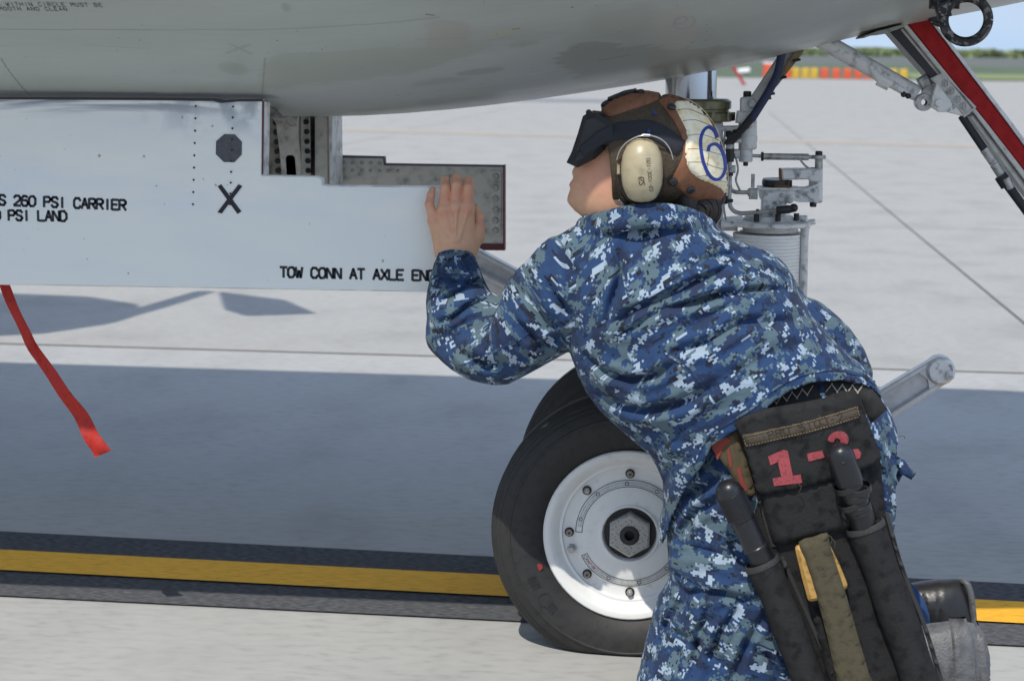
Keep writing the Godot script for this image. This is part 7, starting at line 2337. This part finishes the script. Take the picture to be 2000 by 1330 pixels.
func build_kit() -> void:
	var canvas := mat("pouch_canvas", lin(0.030, 0.030, 0.0305), 0.9)
	canvas.metallic_specular = 0.2
	tri_map(canvas, cloud_tex(171, 0.010, 6, [[0.0, 0.65], [0.42, 0.95], [0.62, 1.15], [1.0, 2.1]]), Vector3(6, 6, 6), cloud_tex(172, 0.04, 5, [[0.0, 0.0], [1.0, 1.0]]), 0.06)
	var trim := mat("pouch_binding", lin(0.036, 0.035, 0.034), 0.75)
	tri_map(trim, cloud_tex(173, 0.04, 5, [[0.0, 0.6], [1.0, 1.5]]), Vector3(9, 9, 9))
	var olive := mat("olive_webbing", lin(0.078, 0.066, 0.037), 0.9)
	tri_map(olive, cloud_tex(174, 0.010, 5, [[0.0, 0.75], [0.5, 1.0], [1.0, 1.25]]), Vector3(9, 9, 9), cloud_tex(175, 0.06, 4, [[0.0, 0.0], [1.0, 1.0]]), 0.06)
	var smear := mat("painted_olive", lin(1, 1, 1), 0.85)
	tri_map(smear, cloud_tex(176, 0.014, 5, [[0.0, Color(0.45, 0.24, 0.17)], [0.25, Color(0.36, 0.29, 0.20)], [0.6, Color(0.30, 0.28, 0.20)], [1.0, Color(0.22, 0.21, 0.16)]]), Vector3(10, 3.5, 9))
	var label := mat("name_tape", lin(0.080, 0.064, 0.045), 0.85)
	tri_map(label, cloud_tex(177, 0.03, 5, [[0.0, 0.6], [0.5, 1.0], [1.0, 1.3]]), Vector3(9, 9, 9))
	var red := mat("red_vinyl", lin(0.36, 0.065, 0.075), 0.3)
	tri_map(red, cloud_tex(178, 0.03, 5, [[0.0, 0.7], [0.5, 1.0], [1.0, 1.25]]), Vector3(9, 9, 9), cloud_tex(179, 0.05, 3, [[0.0, 0.0], [1.0, 1.0]]), 0.03)
	var on = func(p: Vector2) -> Array: return pouch_z(p)
	var pouch := thing("tool_pouch", "worn black tool pouch with red 1-2 on its flap, hanging from the kneeling person's belt", "tool pouch", Vector3(0.2993, 0.463, 0.44))
	var st := begin()
	drape(st, PackedVector2Array([Vector2(0.1835, 0.5078), Vector2(0.3711, 0.5756), Vector2(0.3851, 0.5495), Vector2(0.4171, 0.4755), Vector2(0.431, 0.3752), Vector2(0.4517, 0.3082), Vector2(0.4883, 0.2159), Vector2(0.5225, 0.1099), Vector2(0.5471, 0.0374), Vector2(0.3083, 0.0252), Vector2(0.2894, 0.0899), Vector2(0.2513, 0.1881), Vector2(0.2068, 0.2853), Vector2(0.2122, 0.3753), Vector2(0.2177, 0.4094)]), on, 0.004, -0.022, 0.012, 0.004)
	part(pouch, "back_panel", done(st), canvas)
	st = begin()
	drape(st, PackedVector2Array([Vector2(0.143, 0.4896), Vector2(0.1608, 0.4986), Vector2(0.1835, 0.5086), Vector2(0.203, 0.4596), Vector2(0.2164, 0.3992), Vector2(0.1952, 0.3933), Vector2(0.1708, 0.4374), Vector2(0.1538, 0.4579)]), on, 0.008, -0.008, 0.006, 0.003)
	part(pouch, "side_flap", done(st), smear, "olive side flap smeared with red paint")
	st = begin()
	for q in [smooth_poly(PackedVector2Array([Vector2(0.1466, 0.4783), Vector2(0.1537, 0.4878), Vector2(0.1682, 0.495), Vector2(0.1765, 0.4911), Vector2(0.167, 0.4816), Vector2(0.1609, 0.4671), Vector2(0.1562, 0.4568), Vector2(0.1527, 0.4668)]), 3), smooth_poly(PackedVector2Array([Vector2(0.1878, 0.4428), Vector2(0.1926, 0.4471), Vector2(0.1981, 0.4279), Vector2(0.2051, 0.4113), Vector2(0.2003, 0.4086), Vector2(0.1925, 0.4235)]), 3), smooth_poly(PackedVector2Array([Vector2(0.1713, 0.4742), Vector2(0.1745, 0.476), Vector2(0.1793, 0.4526), Vector2(0.177, 0.4457)]), 3)]:
		drape(st, q, on, 0.0092, 0.0075, 0.004)
	part(pouch, "paint_smear", done(st), mat("red_smear", lin(0.25, 0.042, 0.03), 0.85)).set_meta("kind", "stuff")
	st = begin()
	drape(st, PackedVector2Array([Vector2(0.2208, 0.4138), Vector2(0.3164, 0.4384), Vector2(0.3929, 0.4563), Vector2(0.401, 0.3951), Vector2(0.4008, 0.3605), Vector2(0.3282, 0.3415), Vector2(0.2487, 0.3153), Vector2(0.2322, 0.3675)]), on, 0.018, 0.0, 0.008, 0.012)
	part(pouch, "pocket", done(st), canvas)
	st = begin()
	var flap := smooth_poly(PackedVector2Array([Vector2(0.1761, 0.5266), Vector2(0.2146, 0.5428), Vector2(0.2627, 0.5551), Vector2(0.3106, 0.5649), Vector2(0.3424, 0.5742), Vector2(0.3694, 0.5808), Vector2(0.378, 0.5654), Vector2(0.3877, 0.5434), Vector2(0.4028, 0.5059), Vector2(0.4162, 0.4723), Vector2(0.3991, 0.4601), Vector2(0.3818, 0.4511), Vector2(0.3476, 0.439), Vector2(0.2996, 0.4239), Vector2(0.2514, 0.4103), Vector2(0.2223, 0.4033), Vector2(0.2156, 0.4073), Vector2(0.2064, 0.4431), Vector2(0.1938, 0.4821), Vector2(0.1832, 0.5093)]), 2)
	var wavy := noise(181, 14.0, 2)
	var on_flap = func(p: Vector2) -> Array:
		var s := pouch_z(p)
		return [s[0] + Vector3(0, 0, 0.020 + 0.0035 * wavy.get_noise_2d(p.x, p.y)), s[1]]
	drape(st, flap, on_flap, 0.006, -0.012, 0.006, 0.004)
	var fl := part(pouch, "flap", done(st), canvas, "square front flap with red figures")
	st = begin()
	drape(st, PackedVector2Array([Vector2(0.1922, 0.5063), Vector2(0.2477, 0.5214), Vector2(0.3116, 0.5401), Vector2(0.3718, 0.5594), Vector2(0.3766, 0.5398), Vector2(0.3155, 0.5195), Vector2(0.2524, 0.5008), Vector2(0.1985, 0.4856)]), on_flap, 0.0085, 0.004, 0.006, 0.0015)
	var tape := part(fl, "name_tape", done(st), label, "faded tape with worn letters")
	st = begin()
	for q in [PackedVector2Array([Vector2(0.1947, 0.5038), Vector2(0.2478, 0.5189), Vector2(0.3117, 0.5377), Vector2(0.3695, 0.5569)]), PackedVector2Array([Vector2(0.2001, 0.4882), Vector2(0.2515, 0.5033), Vector2(0.3138, 0.522), Vector2(0.3741, 0.5413)]), PackedVector2Array([Vector2(0.1947, 0.5038), Vector2(0.2001, 0.4882)]), PackedVector2Array([Vector2(0.3695, 0.5569), Vector2(0.3741, 0.5413)])]:
		for k in q.size() - 1:
			var n := maxi(2, int(q[k].distance_to(q[k + 1]) / 0.0045))
			for i in n:
				drape(st, band(PackedVector2Array([q[k].lerp(q[k + 1], i / float(n)), q[k].lerp(q[k + 1], (i + 0.62) / n)]), 0.0013), on_flap, 0.0097, 0.008, 0.01)
	part(tape, "stitching", done(st), M.tan_brace).set_meta("kind", "stuff")
	st = begin()
	var o1: Vector2 = Vector2(0.236, 0.5021)
	var d1: Vector2 = (Vector2(0.3752, 0.544) - o1).normalized()
	var say := func(v: Vector2) -> Vector3:
		var p := o1 + d1 * v.x * 0.0125 + Vector2(-d1.y, d1.x) * v.y * 0.0125
		var s: Array = on_flap.call(p)
		return s[0] + s[1] * 0.0092
	lettering(st, "PRO 5103-2", say, 0.75, 0.98)
	part(tape, "worn_letters", done(st), mat("faded_thread", lin(0.036, 0.030, 0.022), 0.9))
	# the red figures
	st = begin()
	drape(st, PackedVector2Array([Vector2(0.2345, 0.4729), Vector2(0.2584, 0.4845), Vector2(0.2649, 0.4831), Vector2(0.2744, 0.4434), Vector2(0.2864, 0.4463), Vector2(0.2894, 0.4322), Vector2(0.2459, 0.4247), Vector2(0.243, 0.4372), Vector2(0.2567, 0.4402), Vector2(0.2502, 0.4642), Vector2(0.239, 0.4588)]), on_flap, 0.0074, 0.003, 0.005)
	drape(st, PackedVector2Array([Vector2(0.2949, 0.48), Vector2(0.3181, 0.4866), Vector2(0.3225, 0.4751), Vector2(0.2978, 0.4676)]), on_flap, 0.0074, 0.003, 0.005)
	drape(st, smooth_poly(PackedVector2Array([Vector2(0.3263, 0.5027), Vector2(0.33, 0.5127), Vector2(0.341, 0.5181), Vector2(0.3523, 0.516), Vector2(0.3583, 0.5071), Vector2(0.3578, 0.4987), Vector2(0.3519, 0.4861), Vector2(0.3742, 0.4894), Vector2(0.3772, 0.4745), Vector2(0.3413, 0.4674), Vector2(0.3385, 0.4782), Vector2(0.346, 0.4934), Vector2(0.3456, 0.5033), Vector2(0.3414, 0.5065), Vector2(0.3367, 0.5047), Vector2(0.3353, 0.4996)]), 2), on_flap, 0.0074, 0.003, 0.005)
	var fig := part(fl, "red_figures", done(st), red, "red vinyl figures 1-2 stitched on the flap")
	fig.set_meta("kind", "stuff")
	# tubes for the torches, with bound rims
	for q in [[[Vector3(0.2294, 0.2945, 0.448), Vector3(0.2666, 0.2134, 0.45), Vector3(0.3135, 0.0952, 0.452), Vector3(0.3409, 0.0225, 0.452)], 0.0275], [[Vector3(0.392, 0.3622, 0.448), Vector3(0.4325, 0.2592, 0.45), Vector3(0.4902, 0.1082, 0.452), Vector3(0.5181, 0.0316, 0.452)], 0.0300]]:
		st = begin()
		var ax: Array = spline(q[0], 5)
		var rad := []
		for k in ax.size():
			rad.append(q[1] * (1.0 + 0.05 * sin(k * 1.3)))
		tube(st, ax, rad, 18)
		var tb := part(pouch, "torch_tube", done(st), canvas)
		st = begin()
		var dir: Vector3 = (ax[1] - ax[0]).normalized()
		lathe(st, ax[0] - dir * 0.002, dir, [Vector2(q[1] * 0.96, 0), Vector2(q[1] * 1.05, 0), Vector2(q[1] * 1.09, 0.003), Vector2(q[1] * 1.09, 0.009), Vector2(q[1] * 1.03, 0.011)], 22)
		part(tb, "bound_rim", done(st), trim)
	st = begin()
	for q in [PackedVector2Array([Vector2(0.2511, 0.3207), Vector2(0.2866, 0.3323), Vector2(0.3285, 0.345), Vector2(0.3669, 0.3575)]), PackedVector2Array([Vector2(0.2632, 0.3025), Vector2(0.3163, 0.1887), Vector2(0.3555, 0.1044), Vector2(0.3703, 0.0618)]), PackedVector2Array([Vector2(0.4257, 0.38), Vector2(0.4554, 0.2885), Vector2(0.497, 0.1883), Vector2(0.528, 0.0955)]), PackedVector2Array([Vector2(0.2496, 0.3181), Vector2(0.2369, 0.3558), Vector2(0.2232, 0.4017)])]:
		drape(st, band(smooth_line(q), 0.006), on, 0.021, 0.002, 0.006, 0.002)
	part(pouch, "edge_binding", done(st), trim).set_meta("kind", "stuff")
	st = begin()
	drape(st, PackedVector2Array([Vector2(0.3405, 0.2309), Vector2(0.3564, 0.2445), Vector2(0.3636, 0.2276), Vector2(0.386, 0.1597), Vector2(0.4114, 0.1002), Vector2(0.4303, 0.0402), Vector2(0.4056, 0.0389), Vector2(0.3775, 0.1246)]), on, 0.016, 0.0, 0.008, 0.004)
	drape(st, PackedVector2Array([Vector2(0.3077, 0.2269), Vector2(0.3295, 0.2175), Vector2(0.3607, 0.1325), Vector2(0.3842, 0.0378), Vector2(0.3644, 0.0368), Vector2(0.3363, 0.1227)]), on, 0.014, 0.0, 0.008, 0.004)
	part(pouch, "tool_loop", done(st), canvas).set_meta("kind", "stuff")
	st = begin()
	drape(st, smooth_poly(PackedVector2Array([Vector2(0.2901, 0.3368), Vector2(0.3116, 0.3461), Vector2(0.3316, 0.3536), Vector2(0.3363, 0.3353), Vector2(0.3472, 0.3037), Vector2(0.3663, 0.2494), Vector2(0.3859, 0.1864), Vector2(0.4063, 0.124), Vector2(0.4103, 0.1061), Vector2(0.3723, 0.0957), Vector2(0.3596, 0.108), Vector2(0.3423, 0.1759), Vector2(0.3217, 0.2475), Vector2(0.3017, 0.306)]), 2), on, 0.044, 0.030, 0.007, 0.003)
	part(pouch, "olive_strap", done(st), olive, "frayed olive strap across the front of the pouch")
	st = begin()
	var o2: Vector2 = Vector2(0.3233, 0.2855)
	lettering(st, "2", func(v: Vector2) -> Vector3: return on.call(o2 + v.rotated(0.25) * 0.013)[0] + Vector3(0, 0, 0.0450), 0.7)
	part(pouch, "worn_letters", done(st), label)
	st = begin()
	drape(st, PackedVector2Array([Vector2(0.3745, 0.5724), Vector2(0.3975, 0.5798), Vector2(0.4102, 0.5652), Vector2(0.4221, 0.549), Vector2(0.3973, 0.5249), Vector2(0.3869, 0.5446)]), func(p: Vector2) -> Array: return [Vector3(p.x, p.y, 0.43), Vector3.BACK], 0.004, -0.004, 0.008, 0.001)
	part(pouch, "belt_loop", done(st), M.black_webbing)
	# loose threads
	st = begin()
	for q in [[Vector3(0.3105, 0.5448, 0.476), Vector3(0.3151, 0.5404, 0.482), Vector3(0.3115, 0.5333, 0.48)], [Vector3(0.2826, 0.4319, 0.472), Vector3(0.2873, 0.4276, 0.478), Vector3(0.283, 0.4181, 0.474)], [Vector3(0.3315, 0.3533, 0.485), Vector3(0.3377, 0.349, 0.49), Vector3(0.3353, 0.3361, 0.486)], [Vector3(0.3364, 0.3493, 0.485), Vector3(0.3428, 0.3425, 0.49), Vector3(0.3419, 0.3314, 0.486)], [Vector3(0.3864, 0.495, 0.45), Vector3(0.4431, 0.5081, 0.44), Vector3(0.4497, 0.5042, 0.44)]]:
		tube(st, spline(q, 3), 0.0006, 5)
	part(pouch, "loose_thread", done(st), olive).set_meta("kind", "stuff")

	torch("torch", "black torch with a ribbed cap in the left tube of the tool pouch", Vector3(0.1651, 0.4299, 0.464), Vector3(0.2449, 0.2689, 0.452), 0.0223, true)
	torch("torch", "black torch wrapped in tape in the right tube of the tool pouch", Vector3(0.3401, 0.5004, 0.488), Vector3(0.4006, 0.3353, 0.454), 0.0218, false)
	build_driver()
	build_streamer()


func torch(called: String, label: String, top: Vector3, low: Vector3, r: float, ribbed: bool) -> void:
	var black := mat("torch_plastic", lin(0.016, 0.017, 0.020), 0.34)
	tri_map(black, cloud_tex(191, 0.02, 5, [[0.0, 0.8], [0.6, 1.0], [1.0, 1.9]]), Vector3(9, 9, 9))
	var t := thing(called, label, "torch", low, "torches in the tool pouch")
	var ax := (low - top).normalized()
	var h := top.distance_to(low)
	var st := begin()
	lathe(st, low, -ax, [Vector2(0, 0), Vector2(r * 0.92, 0), Vector2(r * 0.92, h * 0.30), Vector2(r * 0.96, h * 0.31), Vector2(r * 0.96, h * 0.33), Vector2(r * 0.9, h * 0.34), Vector2(r * 0.9, h * 0.62)], 28)
	part(t, "barrel", done(st), black)
	st = begin()
	var e := h * 0.62
	lathe(st, low, -ax, [Vector2(r * 0.85, e - 0.002), Vector2(r * 0.98, e), Vector2(r, e + 0.003), Vector2(r * 0.99, h * 0.88), Vector2(r * 0.93, h * 0.925), Vector2(r * 0.80, h * 0.96), Vector2(r * 0.58, h * 0.985), Vector2(r * 0.3, h), Vector2(0, h)], 28)
	var cap := part(t, "end_cap", done(st), black)
	st = begin()
	var u := ax.cross(Vector3.BACK).normalized()
	var v := ax.cross(u)
	if ribbed:
		for k in 36:
			var a := TAU * k / 36.0
			var o := (u * cos(a) + v * sin(a)) * r * 1.0
			bar(st, low - ax * (e + 0.004) + o, low - ax * (h * 0.87) + o, 0.0021, 0.0022, 0.0005, o)
		part(cap, "grip_rib", done(st), black).set_meta("kind", "stuff")
	else:
		for k in 5:
			var f := h * (0.34 + 0.055 * k)
			lathe(st, low + u * 0.0006 * sin(k * 2.0), (-ax + u * 0.10 * sin(k * 1.7)).normalized(), [Vector2(r * 0.93, f), Vector2(r * (0.985 + 0.012 * (k % 2)), f + 0.001), Vector2(r * 0.975, f + h * 0.055), Vector2(r * 0.93, f + h * 0.058)], 24)
		part(t, "tape_wrap", done(st), M.goggle_rubber).set_meta("kind", "stuff")
	st = begin()
	var hole := low - ax * h * (0.965 if ribbed else 0.87) - v * r * (0.55 if ribbed else 0.97)
	if hole.z < low.z:
		hole = low - ax * h * (0.965 if ribbed else 0.87) + v * r * (0.55 if ribbed else 0.97)
	ball(st, hole, Vector3(0.0035, 0.0022, 0.0022), 10)
	part(cap, "lanyard_hole", done(st), M.ink)


func build_driver() -> void:
	var amber := mat("amber_handle", lin(0.52, 0.31, 0.085), 0.38)
	tri_map(amber, cloud_tex(192, 0.015, 5, [[0.0, 0.7], [0.5, 1.0], [1.0, 1.2]]), Vector3(9, 9, 9))
	var t := thing("hand_tool", "tool with a broad amber yellow handle held under the olive strap of the pouch", "hand tool", Vector3(0.3388, 0.234, 0.465))
	var st := begin()
	var a: Vector3 = Vector3(0.3111, 0.3288, 0.462)
	var b: Vector3 = Vector3(0.3406, 0.2349, 0.462)
	var x := (b - a).normalized()
	plate(st, rounded(PackedVector2Array([Vector2(0.2807, 0.3263), Vector2(0.2975, 0.332), Vector2(0.32, 0.338), Vector2(0.3364, 0.3319), Vector2(0.3521, 0.3022), Vector2(0.3681, 0.2656), Vector2(0.3573, 0.2516), Vector2(0.3317, 0.242), Vector2(0.3058, 0.2366), Vector2(0.2929, 0.2802)]), 0.006), 0.452, 0.472, 0.006)
	part(t, "handle", done(st), amber)
	st = begin()
	tube(st, [b - x * 0.01, b + x * 0.15], 0.008, 12)
	part(t, "shank", done(st), M.dark_metal)


func build_streamer() -> void:
	var s := thing("warning_streamer", "long red warning streamer hanging below the white gear door", "warning streamer", Vector3(-1.2015, 0.6581, 0.03))
	var left := [Vector3(-1.2429, 0.7447, 0.03), Vector3(-1.2184, 0.6967, 0.03), Vector3(-1.1922, 0.6287, 0.028), Vector3(-1.1641, 0.566, 0.03), Vector3(-1.1377, 0.5211, 0.034), Vector3(-1.0967, 0.4585, 0.03), Vector3(-1.0642, 0.4052, 0.026), Vector3(-1.0407, 0.3609, 0.03), Vector3(-1.0228, 0.3355, 0.034)]
	var right := [Vector3(-1.2209, 0.7452, 0.03), Vector3(-1.1966, 0.6875, 0.03), Vector3(-1.1758, 0.639, 0.028), Vector3(-1.1497, 0.5792, 0.03), Vector3(-1.1252, 0.5412, 0.034), Vector3(-1.0812, 0.4748, 0.03), Vector3(-1.0453, 0.4253, 0.024), Vector3(-1.0168, 0.3812, 0.028), Vector3(-0.9922, 0.3489, 0.036)]
	left = spline(left, 5)
	right = spline(right, 5)
	var st := begin()
	st.set_smooth_group(0)
	var thick := 0.0009
	for side in [1.0, -1.0]:
		for k in left.size() - 1:
			for w in 4:
				var p := []
				for c in [[k, w], [k + 1, w], [k + 1, w + 1], [k, w + 1]]:
					var t: float = c[1] / 4.0
					var q: Vector3 = left[c[0]].lerp(right[c[0]], t)
					q.z += 0.006 * sin(t * PI) * sin(c[0] * 0.55 + 0.6) + 0.003 * sin(t * 5.0 + c[0] * 0.8) + side * thick
					p.append(q)
				quad(st, p[0], p[1], p[2], p[3], Vector3(0, 0, side))
	part(s, "ribbon", done(st), M.streamer_red)


# ---------------------------------------------------------------- far side of the airfield

func build_background() -> void:
	# water-filled barricades along the edge of the apron
	var st := begin()
	plate(st, PackedVector2Array([Vector2(-0.31, 0.0), Vector2(0.31, 0.0), Vector2(0.31, 0.10), Vector2(0.28, 0.16), Vector2(0.28, 0.74), Vector2(0.24, 0.80), Vector2(-0.24, 0.80), Vector2(-0.28, 0.74), Vector2(-0.28, 0.16), Vector2(-0.31, 0.10)]), -0.22, 0.22, 0.05)
	var body := done(st)
	st = begin()
	for k in 3:
		box(st, Vector3(-0.18 + 0.18 * k, 0.45, 0.225), Vector3(0.07, 0.46, 0.05), 0.02)
	var ribs := done(st)
	var row := [[Vector3(4.6023, 0, -137.066), 0, "largest orange barricade with a white top at the left end of the row"], [Vector3(6.0419, 0, -137.043), 0, "orange barricade just left of the first yellow ones"], [Vector3(6.6473, 0, -136.6316), 1, "first yellow barricade from the left"], [Vector3(7.3754, 0, -136.8621), 1, "middle one of the three yellow barricades on the left"], [Vector3(8.0572, 0, -136.5778), 1, "third yellow barricade from the left, beside an orange one"], [Vector3(8.8208, 0, -135.5584), 0, "first orange barricade right of the three yellow ones"], [Vector3(9.7108, 0, -136.0342), 0, "second orange barricade right of the three yellow ones"], [Vector3(10.5345, 0, -135.5581), 0, "third orange barricade right of the three yellow ones"], [Vector3(11.3516, 0, -135.0858), 0, "fourth orange barricade right of the three yellow ones"], [Vector3(12.162, 0, -134.6173), 0, "orange barricade partly hidden by the slanting white strut"], [Vector3(13.9802, 0, -134.3956), 1, "yellow barricade just right of the slanting white strut"], [Vector3(14.7256, 0, -133.4732), 1, "last yellow barricade at the right end of the row"]]
	for q in row:
		var t := thing("barricade", q[2], "barricade", Vector3(q[0].x, 0, -139.5), "barricades along the far edge of the apron")
		var b := MeshInstance3D.new()
		b.name = "shell"
		b.mesh = body
		b.material_override = M.barricade_yellow if q[1] == 1 else M.barricade_orange
		t.add_child(b)
		var r := MeshInstance3D.new()
		r.name = "rib"
		r.mesh = ribs
		r.material_override = b.material_override
		r.set_meta("kind", "stuff")
		t.add_child(r)
		t.rotation.y = sin(q[0].x * 3.0) * 0.15
		if q[2].begins_with("largest"):
			t.scale = Vector3.ONE * 1.35
			st = begin()
			box(st, Vector3(0, 0.84, 0), Vector3(0.66, 0.1, 0.4), 0.02)
			var w := MeshInstance3D.new()
			w.name = "white_top"
			w.mesh = done(st)
			w.material_override = M.plain_white
			t.add_child(w)
	# a leaning red pole and a white drum on the far apron
	var pole := thing("red_pole", "thin red pole leaning on the far apron beside the strut", "pole", Vector3(1.9364, 0, -91.9684))
	st = begin()
	tube(st, [Vector3(1.9364, 0, -91.9684), Vector3(1.3237, 0.9667, -95)], 0.08, 8)
	part(pole, "shaft", done(st), M.red_enamel)
	var drum := thing("white_drum", "small white drum lying beside the red pole", "drum", Vector3(3.1544, 0, -162.0146))
	st = begin()
	var dp: Vector3 = Vector3(2.928, 0, -149.5229)
	cyl(st, dp + Vector3(-0.5, 0.35, 0), dp + Vector3(0.5, 0.5, 0), 0.28, 14, 0.04)
	part(drum, "barrel", done(st), M.plain_white)
	# wood on the skyline: leaves in clumps
	var mm := MultiMesh.new()
	mm.transform_format = MultiMesh.TRANSFORM_3D
	mm.use_colors = true
	st = begin()
	for k in 5:
		var a := k * 1.256
		tri(st, Vector3(0, 0.1, 0), Vector3(cos(a), 0.35 * sin(k * 2.1), sin(a)), Vector3(cos(a + 0.9), 0.5, sin(a + 0.9)), Vector3.UP)
		tri(st, Vector3(cos(a) * 0.3, 0.7, sin(a) * 0.3), Vector3(cos(a + 0.5), -0.3, sin(a + 0.5)), Vector3(cos(a + 1.5) * 0.7, -0.2, sin(a + 1.5) * 0.7), Vector3(cos(a), 0.3, sin(a)))
	mm.mesh = done(st)
	var crowns := []
	var rng := RandomNumberGenerator.new()
	rng.seed = 201
	for k in 420:
		crowns.append([Vector3(rng.randf_range(-30, 160), 2.4, rng.randf_range(-372, -338)), rng.randf_range(1.4, 2.6), rng.randf_range(1.1, 1.6)])
	var per := 45
	mm.instance_count = crowns.size() * per
	var n := 0
	for c in crowns:
		var tone := rng.randf_range(0.7, 1.35)
		for k in per:
			var p := Vector3(rng.randfn(0.0, 0.45), rng.randf_range(0.0, 1.0), rng.randfn(0.0, 0.45))
			p = Vector3(p.x * c[1] * (1.15 - 0.6 * p.y), p.y * c[2], p.z * c[1])
			var s := rng.randf_range(0.25, 0.6)
			mm.set_instance_transform(n, Transform3D(Basis.from_euler(Vector3(rng.randf() * 6.0, rng.randf() * 6.0, rng.randf() * 6.0)) * s, c[0] + p))
			var v := tone * rng.randf_range(0.75, 1.25)
			mm.set_instance_color(n, Color(0.21 * v, 0.255 * v, 0.12 * v))  # leaf greens lightened, the distance haze is put into their colour
			n += 1
	var wood := MultiMeshInstance3D.new()
	wood.name = "distant_wood"
	wood.multimesh = mm
	wood.material_override = M.foliage
	wood.set_meta("kind", "stuff")
	wood.set_meta("label", "low green wood along the skyline beyond the airfield")
	add_child(wood)
	var st2 := begin()
	flat(st2)
	var prev := 3.4
	for k in 100:
		var x0 := -420.0 + k * 8.4
		var h := 3.9 + 0.5 * sin(k * 1.7) + 0.4 * sin(k * 0.63)
		quad(st2, Vector3(x0, 2.0, -374), Vector3(x0 + 8.4, 2.0, -374), Vector3(x0 + 8.4, h, -378), Vector3(x0, prev, -378), Vector3.BACK)
		quad(st2, Vector3(x0, prev, -378), Vector3(x0 + 8.4, h, -378), Vector3(x0 + 8.4, h, -420), Vector3(x0, prev, -420), Vector3.UP)
		prev = h
	struct("wooded_hill", done(st2), M.grass, "dark wooded rise behind the trees")
